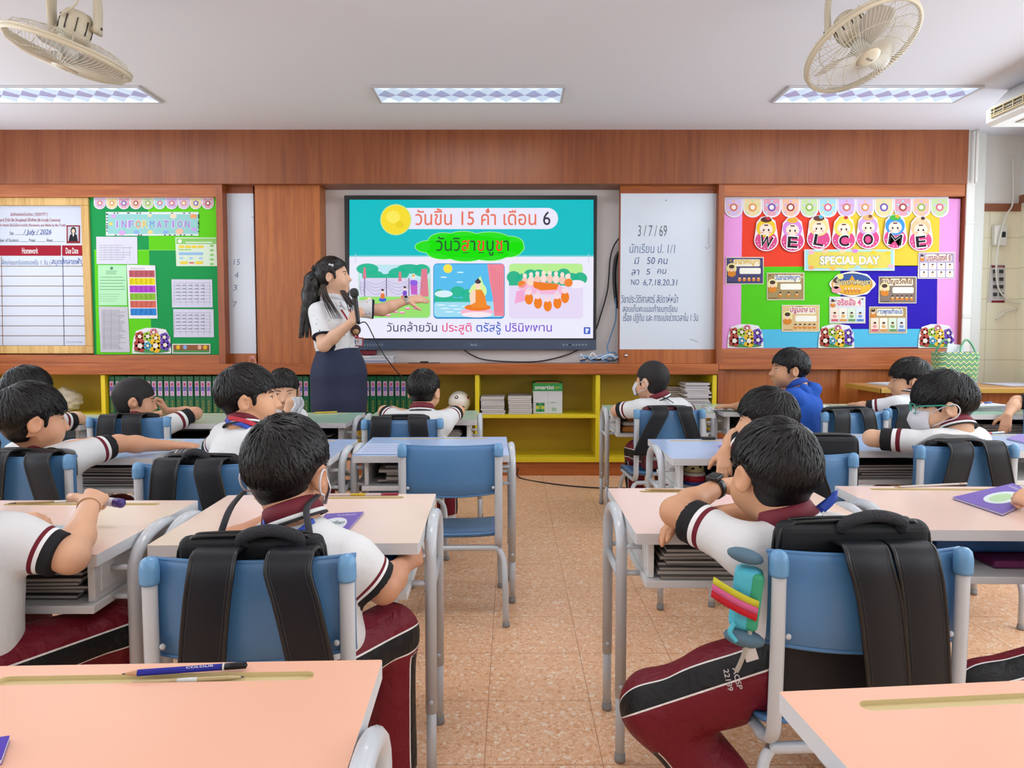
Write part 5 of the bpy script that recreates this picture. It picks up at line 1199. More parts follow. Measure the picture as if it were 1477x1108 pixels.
for y, dx, lean in ((-hd * 0.95, 0.055, 0.03), (hd * 0.9, -0.05, -0.02)):
    b = MB(); b.tube(spline([(dx - 0.055, y, 0.19), (dx - 0.045, y + lean, 0.26), (dx, y + lean * 1.4, 0.32), (dx + 0.042, y + lean, 0.27), (dx + 0.05, y, 0.19)], 8), 0.007, pbr('woven_handle', '#5f9a72', 0.4, var=0.25, vscale=90), 8); b.build('handle', t)
b = MB(); b.box((-0.10, -0.02, 0.06), (0.02, -0.016, 0.285), flat('#e6ecee'), 0, Matrix.Rotation(0.12, 4, 'Y')); b.box((-0.05, 0.0, 0.06), (0.08, 0.004, 0.25), flat('#dde4e8'), 0, Matrix.Rotation(-0.2, 4, 'Y'))
o = b.build('document'); o.location = (3.09, 4.76, ZT + 0.001); tag(o, 'white papers sticking out of the woven bag', 'paper')
# ------------------------------------------------------------------ smooth blended bodies: signed distances -> one closed surface
def npv(p): return np.array(p[:] if hasattr(p, '__getitem__') else p, dtype=np.float32)
class Vol:
    def __init__(s, h): s.h = h; s.P = []
    def cone(s, a, b, ra, rb, k=0.02, g=0, sq=None, clip=(), op='add'):
        a, b = npv(a), npv(b); R = max(ra, rb); s.P.append(('cone', (a, b, ra, rb, sq), np.minimum(a, b) - R, np.maximum(a, b) + R, k, g, clip, op)); return s
    def chain(s, pts, rs, k=0.02, g=0, sq=None):
        for i in range(len(pts) - 1): s.cone(pts[i], pts[i + 1], rs[i], rs[i + 1], k, g, sq)
        return s
    def ell(s, c, r, R=None, k=0.02, g=0, clip=(), op='add'):
        c = npv(c); r = npv(r); m = float(max(r)); s.P.append(('ell', (c, r, None if R is None else np.array(R, dtype=np.float32)), c - m, c + m, k, g, clip, op)); return s
    def mesh(s):
        h = s.h; lo = np.min([p[2] for p in s.P if p[7] == 'add'], axis=0) - 3 * h; hi = np.max([p[3] for p in s.P if p[7] == 'add'], axis=0) + 3 * h
        n = np.ceil((hi - lo) / h).astype(int) + 1; G = {}
        for kind, q, plo, phi, k, g, clip, op in s.P:
            if g not in G: G[g] = np.full(n, 1.0, np.float32)
            F = G[g]; mrg = k + 2.5 * h
            i0 = np.clip(np.floor((plo - mrg - lo) / h).astype(int), 0, n - 1); i1 = np.clip(np.ceil((phi + mrg - lo) / h).astype(int) + 1, 1, n)
            if np.any(i1 <= i0): continue
            X = (lo[0] + h * np.arange(i0[0], i1[0], dtype=np.float32))[:, None, None]; Y = (lo[1] + h * np.arange(i0[1], i1[1], dtype=np.float32))[None, :, None]; Z = (lo[2] + h * np.arange(i0[2], i1[2], dtype=np.float32))[None, None, :]
            if kind == 'cone':
                a, b, ra, rb, sq = q; x, y, z = X - a[0], Y - a[1], Z - a[2]; d = b - a
                if sq is not None:
                    dr, f = npv(sq[0]), sq[1]; w = (x * dr[0] + y * dr[1] + z * dr[2]) * (1 / f - 1); x, y, z = x + w * dr[0], y + w * dr[1], z + w * dr[2]
                    d = d + dr * float(d @ dr) * (1 / f - 1)
                dd = float(d @ d) + 1e-12; t = np.clip((x * d[0] + y * d[1] + z * d[2]) / dd, 0, 1)
                D = np.sqrt((x - t * d[0]) ** 2 + (y - t * d[1]) ** 2 + (z - t * d[2]) ** 2) - (ra + (rb - ra) * t)
            else:
                c, r, R = q; x, y, z = X - c[0], Y - c[1], Z - c[2]
                if R is not None: x, y, z = (R[0, 0] * x + R[1, 0] * y + R[2, 0] * z), (R[0, 1] * x + R[1, 1] * y + R[2, 1] * z), (R[0, 2] * x + R[1, 2] * y + R[2, 2] * z)
                k0 = np.sqrt((x / r[0]) ** 2 + (y / r[1]) ** 2 + (z / r[2]) ** 2); k1 = np.sqrt((x / r[0] ** 2) ** 2 + (y / r[1] ** 2) ** 2 + (z / r[2] ** 2) ** 2)
                D = k0 * (k0 - 1) / np.maximum(k1, 1e-6)
            for cp, cn in clip:
                cp, cn = npv(cp), npv(cn); D = np.maximum(D, (X - cp[0]) * cn[0] + (Y - cp[1]) * cn[1] + (Z - cp[2]) * cn[2])
            sl = tuple(slice(i0[j], i1[j]) for j in range(3)); A = F[sl]
            if op == 'add':
                hh = np.clip(0.5 + 0.5 * (A - D) / k, 0, 1); F[sl] = A * (1 - hh) + D * hh - k * hh * (1 - hh)
            else:
                hh = np.clip(0.5 - 0.5 * (A + D) / k, 0, 1); F[sl] = A * (1 - hh) - D * hh + k * hh * (1 - hh)
        F = None
        for A in G.values(): F = A if F is None else np.minimum(F, A)
        return nets(F, lo, h)
def nets(F, lo, h):
    I = F < 0; a = [slice(None, -1), slice(1, None)]; cnt = np.zeros([m - 1 for m in F.shape], np.int8)
    for i in (0, 1):
        for j in (0, 1):
            for k in (0, 1): cnt += I[a[i], a[j], a[k]]
    act = (cnt > 0) & (cnt < 8); ci, cj, ck = np.nonzero(act); idx = np.full(act.shape, -1, np.int64); idx[ci, cj, ck] = np.arange(len(ci))
    C = [(i, j, k) for i in (0, 1) for j in (0, 1) for k in (0, 1)]; val = {c: F[ci + c[0], cj + c[1], ck + c[2]] for c in C}
    S = np.zeros((len(ci), 3)); N = np.zeros(len(ci))
    for c in C:
        for ax in range(3):
            if c[ax]: continue
            d = list(c); d[ax] = 1; d = tuple(d); va, vb = val[c], val[d]; m = (va < 0) != (vb < 0); t = np.where(m, va / np.where(va == vb, 1, va - vb), 0)
            for q in range(3): S[:, q] += np.where(m, c[q] + (t if q == ax else 0), 0)
            N += m
    V = (np.stack([ci, cj, ck], 1) + S / N[:, None]) * h + np.array(lo)
    Q = []
    for ax in range(3):
        u, w = [(1, 2), (2, 0), (0, 1)][ax]; s0 = [slice(None)] * 3; s1 = [slice(None)] * 3; s0[ax] = slice(None, -1); s1[ax] = slice(1, None)
        A, B = I[tuple(s0)], I[tuple(s1)]; P = np.argwhere(A != B); P = P[(P[:, u] > 0) & (P[:, w] > 0) & (P[:, u] < F.shape[u] - 1) & (P[:, w] < F.shape[w] - 1)]
        fl = A[P[:, 0], P[:, 1], P[:, 2]]
        def cell(du, dw):
            q = P.copy(); q[:, u] -= du; q[:, w] -= dw; return idx[q[:, 0], q[:, 1], q[:, 2]]
        q = np.stack([cell(1, 1), cell(0, 1), cell(0, 0), cell(1, 0)], 1); q[~fl] = q[~fl][:, ::-1]; Q.append(q)
    return V, np.concatenate(Q)
def wrinkle(V, amp, f=28, seed=0):
    r = np.random.RandomState(seed); o = np.zeros(len(V))
    for k in range(5):
        d = r.normal(size=3); d /= np.linalg.norm(d); o += np.sin(V @ d * f * (0.6 + 0.35 * k) + r.rand() * 6 + 1.5 * np.sin(V @ r.normal(size=3) * f * 0.4)) / (1 + 0.5 * k)
    return o * amp
def vnormals(V, Q):
    n = np.cross(V[Q[:, 2]] - V[Q[:, 0]], V[Q[:, 3]] - V[Q[:, 1]]); N = np.zeros_like(V)
    for k in range(4): np.add.at(N, Q[:, k], n)
    return N / np.maximum(np.linalg.norm(N, axis=1), 1e-9)[:, None]
def np_mesh(name, V, Q, mat, parent, attrs=None, extra=None):
    """V in world metres; the parent is an unrotated Empty; extra = MB whose faces (own materials) join the same mesh"""
    off = np.array(parent.matrix_basis.translation[:]) if parent else np.zeros(3)
    verts = V - off; polys = [Q]; mats = [mat]; mi = [np.zeros(len(Q), np.int32)]; tris = None
    me = bpy.data.meshes.new(name)
    ev = np.array(extra.v) - off if extra and extra.v else np.zeros((0, 3)); ef = extra.f if extra else []
    nv = len(verts); me.vertices.add(nv + len(ev)); me.vertices.foreach_set('co', np.concatenate([verts, ev]).astype(np.float32).ravel())
    loops = list(Q.ravel()) + [i + nv for f in ef for i in f]; st = list(range(0, 4 * len(Q), 4)); p = 4 * len(Q); tot = [4] * len(Q)
    for f in ef: st.append(p); tot.append(len(f)); p += len(f)
    me.loops.add(len(loops)); me.loops.foreach_set('vertex_index', np.array(loops, np.int32)); me.polygons.add(len(st))
    me.polygons.foreach_set('loop_start', np.array(st, np.int32)); me.polygons.foreach_set('loop_total', np.array(tot, np.int32))
    me.materials.append(mat); mm = [0] * len(Q)
    if extra:
        for m in extra.mats: me.materials.append(m)
        mm += [i + 1 for i in extra.mi]
    me.polygons.foreach_set('material_index', np.array(mm, np.int32)); me.polygons.foreach_set('use_smooth', np.ones(len(st), bool))
    me.update(calc_edges=True); me.validate()
    for k, v in (attrs or {}).items():
        at = me.attributes.new(k, 'FLOAT', 'POINT'); at.data.foreach_set('value', np.concatenate([v, np.zeros(len(ev))]).astype(np.float32))
    o = bpy.data.objects.new(name, me); COL.objects.link(o); o.parent = parent
    return o

# clothing whose stripes follow the sleeve and the leg
def band_mat(name, attr, stops, rough=0.7, bump=0.15, absv=False, base_var=0.03, patch=None):
    m, nt, b = new_mat(name); N = nt.nodes.new; L = nt.links.new
    at = N('ShaderNodeAttribute'); at.attribute_name = attr; src = at.outputs['Fac']
    if absv:
        ab = N('ShaderNodeMath'); ab.operation = 'ABSOLUTE'; L(src, ab.inputs[0]); sc = N('ShaderNodeMath'); sc.operation = 'MULTIPLY'; sc.inputs[1].default_value = 10.0; L(ab.outputs[0], sc.inputs[0]); src = sc.outputs[0]
    r = N('ShaderNodeValToRGB'); r.color_ramp.interpolation = 'CONSTANT'; el = r.color_ramp.elements
    el[0].position = stops[0][0]; el[0].color = lin(stops[0][1]); el[1].position = stops[1][0]; el[1].color = lin(stops[1][1])
    for p, c in stops[2:]: e = el.new(p); e.color = lin(c)
    L(src, r.inputs['Fac']); L(r.outputs['Color'], b.inputs['Base Color'])
    tc = N('ShaderNodeTexCoord'); n1 = N('ShaderNodeTexNoise'); n1.inputs['Scale'].default_value = 26; n1.inputs['Detail'].default_value = 3; n1.inputs['Distortion'].default_value = 0.8
    bp = N('ShaderNodeBump'); bp.inputs['Strength'].default_value = bump; bp.inputs['Distance'].default_value = 0.02; L(tc.outputs['Object'], n1.inputs['Vector']); L(n1.outputs['Fac'], bp.inputs['Height'])
    n2 = N('ShaderNodeTexNoise'); n2.inputs['Scale'].default_value = 900; bp2 = N('ShaderNodeBump'); bp2.inputs['Strength'].default_value = 0.12; bp2.inputs['Distance'].default_value = 0.002
    L(tc.outputs['Object'], n2.inputs['Vector']); L(n2.outputs['Fac'], bp2.inputs['Height']); L(bp.outputs['Normal'], bp2.inputs['Normal']); L(bp2.outputs['Normal'], b.inputs['Normal'])
    b.inputs['Roughness'].default_value = rough; b.inputs['Specular IOR Level'].default_value = 0.3
    return m
C_MAR, C_BLK, C_WHT = '#701224', '#17181b', '#d9dbdc'
M_shirt = band_mat('school_polo', 'sleeve', [(0, C_WHT), (0.51, '#6a1626'), (0.585, '#e6e7e8'), (0.65, C_BLK)], 0.75)
M_trous = band_mat('track_trousers', 'side', [(0, C_BLK), (0.24, '#e8e6e4'), (0.275, C_MAR)], 0.5, absv=True, bump=0.45)
M_hood = band_mat('blue_hoodie_cloth', 'sleeve', [(0, '#2456b4'), (0.97, '#1d479a')], 0.8)
M_collar = pbr('collar_maroon', '#701a2b', 0.7, bump=0.2, bscale=700); M_colw = pbr('collar_white', '#dddfe0', 0.7); M_colb = pbr('collar_black', '#191a1d', 0.7)
M_hair = pbr('black_hair', '#080708', 0.40, spec=0.36, var=0.5, vscale=160, bump=0.35, bscale=160)
M_hair_short = pbr('cropped_hair', '#1d1b1c', 0.55, spec=0.35, var=0.5, vscale=300, bump=0.5, bscale=420)
def skin(c):
    m = pbr('skin_' + c.lstrip('#'), c, 0.5, spec=0.4, var=0.035, vscale=22, bump=0.05, bscale=320)
    b = m.node_tree.nodes['Principled BSDF']; b.inputs['Subsurface Weight'].default_value = 0.0
    return m
M_lip = pbr('lips', '#b5655c', 0.4); M_eyew = pbr('eye_white', '#e9e4df', 0.25); M_iris = pbr('iris_dark', '#1c120e', 0.15); M_brow = pbr('eyebrow', '#231a17', 0.7); M_mask = pbr('face_mask_cloth', '#d6d6dd', 0.8, bump=0.2, bscale=500)

def hand(v, wrist, fd, bn, side, curl=0.35, sc=1.0, g=1, spread=0.10, thumb=0.5, curls=None):
    """palm, four unequal jointed fingers and a thumb leaving the side of the palm; side=+1 right hand"""
    W_, fd, bn = Vector(wrist), Vector(fd).normalized(), Vector(bn); bn = (bn - fd * bn.dot(fd)).normalized(); th = bn.cross(fd) * side
    P = lambda x, y, z=0: W_ + (th * x + fd * y + bn * z) * sc
    xs = (0.0195, 0.0065, -0.0065, -0.0185); kn = (0.060, 0.063, 0.060, 0.054); ln = (0.047, 0.052, 0.048, 0.038)
    for i in range(4):
        v.cone(P(xs[i] * 0.55, 0.004), P(xs[i], kn[i]), 0.0125 * sc, 0.0098 * sc, 0.010 * sc, g)
        c = (curls[i] if curls else curl * (0.9 + 0.12 * i)); d = (fd + th * (spread * (1.2 - 0.8 * i))).normalized(); p = P(xs[i], kn[i]); ax = th
        for j, (fr, rr, r2) in enumerate(((0.44, 0.0078, 0.0072), (0.31, 0.0072, 0.0066), (0.25, 0.0066, 0.0055))):
            a = c * (0.55, 1.05, 0.75)[j]; d = Matrix.Rotation(a * side, 3, th) @ d
            q = p + d * (ln[i] * fr * sc); v.cone(p, q, rr * sc, r2 * sc, 0.0035 * sc, g); p = q
    d = (th * 0.75 + fd * 0.62 - bn * 0.28 * (0.5 + thumb)).normalized(); p = P(0.016, 0.012)
    for j, (l, rr, r2) in enumerate(((0.030, 0.0125, 0.0095), (0.022, 0.0092, 0.0082), (0.018, 0.0082, 0.0062))):
        q = p + d * (l * sc); v.cone(p, q, rr * sc, r2 * sc, 0.006 * sc, g); p = q; d = (d + fd * 0.35 * thumb - bn * 0.25 * thumb - th * 0.35 * thumb).normalized()
def ik(s, w, la, lf, hint):
    s, w = Vector(s), Vector(w); d = w - s; L = d.length
    if L > (la + lf) * 0.995:
        k = L / ((la + lf) * 0.995); la *= k; lf *= k
    u = d.normalized(); a = (la * la - lf * lf + L * L) / (2 * L); hgt = math.sqrt(max(la * la - a * a, 1e-6)); hv = Vector(hint); hv = hv - u * hv.dot(u)
    hv = hv.normalized() if hv.length > 1e-5 else u.orthogonal().normalized()
    return s + u * a + hv * hgt
def rot_head(yaw, pitch=0, roll=0):     # yaw: 0 looks away from the camera, + turns left; pitch: + looks up
    return (Matrix.Rotation(math.radians(yaw), 3, 'Z') @ Matrix.Rotation(math.radians(pitch), 3, 'X') @ Matrix.Rotation(math.radians(roll), 3, 'Y'))
def head_sdf(v, H, R, hs, nb, neck_r=0.043, adult=False, mouth_open=0.0):
    P = lambda x, y, z: H + R @ (Vector((x, y, z)) * hs); Rn = np.array([list(r) for r in R])
    E = lambda c, r, k=0.02, op='add': v.ell(P(*c), [q * hs for q in r], Rn, k * hs, 0, (), op)
    j = 1.12 if adult else 1.0
    E((0, -0.012, 0.022), (0.074, 0.090, 0.084)); E((0, 0.022, -0.035 * j), (0.057, 0.062, 0.066 * j), 0.035); E((0, 0.052, -0.084 * j), (0.026, 0.024, 0.02), 0.03)
    for s in (-1, 1): E((0.034 * s, 0.052, -0.044), (0.028, 0.028, 0.032), 0.025)
    for s in (-1, 1): E((0.030 * s, 0.094, -0.004), (0.018, 0.013, 0.010), 0.012, 'sub')
    v.cone(P(0, 0.080, -0.004), P(0, 0.0955, -0.033), 0.007 * hs, 0.0105 * hs, 0.012 * hs); E((0.009, 0.087, -0.036), (0.008, 0.009, 0.006), 0.008); E((-0.009, 0.087, -0.036), (0.008, 0.009, 0.006), 0.008)
    v.cone(P(-0.014, 0.077, -0.0585 * j), P(0.014, 0.077, -0.0585 * j), 0.006 * hs, 0.006 * hs, 0.008 * hs); v.cone(P(-0.012, 0.077, -0.067 * j), P(0.012, 0.077, -0.067 * j), 0.0065 * hs, 0.0065 * hs, 0.008 * hs)
    for s in (-1, 1):
        Re = R @ Matrix.Rotation(-0.45 * s, 3, 'Z'); Ra = np.array([list(r) for r in Re])
        v.ell(P(0.079 * s, -0.014, -0.012), [0.0085 * hs, 0.021 * hs, 0.030 * hs], Ra, 0.008 * hs); v.ell(P(0.088 * s, -0.008, -0.010), [0.006 * hs, 0.011 * hs, 0.018 * hs], Ra, 0.006 * hs, 0, (), 'sub')
    v.cone(P(0, -0.026, -0.045), nb, neck_r * hs, (neck_r + 0.004) * hs, 0.025)
def face_bits(H, R, hs, adult=False, open_=False, asleep=False, lips='#b5655c'):
    b = MB(); P = lambda x, y, z: H + R @ (Vector((x, y, z)) * hs); j = 1.12 if adult else 1.0
    for s in (-1, 1):
        b.ell(P(0.0295 * s, 0.0672, -0.0045), (0.0145 * hs, 0.0085 * hs, (0.0060 if not asleep else 0.004) * hs), M_eyew, 12, R); b.ell(P(0.0295 * s + 0.001, 0.0724, -0.0045), (0.0064 * hs, 0.0042 * hs, 0.0062 * hs), M_iris, 12, R)
        b.tube([P(0.016 * s, 0.0755, -0.0005), P(0.023 * s, 0.0775, 0.0022), P(0.031 * s, 0.0760, 0.0026), P(0.039 * s, 0.0705, 0.0012), P(0.0445 * s, 0.065, -0.0020)], 0.0014 * hs, M_brow, 6)
        b.tube([P(0.014 * s, 0.0805, 0.0135), P(0.024 * s, 0.0790, 0.0170), P(0.036 * s, 0.0720, 0.0168), P(0.046 * s, 0.0625, 0.0130)], [0.0017 * hs, 0.0024 * hs, 0.0021 * hs, 0.001 * hs], M_brow, 6)
    m = pbr('lips_' + lips.lstrip('#'), lips, 0.4)
    b.ell(P(0, 0.0805, -0.0590 * j + (0.004 if open_ else 0)), (0.0150 * hs, 0.0046 * hs, 0.0034 * hs), m, 12, R); b.ell(P(0, 0.0805, -0.0665 * j - (0.006 if open_ else 0)), (0.0130 * hs, 0.0052 * hs, 0.0040 * hs), m, 12, R)
    if open_: b.ell(P(0, 0.0800, -0.0635 * j), (0.011 * hs, 0.0058 * hs, 0.0075 * hs), pbr('mouth_dark', '#4a1a1a', 0.5), 12, R)
    return b
def hair_mesh(H, R, hs, seed, front=0.036, vol=1.0, locks=900, short=False, llen=0.045, h=0.005, low=0.0):
    """scalp cap following the skull with combed locks growing out of the whorl; returns verts, quads in world space"""
    rr = np.random.RandomState(seed); th = 0.0035 if short else 0.0075 * vol
    ra = np.array([0.0755 + th, 0.0925 + th, 0.0865 + th * 1.15]); c0 = np.array([0, -0.012, 0.023]); slope = (front + 0.010) / 0.090; z0 = -0.008 - low
    v = Vol(h / hs); v.ell(c0, ra, None, 0.001, 0, [((0, 0, z0), tuple(np.array([0, slope, -1]) / math.hypot(slope, 1)))])
    rb_ = ra - th * 0.72; v.ell(c0, rb_, None, 0.001, 0, [((0, 0, -0.066), (0, 0, -1)), ((0, -0.022, 0), (0, 1, 0))])
    v.ell((0, -0.031, -0.030), (0.063, 0.056 + th * 0.3, 0.058), None, 0.018, 0, [((0, 0, -0.074), (0, 0.2, -0.98)), ((0, -0.018, 0), (0, 1, 0))])
    for s in (-1, 1): v.ell((0.0715 * s, 0.020, -0.004), (0.008, 0.011, 0.026), None, 0.010)
    for s in (-1, 1): v.ell((0.086 * s, -0.004, -0.020), (0.016, 0.024, 0.032), None, 0.006, 0, (), 'sub')
    V, Q = v.mesh()
    # gentle clumps
    if not short:
        d = V - c0; ang = np.arctan2(d[:, 0], d[:, 1] + 0.055); up = (d[:, 2] > -0.02)
        V = V + (d / np.linalg.norm(d, axis=1)[:, None]) * (0.0014 * np.sin(ang * 23 + 4 * np.sin(d[:, 2] * 60 + seed)) * up)[:, None]
    def taper(q):
        k = np.clip((q[..., 2] - z0 - slope * q[..., 1]) / 0.040, 0, 1); return (1 - k * k * (3 - 2 * k)) * (q[..., 1] < 0.05) * th * 0.8
    d_ = V - c0; V = V - d_ / np.linalg.norm(d_, axis=1)[:, None] * taper(V)[:, None]
    W = np.array([0.012 * (1 if seed % 2 else -1), -0.055, 0.09]); LV, LQ = [], []; n = 0
    for _ in range(locks if not short else locks // 2):
        d = rr.normal(size=3); d /= np.linalg.norm(d); p = c0 + d * ra
        if p[2] < z0 + slope * p[1] + 0.006 or (abs(p[0]) > 0.06 and p[2] < 0.008 and abs(p[1] + 0.006) < 0.032): continue
        nrm = (p - c0) / ra ** 2; nrm /= np.linalg.norm(nrm); f = p - W; f -= nrm * (f @ nrm); fl = np.linalg.norm(f) + 1e-6; f = f / fl + 0.28 * rr.normal(size=3); f -= nrm * (f @ nrm); f /= np.linalg.norm(f); sd = np.cross(nrm, f)
        L = (llen if not short else 0.010) * (0.6 + 0.6 * rr.rand()); w = (0.0025 if not short else 0.0012) * (0.6 + 0.8 * rr.rand()); lift = (0.0016 + 0.0022 * rr.rand()) * (0.4 if short else vol); q = p.copy(); base = n; sg = 4; stop = False; last = p
        for i in range(sg + 1):
            t = i / sg; e = (q - c0) / ra; e /= np.linalg.norm(e); pt = c0 + e * ra; nn = (pt - c0) / ra ** 2; nn /= np.linalg.norm(nn); off = -0.001 - taper(pt) + lift * math.sin(math.pi * min(1, t * 0.75 + 0.05)) * (1 - 0.8 * taper(pt) / th) + (0.0008 * t)
            ww = w * (1 - t ** 2 * 0.93)
            hl = (min(-0.050, z0 + slope * pt[1]) if pt[1] < -0.03 else z0 + slope * pt[1]) + (0.002 if pt[1] < 0.045 else -0.010 * min(1, (pt[1] - 0.045) / 0.02))
            stop = stop or pt[2] < hl or (abs(pt[0]) > 0.058 and pt[2] < 0.016 and abs(pt[1] + 0.006) < 0.032)
            if stop and i: pt, ww, off = last, 0.0, 0.0
            else: last = pt
            LV += [pt + nn * off - sd * ww, pt + nn * (off + ww * 0.6), pt + nn * off + sd * ww]; q = pt + (f - nn * (f @ nn)) * L / sg
        for i in range(sg):
            a = base + 3 * i; LQ += [[a, a + 3, a + 4, a + 1], [a + 1, a + 4, a + 5, a + 2]]
        n += 3 * (sg + 1)
    if LV: Q = np.concatenate([Q, np.array(LQ) + len(V)]); V = np.concatenate([V, np.array(LV)])
    Rn = np.array([list(r) for r in R]); return (V * hs) @ Rn.T + np.array(H[:]), Q
def collar(parent, nb, ax, hs=1.0, mat=None, trims=True, r0=0.050):
    z = Vector(ax).normalized(); M = Matrix.Translation(nb) @ z.to_track_quat('Z', 'Y').to_matrix().to_4x4() @ Matrix.Diagonal((hs, hs * 0.96, hs, 1))
    b = MB(); b.lathe([(r0 - 0.003, 0.012), (r0 - 0.002, 0.032), (r0 + 0.001, 0.036), (r0 + 0.006, 0.032), (r0 + 0.017, 0.004)], mat or M_collar, 36, M)
    if trims:
        b.lathe([(r0 + 0.017, 0.004), (r0 + 0.0195, -0.004)], M_colw, 36, M); b.lathe([(r0 + 0.0195, -0.004), (r0 + 0.022, -0.009), (r0 + 0.018, -0.010), (r0 + 0.004, 0.004)], M_colb, 36, M)
    else: b.lathe([(r0 + 0.017, 0.004), (r0 + 0.013, 0.0), (r0, 0.012)], mat or M_collar, 36, M)
    return b.build('collar', parent, world=True)
def pressed(V, parts):
    """cloth and skin give way where they rest on a desk top, under its shelf or on a chair seat"""
    V = V.copy()
    if 'desk' in parts:
        for M in DESKS.values():
            Mi = np.array([list(q) for q in M.inverted()]); L = V @ Mi[:3, :3].T + Mi[:3, 3]; m = (np.abs(L[:, 0]) < DW / 2 + 0.0035) & (np.abs(L[:, 1]) < DD / 2 + 0.0035) & (L[:, 2] > DH - SL - 0.003) & (L[:, 2] < DH + 0.0030)
            if 'knee' in parts: m &= False
            up_ = DH + 0.0032 - L[:, 2]; fr = L[:, 1] + DD / 2 + 0.0038; sd_ = DW / 2 + 0.0038 - np.abs(L[:, 0]); best = np.argmin(np.stack([up_, fr, sd_]), axis=0)
            L[m & (best == 0), 2] = DH + 0.0032; L[m & (best == 1), 1] = -DD / 2 - 0.0038; k = m & (best == 2); L[k, 0] = np.sign(L[k, 0]) * (DW / 2 + 0.0038)
            b2 = (np.abs(L[:, 0]) < DW / 2 - 0.028) & (L[:, 1] > -DD / 2 + 0.028) & (L[:, 1] < DD / 2 - 0.048) & (L[:, 2] > ZS - 0.0195) & (L[:, 2] < ZS + 0.03)
            if 'knee' in parts: L[b2, 2] = ZS - 0.0197
            elif 'cloth' in parts: L[b2, 1] = -DD / 2 + 0.0275
            m = m | b2; W_ = np.array([list(q) for q in M]); G = L @ W_[:3, :3].T + W_[:3, 3]; V[m] = G[m]
    if 'seat' in parts:
        for M in CHAIRS.values():
            Mi = np.array([list(q) for q in M.inverted()]); L = V @ Mi[:3, :3].T + Mi[:3, 3]; u = np.clip((L[:, 1] - 0.015) / 0.355, 0, 1)
            top_ = 0.312 + 0.022 * np.maximum(0, 1 - u * 5) ** 2 - 0.008 * np.sin(np.pi * u) - 0.035 * np.maximum(0, (u - 0.85) / 0.15) ** 2 + 0.010 * np.clip(np.abs(L[:, 0] / 0.185), 0, 1) ** 3 + 0.0095
            m = (np.abs(L[:, 0]) < 0.19) & (L[:, 1] > 0.008) & (L[:, 1] < 0.376) & (L[:, 2] < top_) & (L[:, 2] > 0.245); L[m, 2] = top_[m]; W_ = np.array([list(q) for q in M]); G = L @ W_[:3, :3].T + W_[:3, 3]; V[m] = G[m]
            lim = 0.030 + 0.049 * np.clip((0.735 - L[:, 2]) / 0.07, 0, 1) * np.clip((0.185 - np.abs(L[:, 0])) / 0.03, 0, 1) * (L[:, 2] > 0.335); b = (np.abs(L[:, 0]) < 0.2) & (L[:, 1] < lim) & (L[:, 1] > -0.07) & (L[:, 2] > 0.30) & (L[:, 2] < 0.735); L[b, 1] = lim[b]; G = L @ W_[:3, :3].T + W_[:3, 3]; V[b] = G[b]
    return V
def project_text(parent, target, txt, cx, cz, w, hgt, y0, mat, rot=0.0, name='lettering', d=(0, 1, 0), off=0.0015):
    """letters laid onto the cloth: every vertex is dropped along d until it meets the cloth"""
    tv = [v.co for v in target.data.vertices]; bvh = BVHTree.FromPolygons([v[:] for v in tv], [list(p.vertices) for p in target.data.polygons]); o = parent.matrix_basis.translation
    dv = Vector(d).normalized(); rt = dv.cross(Vector((0, 0, 1))).normalized(); b = MB()
    def fn(u, v):
        p = Vector((cx, y0, cz)) + rt * u + Vector((0, 0, v)) - o; hit = bvh.ray_cast(p - dv * 0.3, dv)
        q = hit[0] - dv * off if hit[0] is not None else p
        return q + o
    text_on(b, fn, txt, (-w / 2, -hgt / 2, w / 2, hgt / 2), mat, 0.01, rot=rot); return b.build(name, parent, world=True)

def shoe(parent, ankle, toe_dir, s=1.0, col='#e4e3e0'):
    a = Vector(ankle); t = Vector((toe_dir[0], toe_dir[1], 0)).normalized(); v = Vol(0.005); zf_ = 0.0255
    v.cone((a.x - t.x * 0.03 * s, a.y - t.y * 0.03 * s, zf_ + 0.012), (a.x + t.x * 0.09 * s, a.y + t.y * 0.09 * s, zf_ + 0.004), 0.033 * s, 0.030 * s, 0.02, 0, None, [((0, 0, 0.003), (0, 0, -1))]); v.cone((a.x, a.y, zf_ + 0.015), (a.x, a.y, 0.085 * s), 0.034 * s, 0.03 * s, 0.02)
    V, Q = v.mesh(); return np_mesh('shoe', V, Q, pbr('shoe_' + col.lstrip('#'), col, 0.6), parent)

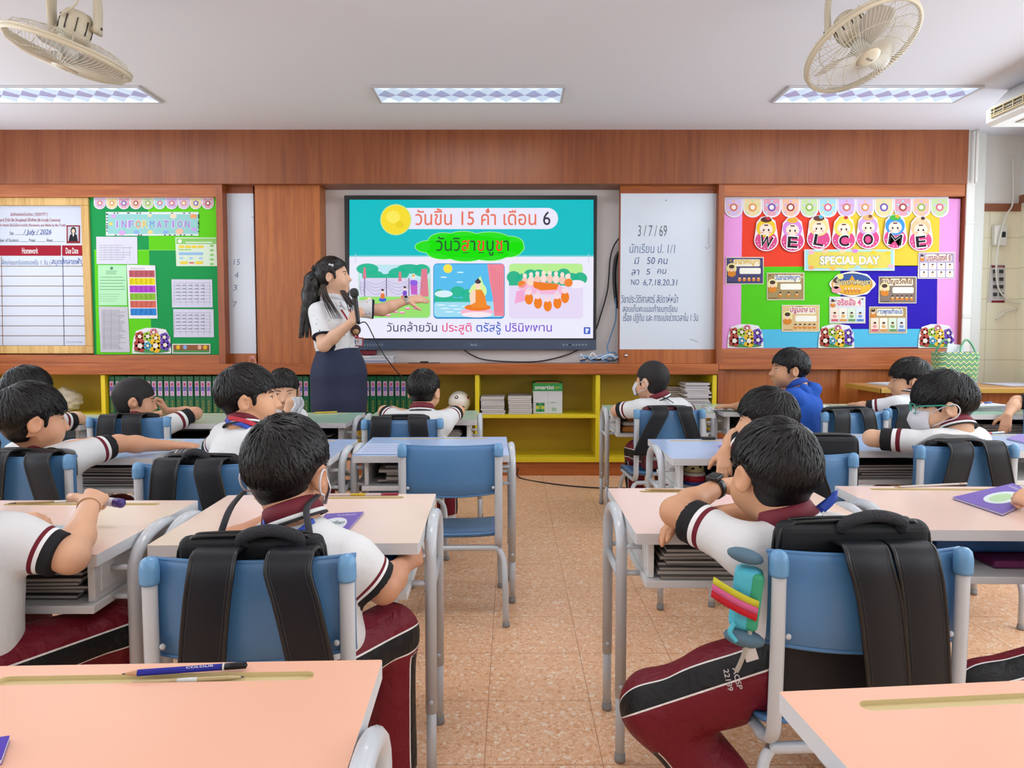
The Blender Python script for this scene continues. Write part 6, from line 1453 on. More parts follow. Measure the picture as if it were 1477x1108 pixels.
def child(label, top, yaw=0, pitch=0, roll=0, hs=1.0, pelvis=None, byaw=0, neck=None, rh=None, lh=None, knees=None, ankles=None, tone='#c88f6c', hair={}, h=0.005, seed=1, shirt=None, col=None, text=False, group=None, lean=0.0, shoe_col='#e4e3e0', blink=False, bag=1.0, under=False, drop=0.056):
    """a seated pupil: joints -> body, hair, polo shirt, collar, track trousers, shoes. rh/lh = dict(w=wrist, hint=elbow direction, fd, bn, curl)"""
    R = rot_head(yaw, pitch, roll); H = Vector(top) - R @ Vector((0, -0.01, 0)) - Vector((0, 0, 0.108 * hs)); P = Vector(pelvis) + Vector((0, 0, 0.027)); yb = math.radians(byaw)
    f = Vector((-math.sin(yb), math.cos(yb), 0)); r = Vector((math.cos(yb), math.sin(yb), 0)); nb = Vector(neck) if neck else H + Vector((0, 0, -0.098 * hs)) - f * 0.02
    root = thing('person', label, 'person', (P.x, P.y, 0.0), 0, group)
    up = (nb - P).normalized(); ch = P.lerp(nb, 0.62) - f * 0.012; S = {s: nb - up * drop + r * (0.112 * s) for s in (1, -1)}; la, lf = 0.178, 0.160; arms = {}
    for s, A in ((1, rh), (-1, lh)):
        A = dict(A or {}); w = Vector(A.get('w') or (nb + f * 0.24 + r * (0.05 * s)).to_tuple()[:2] + (0.645,)); el = Vector(A['e']) if 'e' in A else ik(S[s], w, la, lf, Vector(A.get('hint') or (r * (0.9 * s) + Vector((0, 0, 0.05)))))
        el = el + Vector((0, 0, 0.011 if el.z > 0.62 else 0)); arms[s] = (S[s], el, w, A)
    v = Vol(h); head_sdf(v, H, R, hs, nb)
    v.chain([nb, ch, P], [0.045, 0.06, 0.06], 0.03)
    for s in (1, -1): v.cone(nb - up * 0.03, S[s], 0.035, 0.034, 0.02)
    for s, g in ((1, 1), (-1, 2)):
        a, e, w, A = arms[s]; v.chain([a, e], [0.036, 0.031], 0.01, g); m = e.lerp(w, 0.35); v.cone(e, m, 0.0305, 0.0305, 0.02, g); v.cone(m, w, 0.0305, 0.0205, 0.02, g)
        fd = Vector(A.get('fd') or (w - e)); hand(v, w, fd, A.get('bn') or (0, 0, 1), s, A.get('curl', 0.45), A.get('sc', 1.0), g, A.get('spread', 0.1), A.get('thumb', 0.5), A.get('curls'))
    V, Q = v.mesh(); V = pressed(V, ('seat',) if under else ('desk', 'skin', 'seat')); body = np_mesh('body', V, Q, skin(tone), root, None, face_bits(H, R, hs, asleep=blink))
    hv, hq = hair_mesh(H, R, hs, seed, **hair); np_mesh('hair', hv, hq, M_hair_short if hair.get('short') else M_hair, root)
    # shirt
    v = Vol(max(h, 0.0045)); v.chain([P + up * 0.035, ch], [0.127, 0.118], 0.05, 0, (f, 0.74)); v.chain([ch, nb - up * 0.062], [0.118, 0.060], 0.05, 0, (f, 0.76)); v.cone(S[-1], S[1], 0.044, 0.044, 0.05)
    for s in (1, -1):
        a, e, w, A = arms[s]; d = e - a; en = a + d * A.get('sl', 0.84); v.cone(a, e, 0.050, 0.046, 0.035, 0, None, [(en, d.normalized())])
    v.cone(nb - up * 0.02, nb + up * 0.06, 0.047, 0.047, 0.012, 0, None, (), 'sub')
    V, Q = v.mesh(); N = vnormals(V, Q); t_ = np.zeros(len(V))
    for s in (1, -1):
        a, e, w, A = arms[s]; a_, d_ = np.array(a[:]), np.array((e - a)[:]); rel = V - a_; t = rel @ d_ / (d_ @ d_); dist = np.linalg.norm(rel - np.clip(t, 0, 1)[:, None] * d_, axis=1); m = (dist < 0.062) & (t > 0.3); t_ = np.where(m, np.maximum(t_, t * 0.84 / A.get('sl', 0.84)), t_)
    V = pressed(V + N * wrinkle(V, 0.0016, 34, seed)[:, None], ('desk', 'cloth', 'seat')); sh = np_mesh('shirt', V, Q, shirt or M_shirt, root, {'sleeve': t_})
    ax = (H + R @ Vector((0, -0.02, -0.06)) - nb).normalized() + Vector((0, 0, 0.8)); collar(root, nb + up * 0.0, ax, 1.0, col, trims=col is None)
    # trousers
    yl = yb * 0.35; lf_ = Vector((-math.sin(yl), math.cos(yl), 0)); lr_ = Vector((math.cos(yl), math.sin(yl), 0))
    v = Vol(0.0065); v.ell(P - Vector((0, 0, 0.02)), (0.118, 0.105, 0.088), None, 0.03); seg = []
    for i, s in enumerate((1, -1)):
        hp = P + r * (0.062 * s) - Vector((0, 0, 0.022)); kn = Vector(knees[i]) if knees and knees[i] else Vector((hp.x, hp.y, 0.385)) + lf_ * 0.265 + lr_ * (0.03 * s); an = Vector(ankles[i]) if ankles and ankles[i] else Vector((kn.x, kn.y, 0.085)) + lf_ * 0.02
        v.cone(hp, kn, 0.076 * (1 + (bag - 1) * 0.6), 0.064 * bag, 0.035); v.cone(kn, an, 0.063 * bag, 0.053 * bag, 0.03, 0, None, [(an, (an - kn).normalized())]); seg += [(hp, kn, r * s, 0.07 * bag), (kn, an, r * s, 0.057 * bag)]
        shoe(root, (an.x, an.y, 0), (lf_ + lr_ * (0.15 * s)), 0.95, shoe_col)
    V, Q = v.mesh(); N = vnormals(V, Q); best = np.full(len(V), 9.0); sd = np.full(len(V), 0.2)
    for a, b_, l, rad in seg:
        a_, d_ = np.array(a[:]), np.array((b_ - a)[:]); rel = V - a_; t = np.clip(rel @ d_ / (d_ @ d_), 0, 1); pr = rel - t[:, None] * d_; dist = np.linalg.norm(pr, axis=1); ax_ = d_ / np.linalg.norm(d_); L_ = np.array(l[:]); L_ = L_ - ax_ * (L_ @ ax_); L_ /= np.linalg.norm(L_); U_ = np.cross(ax_, L_)
        ang = np.arctan2(pr @ U_, pr @ L_); m = dist - rad < best; best = np.where(m, dist - rad, best); sd = np.where(m, ang * rad, sd)
    V = pressed(V + N * wrinkle(V, 0.0026, 26, seed + 5)[:, None], ('desk', 'knee', 'seat')); np_mesh('trousers', V, Q, M_trous, root, {'side': sd})
    root_info = dict(root=root, H=H, R=R, hs=hs, nb=nb, f=f, r=r, up=up, arms=arms, shirt=sh, body=body)
    if text: project_text(root, sh, 'ACSP', (nb - f * 0.1).x, nb.z - 0.055, 0.075, 0.019, (nb - f * 0.1).y, flat('#26282c'), 0.0, d=f)
    return root_info
def face_mask(I, loops=True):
    H, R, hs, root = I['H'], I['R'], I['hs'], I['root']; P = lambda x, y, z: H + R @ (Vector((x, y, z)) * hs); g = []
    for i in range(13):
        u = -1 + 2 * i / 12; row = []
        for j in range(9):
            w = -1 + 2 * j / 8; a = u * 1.15; rad = 0.066 + 0.008 * (1 - abs(w)); bulge = 0.017 * (1 - u * u) * (1 - 0.6 * w * w); row.append(P(math.sin(a) * rad * 1.02, 0.030 + math.cos(a) * (rad - 0.002) + bulge * 0.8 - 0.006 * max(0, -w) , -0.048 - 0.042 * w * (1 - 0.25 * u * u)))
        g.append(row)
    b = MB(); b.sheet(g, 0.002 * hs, M_mask); m = b.build('face_mask', root, world=True)
    b = MB()
    for s in (-1, 1): b.tube(spline([P(0.060 * s, 0.052, -0.026), P(0.080 * s, 0.012, -0.004), P(0.0885 * s, -0.022, 0.004), P(0.0895 * s, -0.037, -0.016), P(0.0855 * s, -0.024, -0.042), P(0.078 * s, 0.006, -0.052), P(0.059 * s, 0.048, -0.070)], 6), 0.0020 * hs, M_mask, 6)
    b.build('ear_loop', root, world=True)
    return m
# ------------------------------------------------------------------ the pupils
ZD = DH + 0.030                                # wrist height of a hand lying on a desk
flat_hand = dict(fd=(0, 1, -0.05), bn=(0, 0, 1), curl=0.2)
# third row from the front of the picture: pink desks
C1 = child('boy seen from behind at the pink desk with white mask loops over his ears', (-0.476, 1.425, 0.909), yaw=-10, pitch=-4, pelvis=(-0.432, 1.40, 0.40), byaw=-6, neck=(-0.452, 1.395, 0.706),
    rh=dict(w=(-0.245, 1.535, 0.565), e=(-0.270, 1.41, 0.555), fd=(0.35, 0.9, 0.05), bn=(0.9, -0.3, 0.3), curl=0.5), lh=dict(w=(-0.56, 1.60, ZD), hint=(-1, 0, -0.4)),
    knees=[(-0.283, 1.535, 0.40), (-0.55, 1.66, 0.39)], ankles=[(-0.27, 1.50, 0.10), (-0.55, 1.64, 0.09)], tone='#c28d6e', hair=dict(front=0.034, vol=1.15, locks=2200, llen=0.05, h=0.0045), h=0.004, seed=2, under=True, drop=0.088)
C2 = child('boy with a black watch resting his chin on crossed arms at the pink desk', (0.566, 1.455, 0.897), yaw=12, pitch=-6, roll=4, hs=1.02, pelvis=(0.645, 1.40, 0.40), byaw=10, neck=(0.585, 1.425, 0.694),
    lh=dict(w=(0.505, 1.650, 0.715), e=(0.374, 1.548, 0.668), sl=0.78, fd=(0.95, 0.35, 0.05), bn=(0, -0.2, 1), curl=0.5), rh=dict(w=(0.425, 1.605, 0.648), e=(0.64, 1.60, 0.655), fd=(-0.86, -0.45, -0.22), bn=(-0.25, 0.1, 1), curl=0.55, spread=0.2, thumb=0.1, curls=(0.25, 0.4, 0.55, 0.75)),
    bag=1.22, knees=[(0.80, 1.66, 0.38), (0.322, 1.475, 0.262)], ankles=[(0.80, 1.66, 0.09), (0.462, 1.425, 0.105)], tone='#cd9a76', hair=dict(front=0.036, vol=1.2, locks=2600, llen=0.052, h=0.0045), h=0.004, seed=3)
C0 = child('child cut off by the left edge, holding a purple capped tube', (-1.17, 1.40, 0.93), yaw=10, pitch=-20, pelvis=(-1.12, 1.34, 0.40), byaw=-4, neck=(-1.125, 1.375, 0.727),
    rh=dict(w=(-0.985, 1.575, 0.690), e=(-0.90, 1.372, 0.622), fd=(-0.25, 0.85, 0.12), bn=(0.45, 0.0, 0.9), curl=1.0, thumb=0.6), lh=dict(w=(-1.18, 1.57, 0.648), hint=(-1, 0, -0.4), fd=(0.9, 0.35, 0.02), bn=(-0.05, -0.3, 1), curl=0.7),
    knees=[(-0.935, 1.57, 0.395), (-1.2, 1.62, 0.39)], ankles=[(-0.94, 1.60, 0.09), (-1.2, 1.6, 0.09)], tone='#d9a887', h=0.004, seed=4)
C3 = child('child at the right edge, head out of the frame, fist on the pink desk', (1.50, 1.52, 0.93), yaw=5, pelvis=(1.42, 1.44, 0.40), byaw=5, neck=(1.47, 1.49, 0.727),
    lh=dict(w=(1.365, 1.735, 0.652), e=(1.372, 1.585, 0.60), fd=(-0.25, 0.9, 0.1), bn=(-0.55, 0, 0.85), curl=1.15), rh=dict(w=(1.53, 1.76, 0.648), hint=(1, 0, -0.3), fd=(-0.9, 0.2, 0.05), bn=(0, -0.3, 1), curl=1.0),
    knees=[(1.44, 1.72, 0.39), (1.035, 1.45, 0.30)], ankles=[(1.44, 1.7, 0.09), (1.12, 1.40, 0.10)], tone='#d9a886', h=0.004, seed=5)
# blue desks
B1 = child('boy stretching his right arm across the blue desk at the left', (-1.664, 2.345, 0.908), yaw=-42, pitch=-4, hs=1.06, pelvis=(-1.66, 2.42, 0.40), byaw=-12, neck=(-1.65, 2.395, 0.705),
    rh=dict(w=(-1.345, 2.655, 0.648), e=(-1.475, 2.535, 0.665), fd=(0.88, 0.45, -0.05), bn=(0.05, -0.1, 1), curl=0.15, spread=0.06), lh=dict(w=(-1.72, 2.68, ZD), hint=(-1, 0, -0.3)), tone='#d29c7b', hair=dict(front=0.034, vol=1.3, locks=1700, llen=0.055), seed=6)
B2 = child('boy in profile facing right with a red lanyard, behind the blue desk', (-0.945, 2.42, 0.971), yaw=-72, pitch=2, hs=1.03, pelvis=(-0.96, 2.42, 0.42), byaw=-35, neck=(-0.945, 2.395, 0.768),
    rh=dict(w=(-0.86, 2.66, ZD), hint=(0.6, 0, -0.5)), lh=dict(w=(-1.02, 2.68, ZD), hint=(-1, 0, -0.4)), tone='#d8a480', hair=dict(front=0.036, vol=1.1, locks=1700), seed=7)
B3 = child('boy hidden behind the boy with the watch, hand dropping over the blue desk edge', (0.925, 2.455, 0.884), yaw=55, pitch=-2, hs=1.03, pelvis=(0.99, 2.42, 0.40), byaw=20, neck=(0.955, 2.42, 0.681),
    lh=dict(w=(0.79, 2.515, 0.650), e=(0.86, 2.60, 0.68), fd=(-0.15, -0.45, -0.88), bn=(-0.3, -0.85, 0.4), curl=0.35), rh=dict(w=(0.98, 2.66, ZD), hint=(1, 0, -0.3)), tone='#d8a582', hair=dict(front=0.036, vol=1.25, locks=1700, llen=0.052), seed=8)
B4 = child('boy with green glasses and a white face mask at the blue desk', (1.680, 2.64, 0.932), yaw=68, pitch=-8, hs=1.08, pelvis=(1.675, 2.595, 0.40), byaw=22, neck=(1.70, 2.595, 0.729),
    lh=dict(w=(1.545, 2.76, 0.652), e=(1.425, 2.685, 0.662), fd=(0.85, 0.35, 0.05), bn=(0, -0.4, 1), curl=0.6), rh=dict(w=(1.66, 2.80, 0.668), hint=(1, 0, -0.3), fd=(-0.9, 0.05, 0.05), bn=(0, -0.4, 1), curl=0.6), tone='#dbaf90', hair=dict(front=0.024, vol=1.5, locks=2200, llen=0.06, low=0.012), seed=9, text=True)
# mint green desks
A1 = child('boy at the far left, mostly hidden behind the boy stretching his arm', (-2.395, 3.36, 0.917), yaw=-50, pitch=-6, hs=1.03, pelvis=(-2.46, 3.36, 0.40), byaw=-10, rh=dict(w=(-2.32, 3.62, ZD), hint=(1, 0, -0.3)), tone='#d9af8e', hair=dict(vol=1.35, locks=1100, llen=0.055), seed=10)
A2 = child('boy propping his cheek on his fist at the mint desk', (-1.903, 3.415, 0.862), yaw=-58, pitch=-8, hs=1.0, pelvis=(-1.875, 3.41, 0.40), byaw=-15, neck=(-1.885, 3.405, 0.659),
    rh=dict(w=(-1.82, 3.575, 0.676), e=(-1.665, 3.575, 0.655), fd=(-0.35, -0.1, 0.95), bn=(0.8, 0.5, 0.2), curl=1.2), lh=dict(w=(-1.9, 3.68, ZD), hint=(-1, 0, -0.3)), tone='#cc9879', hair=dict(short=True, locks=1400), seed=11)
A3 = child('boy turned round to face us, holding a white cloth to his mouth', (-1.192, 3.54, 0.897), yaw=-158, pitch=-8, hs=0.98, pelvis=(-1.2, 3.47, 0.40), byaw=-120, neck=(-1.20, 3.53, 0.694),
    rh=dict(w=(-1.25, 3.40, 0.60), hint=(-1, -0.3, -0.3), fd=(0.5, -0.2, 0.3), bn=(0, -0.9, 0.3)), lh=dict(w=(-1.115, 3.375, 0.690), e=(-1.235, 3.345, 0.60), fd=(0.30, 0.15, 0.95), bn=(0.2, -0.95, 0.1), curl=1.2), knees=[(-1.05, 3.43, 0.39), (-1.0, 3.55, 0.39)], tone='#d8a888', hair=dict(front=0.040, vol=1.0, locks=1100), seed=12)
A4 = child('boy seen from behind below the big screen, both elbows on the mint desk', (-0.454, 3.495, 0.897), yaw=-14, pitch=-3, hs=0.98, pelvis=(-0.465, 3.42, 0.40), byaw=-6, neck=(-0.458, 3.46, 0.694),
    rh=dict(w=(-0.395, 3.72, 0.646), e=(-0.285, 3.60, 0.662), fd=(-0.6, 0.75, 0), bn=(0, 0, 1)), lh=dict(w=(-0.585, 3.75, 0.648), e=(-0.675, 3.60, 0.660), fd=(0.55, 0.8, 0.05), bn=(0, 0, 1)), knees=[(-0.36, 3.74, 0.385), (-0.55, 3.72, 0.385)], tone='#d9a682', hair=dict(vol=1.1, locks=1100), seed=13, text=True)
A5 = child('masked boy with closely cropped hair and a dark lanyard at the mint desk', (0.788, 3.81, 0.93), yaw=42, pitch=0, hs=1.0, pelvis=(0.845, 3.78, 0.40), byaw=12, neck=(0.822, 3.80, 0.727), lh=dict(w=(0.68, 4.04, ZD), hint=(-1, 0, -0.3)), rh=dict(w=(0.92, 4.06, ZD), hint=(1, 0, -0.3)), tone='#d8a788', hair=dict(short=True, locks=1400), seed=14)
A6 = child('boy in a blue hoodie seen in profile facing left', (1.577, 3.86, 0.995), yaw=84, pitch=2, hs=1.02, pelvis=(1.66, 3.80, 0.42), byaw=55, neck=(1.61, 3.84, 0.792), lh=dict(w=(1.33, 4.06, ZD), hint=(-0.5, -0.5, -0.5), fd=(-0.9, 0.2, 0), bn=(0, 0, 1), curl=0.2), rh=dict(w=(1.42, 4.08, ZD), hint=(0, 1, -0.3)), tone='#c3916f', hair=dict(front=0.036, vol=1.1, locks=1500), seed=15, shirt=M_hood, col=pbr('hood_rib', '#1d4aa2', 0.8))
A7 = child('boy in front of the woven bag, looking left from the mint desk', (2.30, 3.93, 0.935), yaw=72, pitch=-4, hs=1.08, pelvis=(2.235, 3.88, 0.40), byaw=28, neck=(2.28, 3.90, 0.732), lh=dict(w=(2.06, 4.10, ZD), hint=(-1, -0.2, -0.3), fd=(0.3, 0.9, 0), bn=(0, 0, 1)), rh=dict(w=(2.2, 4.14, ZD), hint=(1, 0, -0.3)), tone='#d2a07e', hair=dict(front=0.03, vol=1.4, locks=1500, llen=0.055), seed=16, text=True)
A8 = child('child at the right edge whose forearm hangs over the mint desk', (3.14, 3.92, 0.95), yaw=10, pelvis=(3.06, 3.80, 0.40), byaw=10, neck=(3.11, 3.88, 0.747), lh=dict(w=(2.80, 3.84, 0.625), e=(2.895, 3.90, 0.685), fd=(-0.25, -0.15, -0.95), bn=(-0.5, -0.8, 0.3), curl=0.3), rh=dict(w=(3.1, 4.1, ZD), hint=(1, 0, -0.3)), tone='#d8a889', hair=dict(locks=600), seed=17)

# what they wear
for I in (C1, B4, A5): face_mask(I)
def strap_tube(name, root, pts, w, t, mat, up=(0, 1, 0), n=8):
    b = MB(); b.tube(spline(pts, n), w, mat, 10, flatten=(t / w, up)); return b.build(name, root, world=True)
M_lany = pbr('lanyard_dark', '#2a2d34', 0.6, var=0.5, vscale=160); M_ribb = pbr('ribbon_blue', '#1f46b0', 0.5)
q = C1['nb']
for s, x in ((-1, -0.565), (1, -0.405)):
    strap_tube('lanyard', C1['root'], [(C1['H'] + C1['R'] @ Vector((0.084 * s, -0.03, -0.045))), (x - 0.004 * s, 1.345, q.z + 0.035), (x + 0.006 * s, 1.325, q.z - 0.005), (x + 0.012 * s, 1.322, q.z - 0.035)], 0.0065, 0.0018, M_lany, (0.9, 0.3, 0))
strap_tube('neck_ribbon', C1['root'], [(q.x - 0.05, 1.36, q.z + 0.008), (q.x - 0.036, 1.335, q.z - 0.004), (q.x, 1.325, q.z - 0.014), (q.x + 0.03, 1.33, q.z - 0.01), (q.x + 0.052, 1.36, q.z + 0.006)], 0.0065, 0.002, M_ribb, (0, 0.4, 1))
q = C2['nb']
strap_tube('neck_ribbon', C2['root'], [(q.x + 0.058, 1.40, q.z + 0.030), (q.x + 0.075, 1.40, q.z + 0.046), (q.x + 0.09, 1.405, q.z + 0.062), (q.x + 0.088, 1.415, q.z + 0.05), (q.x + 0.055, 1.42, q.z + 0.02)], 0.0085, 0.002, M_ribb, (0.3, 0.2, 0.9))
q = B2['nb']; strap_tube('neck_ribbon', B2['root'], [(q.x - 0.04, q.y - 0.055, q.z + 0.02), (q.x + 0.02, q.y - 0.066, q.z + 0.008), (q.x + 0.055, q.y - 0.045, q.z - 0.02), (q.x + 0.085, q.y + 0.0, q.z - 0.05)], 0.009, 0.002, M_ribb, (0, 0.3, 1))
strap_tube('lanyard', B2['root'], [(q.x - 0.03, q.y - 0.058, q.z + 0.030), (q.x + 0.03, q.y - 0.062, q.z + 0.018), (q.x + 0.065, q.y - 0.035, q.z - 0.005), (q.x + 0.10, q.y + 0.01, q.z - 0.04)], 0.008, 0.002, pbr('lanyard_red', '#b8243a', 0.6, var=0.6, vscale=120), (0, 0.3, 1))
q = A5['nb']; b = MB(); b.lathe([(0.0535, 0.0), (0.056, 0.006), (0.0545, 0.014)], M_lany, 28, Matrix.Translation(q + Vector((0, 0, 0.004)))); b.build('lanyard', A5['root'], world=True)
strap_tube('lanyard_tail', A5['root'], [(q.x + 0.01, q.y - 0.062, q.z + 0.01), (q.x + 0.035, q.y - 0.085, q.z - 0.004), (q.x + 0.06, q.y - 0.092, q.z - 0.02)], 0.008, 0.002, M_lany, (0, 1, 0.3))
# glasses of the masked boy
P = lambda x, y, z: B4['H'] + B4['R'] @ (Vector((x, y, z)) * B4['hs']); b = MB(); M_gl = pbr('green_glasses', '#1f9a86', 0.3, coat=0.3)
for s in (-1, 1):
    ring = [P(0.031 * s + 0.0215 * math.copysign(abs(math.cos(a)) ** 0.7, math.cos(a)), 0.1015 - 0.010 * abs(0.031 + 0.0215 * math.cos(a) * s) / 0.05, -0.004 + 0.0175 * math.copysign(abs(math.sin(a)) ** 0.7, math.sin(a))) for a in [2 * math.pi * k / 28 for k in range(28)]]
    b.tube(ring, 0.0022, M_gl, 8, closed=True); b.tube([P(0.0525 * s, 0.090, 0.004), P(0.074 * s, 0.065, 0.006), P(0.084 * s, 0.02, 0.004), P(0.085 * s, -0.02, 0.0)], 0.0024, M_gl, 8)
b.tube([P(-0.0095, 0.0995, 0), P(0, 0.102, 0.003), P(0.0095, 0.0995, 0)], 0.002, M_gl, 8); b.build('glasses', B4['root'], world=True)
# hood of the blue hoodie
q = A6['nb']; v = Vol(0.005); f_ = A6['f']; v.cone(q - f_ * 0.055 + Vector((0.03, 0, -0.02)), q - f_ * 0.085 - Vector((0, 0, 0.10)), 0.042, 0.022, 0.03); v.cone(q - f_ * 0.05 + A6['r'] * 0.06 + Vector((0, 0, -0.01)), q - f_ * 0.08 - Vector((0, 0, 0.09)), 0.028, 0.02, 0.03); v.cone(q - f_ * 0.05 - A6['r'] * 0.06 + Vector((0, 0, -0.01)), q - f_ * 0.08 - Vector((0, 0, 0.09)), 0.028, 0.02, 0.03)
V_, Q_ = v.mesh(); V_ = V_ + vnormals(V_, Q_) * wrinkle(V_, 0.003, 50, 3)[:, None]; np_mesh('hood', V_, Q_, M_hood, A6['root'], {'sleeve': np.zeros(len(V_))})
# black watch of the boy in the right foreground; rubber band on the child at the left; bracelet
def wrist_band(root, w, ax, r, width, mat, name, box=None, up=(0, 0, 1), th=0.003):
    z = Vector(ax).normalized(); M = Matrix.Translation(w) @ z.to_track_quat('Z', 'Y').to_matrix().to_4x4(); b = MB()
    b.lathe([(r, -width / 2), (r + th, -width / 2), (r + th, width / 2), (r, width / 2), (r, -width / 2)], mat, 28, M); o = b.build(name, root, world=True)
    if box:
        u = Vector(up); u = (u - z * u.dot(z)).normalized(); c = Vector(w) + u * (r + th + 0.003); sx_ = z.cross(u); Mb = Matrix((sx_.to_4d(), z.to_4d(), u.to_4d(), (0, 0, 0, 1))).transposed(); Mb[0][3], Mb[1][3], Mb[2][3] = c; Mb[3] = (0, 0, 0, 1)
        b = MB(); b.box((-0.0155, -0.0165, -0.005), (0.0155, 0.0165, 0.006), mat, 0.003, Mb); b.box((-0.011, -0.011, 0.0061), (0.011, 0.011, 0.0068), pbr('watch_glass', '#14181c', 0.08), 0, Mb); b.build('watch_case', o, world=True)
    return o
a, e, w, A = C2['arms'][-1]; ax_ = w - e; wp = w - ax_.normalized() * 0.012; wrist_band(C2['root'], wp, ax_, 0.0225, 0.017, pbr('watch_black', '#131416', 0.4), 'watch', True, (-0.35, -0.3, 0.9), 0.0035)
a, e, w, A = C0['arms'][1]; ax_ = w - e; wrist_band(C0['root'], w - ax_.normalized() * 0.012, ax_, 0.0235, 0.004, pbr('rubber_band', '#dcb48c', 0.5), 'wrist_band', None, th=0.002)
a, e, w, A = A3['arms'][-1]; ax_ = w - e; wrist_band(A3['root'], w - ax_.normalized() * 0.01, ax_, 0.023, 0.012, M_lany, 'bracelet', None, th=0.003)
# number embroidered on the trousers of the boy with the watch
tr = [c for c in C2['root'].children if c.name.startswith('trousers')][0]
for k, (tx, zz) in enumerate((('ACSP', 0.0), ('22189', 0.0))):
    project_text(C2['root'], tr, tx, 0.478 - 0.020 * k, 0.375 - 0.004 * k, 0.042, 0.011, 1.39, flat('#ded6d6'), -1.25, d=(0.45, 0.85, -0.3))
# ------------------------------------------------------------------ the teacher
TY = 4.70
root = thing('person', 'woman in white blouse and navy skirt pointing at the big screen', 'person', (-1.2, TY, 0.0)); T = root
R = rot_head(-86, 6, 0); H = Vector((-1.222, TY, 1.478)); hs = 1.14; nb = Vector((-1.238, TY - 0.01, 1.318)); P = Vector((-1.195, TY, 0.90)); tone = '#dcae92'
f = Vector((0.88, -0.47, 0)); r = Vector((-0.47, -0.88, 0)); up = (nb - P).normalized()
Pn = lambda px, py, Y: (lambda q: Vector((q[0], Y, q[1])))(on_wall(px, py, Y))
S1, S2 = Pn(459, 449, TY - 0.11), Pn(507, 446, TY + 0.10)
E1, W1 = Pn(467, 498, TY - 0.20), Pn(508, 464, TY - 0.25); E2, W2 = Pn(551, 447, TY + 0.14), Pn(588, 433, TY + 0.18)
v = Vol(0.005); head_sdf(v, H, R, hs, nb, 0.043, adult=True)
v.chain([nb, nb.lerp(P, 0.5), P], [0.05, 0.08, 0.09], 0.04); v.cone(nb - up * 0.03, S1, 0.04, 0.042, 0.03); v.cone(nb - up * 0.03, S2, 0.04, 0.042, 0.03)
for g, (S, E_, W_) in ((1, (S1, E1, W1)), (2, (S2, E2, W2))):
    v.cone(S, E_, 0.048, 0.042, 0.02, g); m = E_.lerp(W_, 0.35); v.cone(E_, m, 0.042, 0.040, 0.02, g); v.cone(m, W_, 0.040, 0.026, 0.02, g)
hand(v, W1, (0.45, 0.25, 0.78), (-0.3, -0.9, 0.35), 1, 1.3, 1.32, 1, 0.05, 0.9)
hand(v, W2, (0.97, 0.12, 0.12), (0.05, -0.75, 0.65), -1, 0.25, 1.34, 2, 0.16, 0.3, curls=(0.12, 0.25, 0.45, 0.6))
for s, x in ((1, -0.085), (-1, 0.085)):
    hp = P + Vector((x, 0, -0.06)); v.chain([hp, Vector((P.x + x * 0.9, TY, 0.48)), Vector((P.x + x * 0.75, TY + 0.01, 0.09))], [0.085, 0.055, 0.038], 0.03, 3)
V, Q = v.mesh(); body = np_mesh('body', V, Q, skin(tone), root, None, face_bits(H, R, hs, adult=True, open_=True, lips='#b8485a'))
# long hair: cap, pony tail down the back, two locks over the shoulders
hv, hq = hair_mesh(H, R, hs, 21, front=0.066, vol=1.0, locks=1500, llen=0.07); np_mesh('hair', hv, hq, pbr('dark_brown_hair', '#15100e', 0.38, spec=0.5, var=0.4, vscale=120, bump=0.3, bscale=110), root)
M_brn = pbr('dark_brown_hair', '#15100e', 0.38)
v = Vol(0.006); tail = [Pn(462, 393, 4.70), Pn(452, 405, 4.70), Pn(447, 425, 4.66), Pn(444, 448, 4.63), Pn(442, 470, 4.60)]; v.chain(tail, [0.045, 0.058, 0.052, 0.040, 0.012], 0.03)
for k in range(14):
    a = random.Random(k); dx, dy = a.uniform(-0.04, 0.045), a.uniform(-0.04, 0.03); v.chain([p + Vector((dx, dy, -0.012 * i)) * (0.5 + 0.3 * i) for i, p in enumerate(tail)], [0.020, 0.018, 0.016, 0.012, 0.004], 0.006)
V, Q = v.mesh(); np_mesh('pony_tail', V, Q, M_brn, root)
for pts in ([Pn(466, 410, 4.62), Pn(468, 424, 4.56), Pn(475, 440, 4.52), Pn(486, 460, 4.50)], [Pn(494, 420, 4.60), Pn(500, 430, 4.55), Pn(507, 440, 4.52), Pn(511, 450, 4.52)]):
    b = MB()
    for k in range(7):
        o_ = Vector((0.006 * (k - 3), 0.004 * ((k * 5) % 3), 0.0)); b.tube(spline([p + o_ * (0.5 + 0.5 * i) for i, p in enumerate(pts)], 6), [0.009 - 0.0072 * i / 18 for i in range(19)], pbr('brown_lock', '#2b1a14', 0.4), 8)
    b.build('hair_lock', root, world=True)
b = MB(); c = Pn(456, 394, 4.66)
for s in (-1, 1): b.sheet([[c + Vector((0.004, -0.015, 0)) + Vector((-0.02 * i * 0.5 + 0.008 * j * s, -0.006 * i, s * (0.004 + 0.012 * i) + 0.010 * (j - 1) * (0.6 + 0.3 * i))) for j in range(3)] for i in range(4)], 0.004, pbr('bow_black', '#121317', 0.5))
b.ell(c, (0.012, 0.012, 0.012), pbr('bow_black', '#121317', 0.5), 10); b.build('hair_bow', root, world=True)
b = MB(); q = H + R @ Vector((0.066, 0.030, 0.085)) * 1.0; q = Pn(477, 383.5, TY - 0.085)
for a_ in (0.4, 2.2, 3.9, 5.4): b.ell(q + Vector((0.011 * math.cos(a_), -0.002, 0.009 * math.sin(a_))), (0.011, 0.004, 0.008), flat('#e8eef2', 0.3), 10)
b.build('hair_clip', root, world=True)
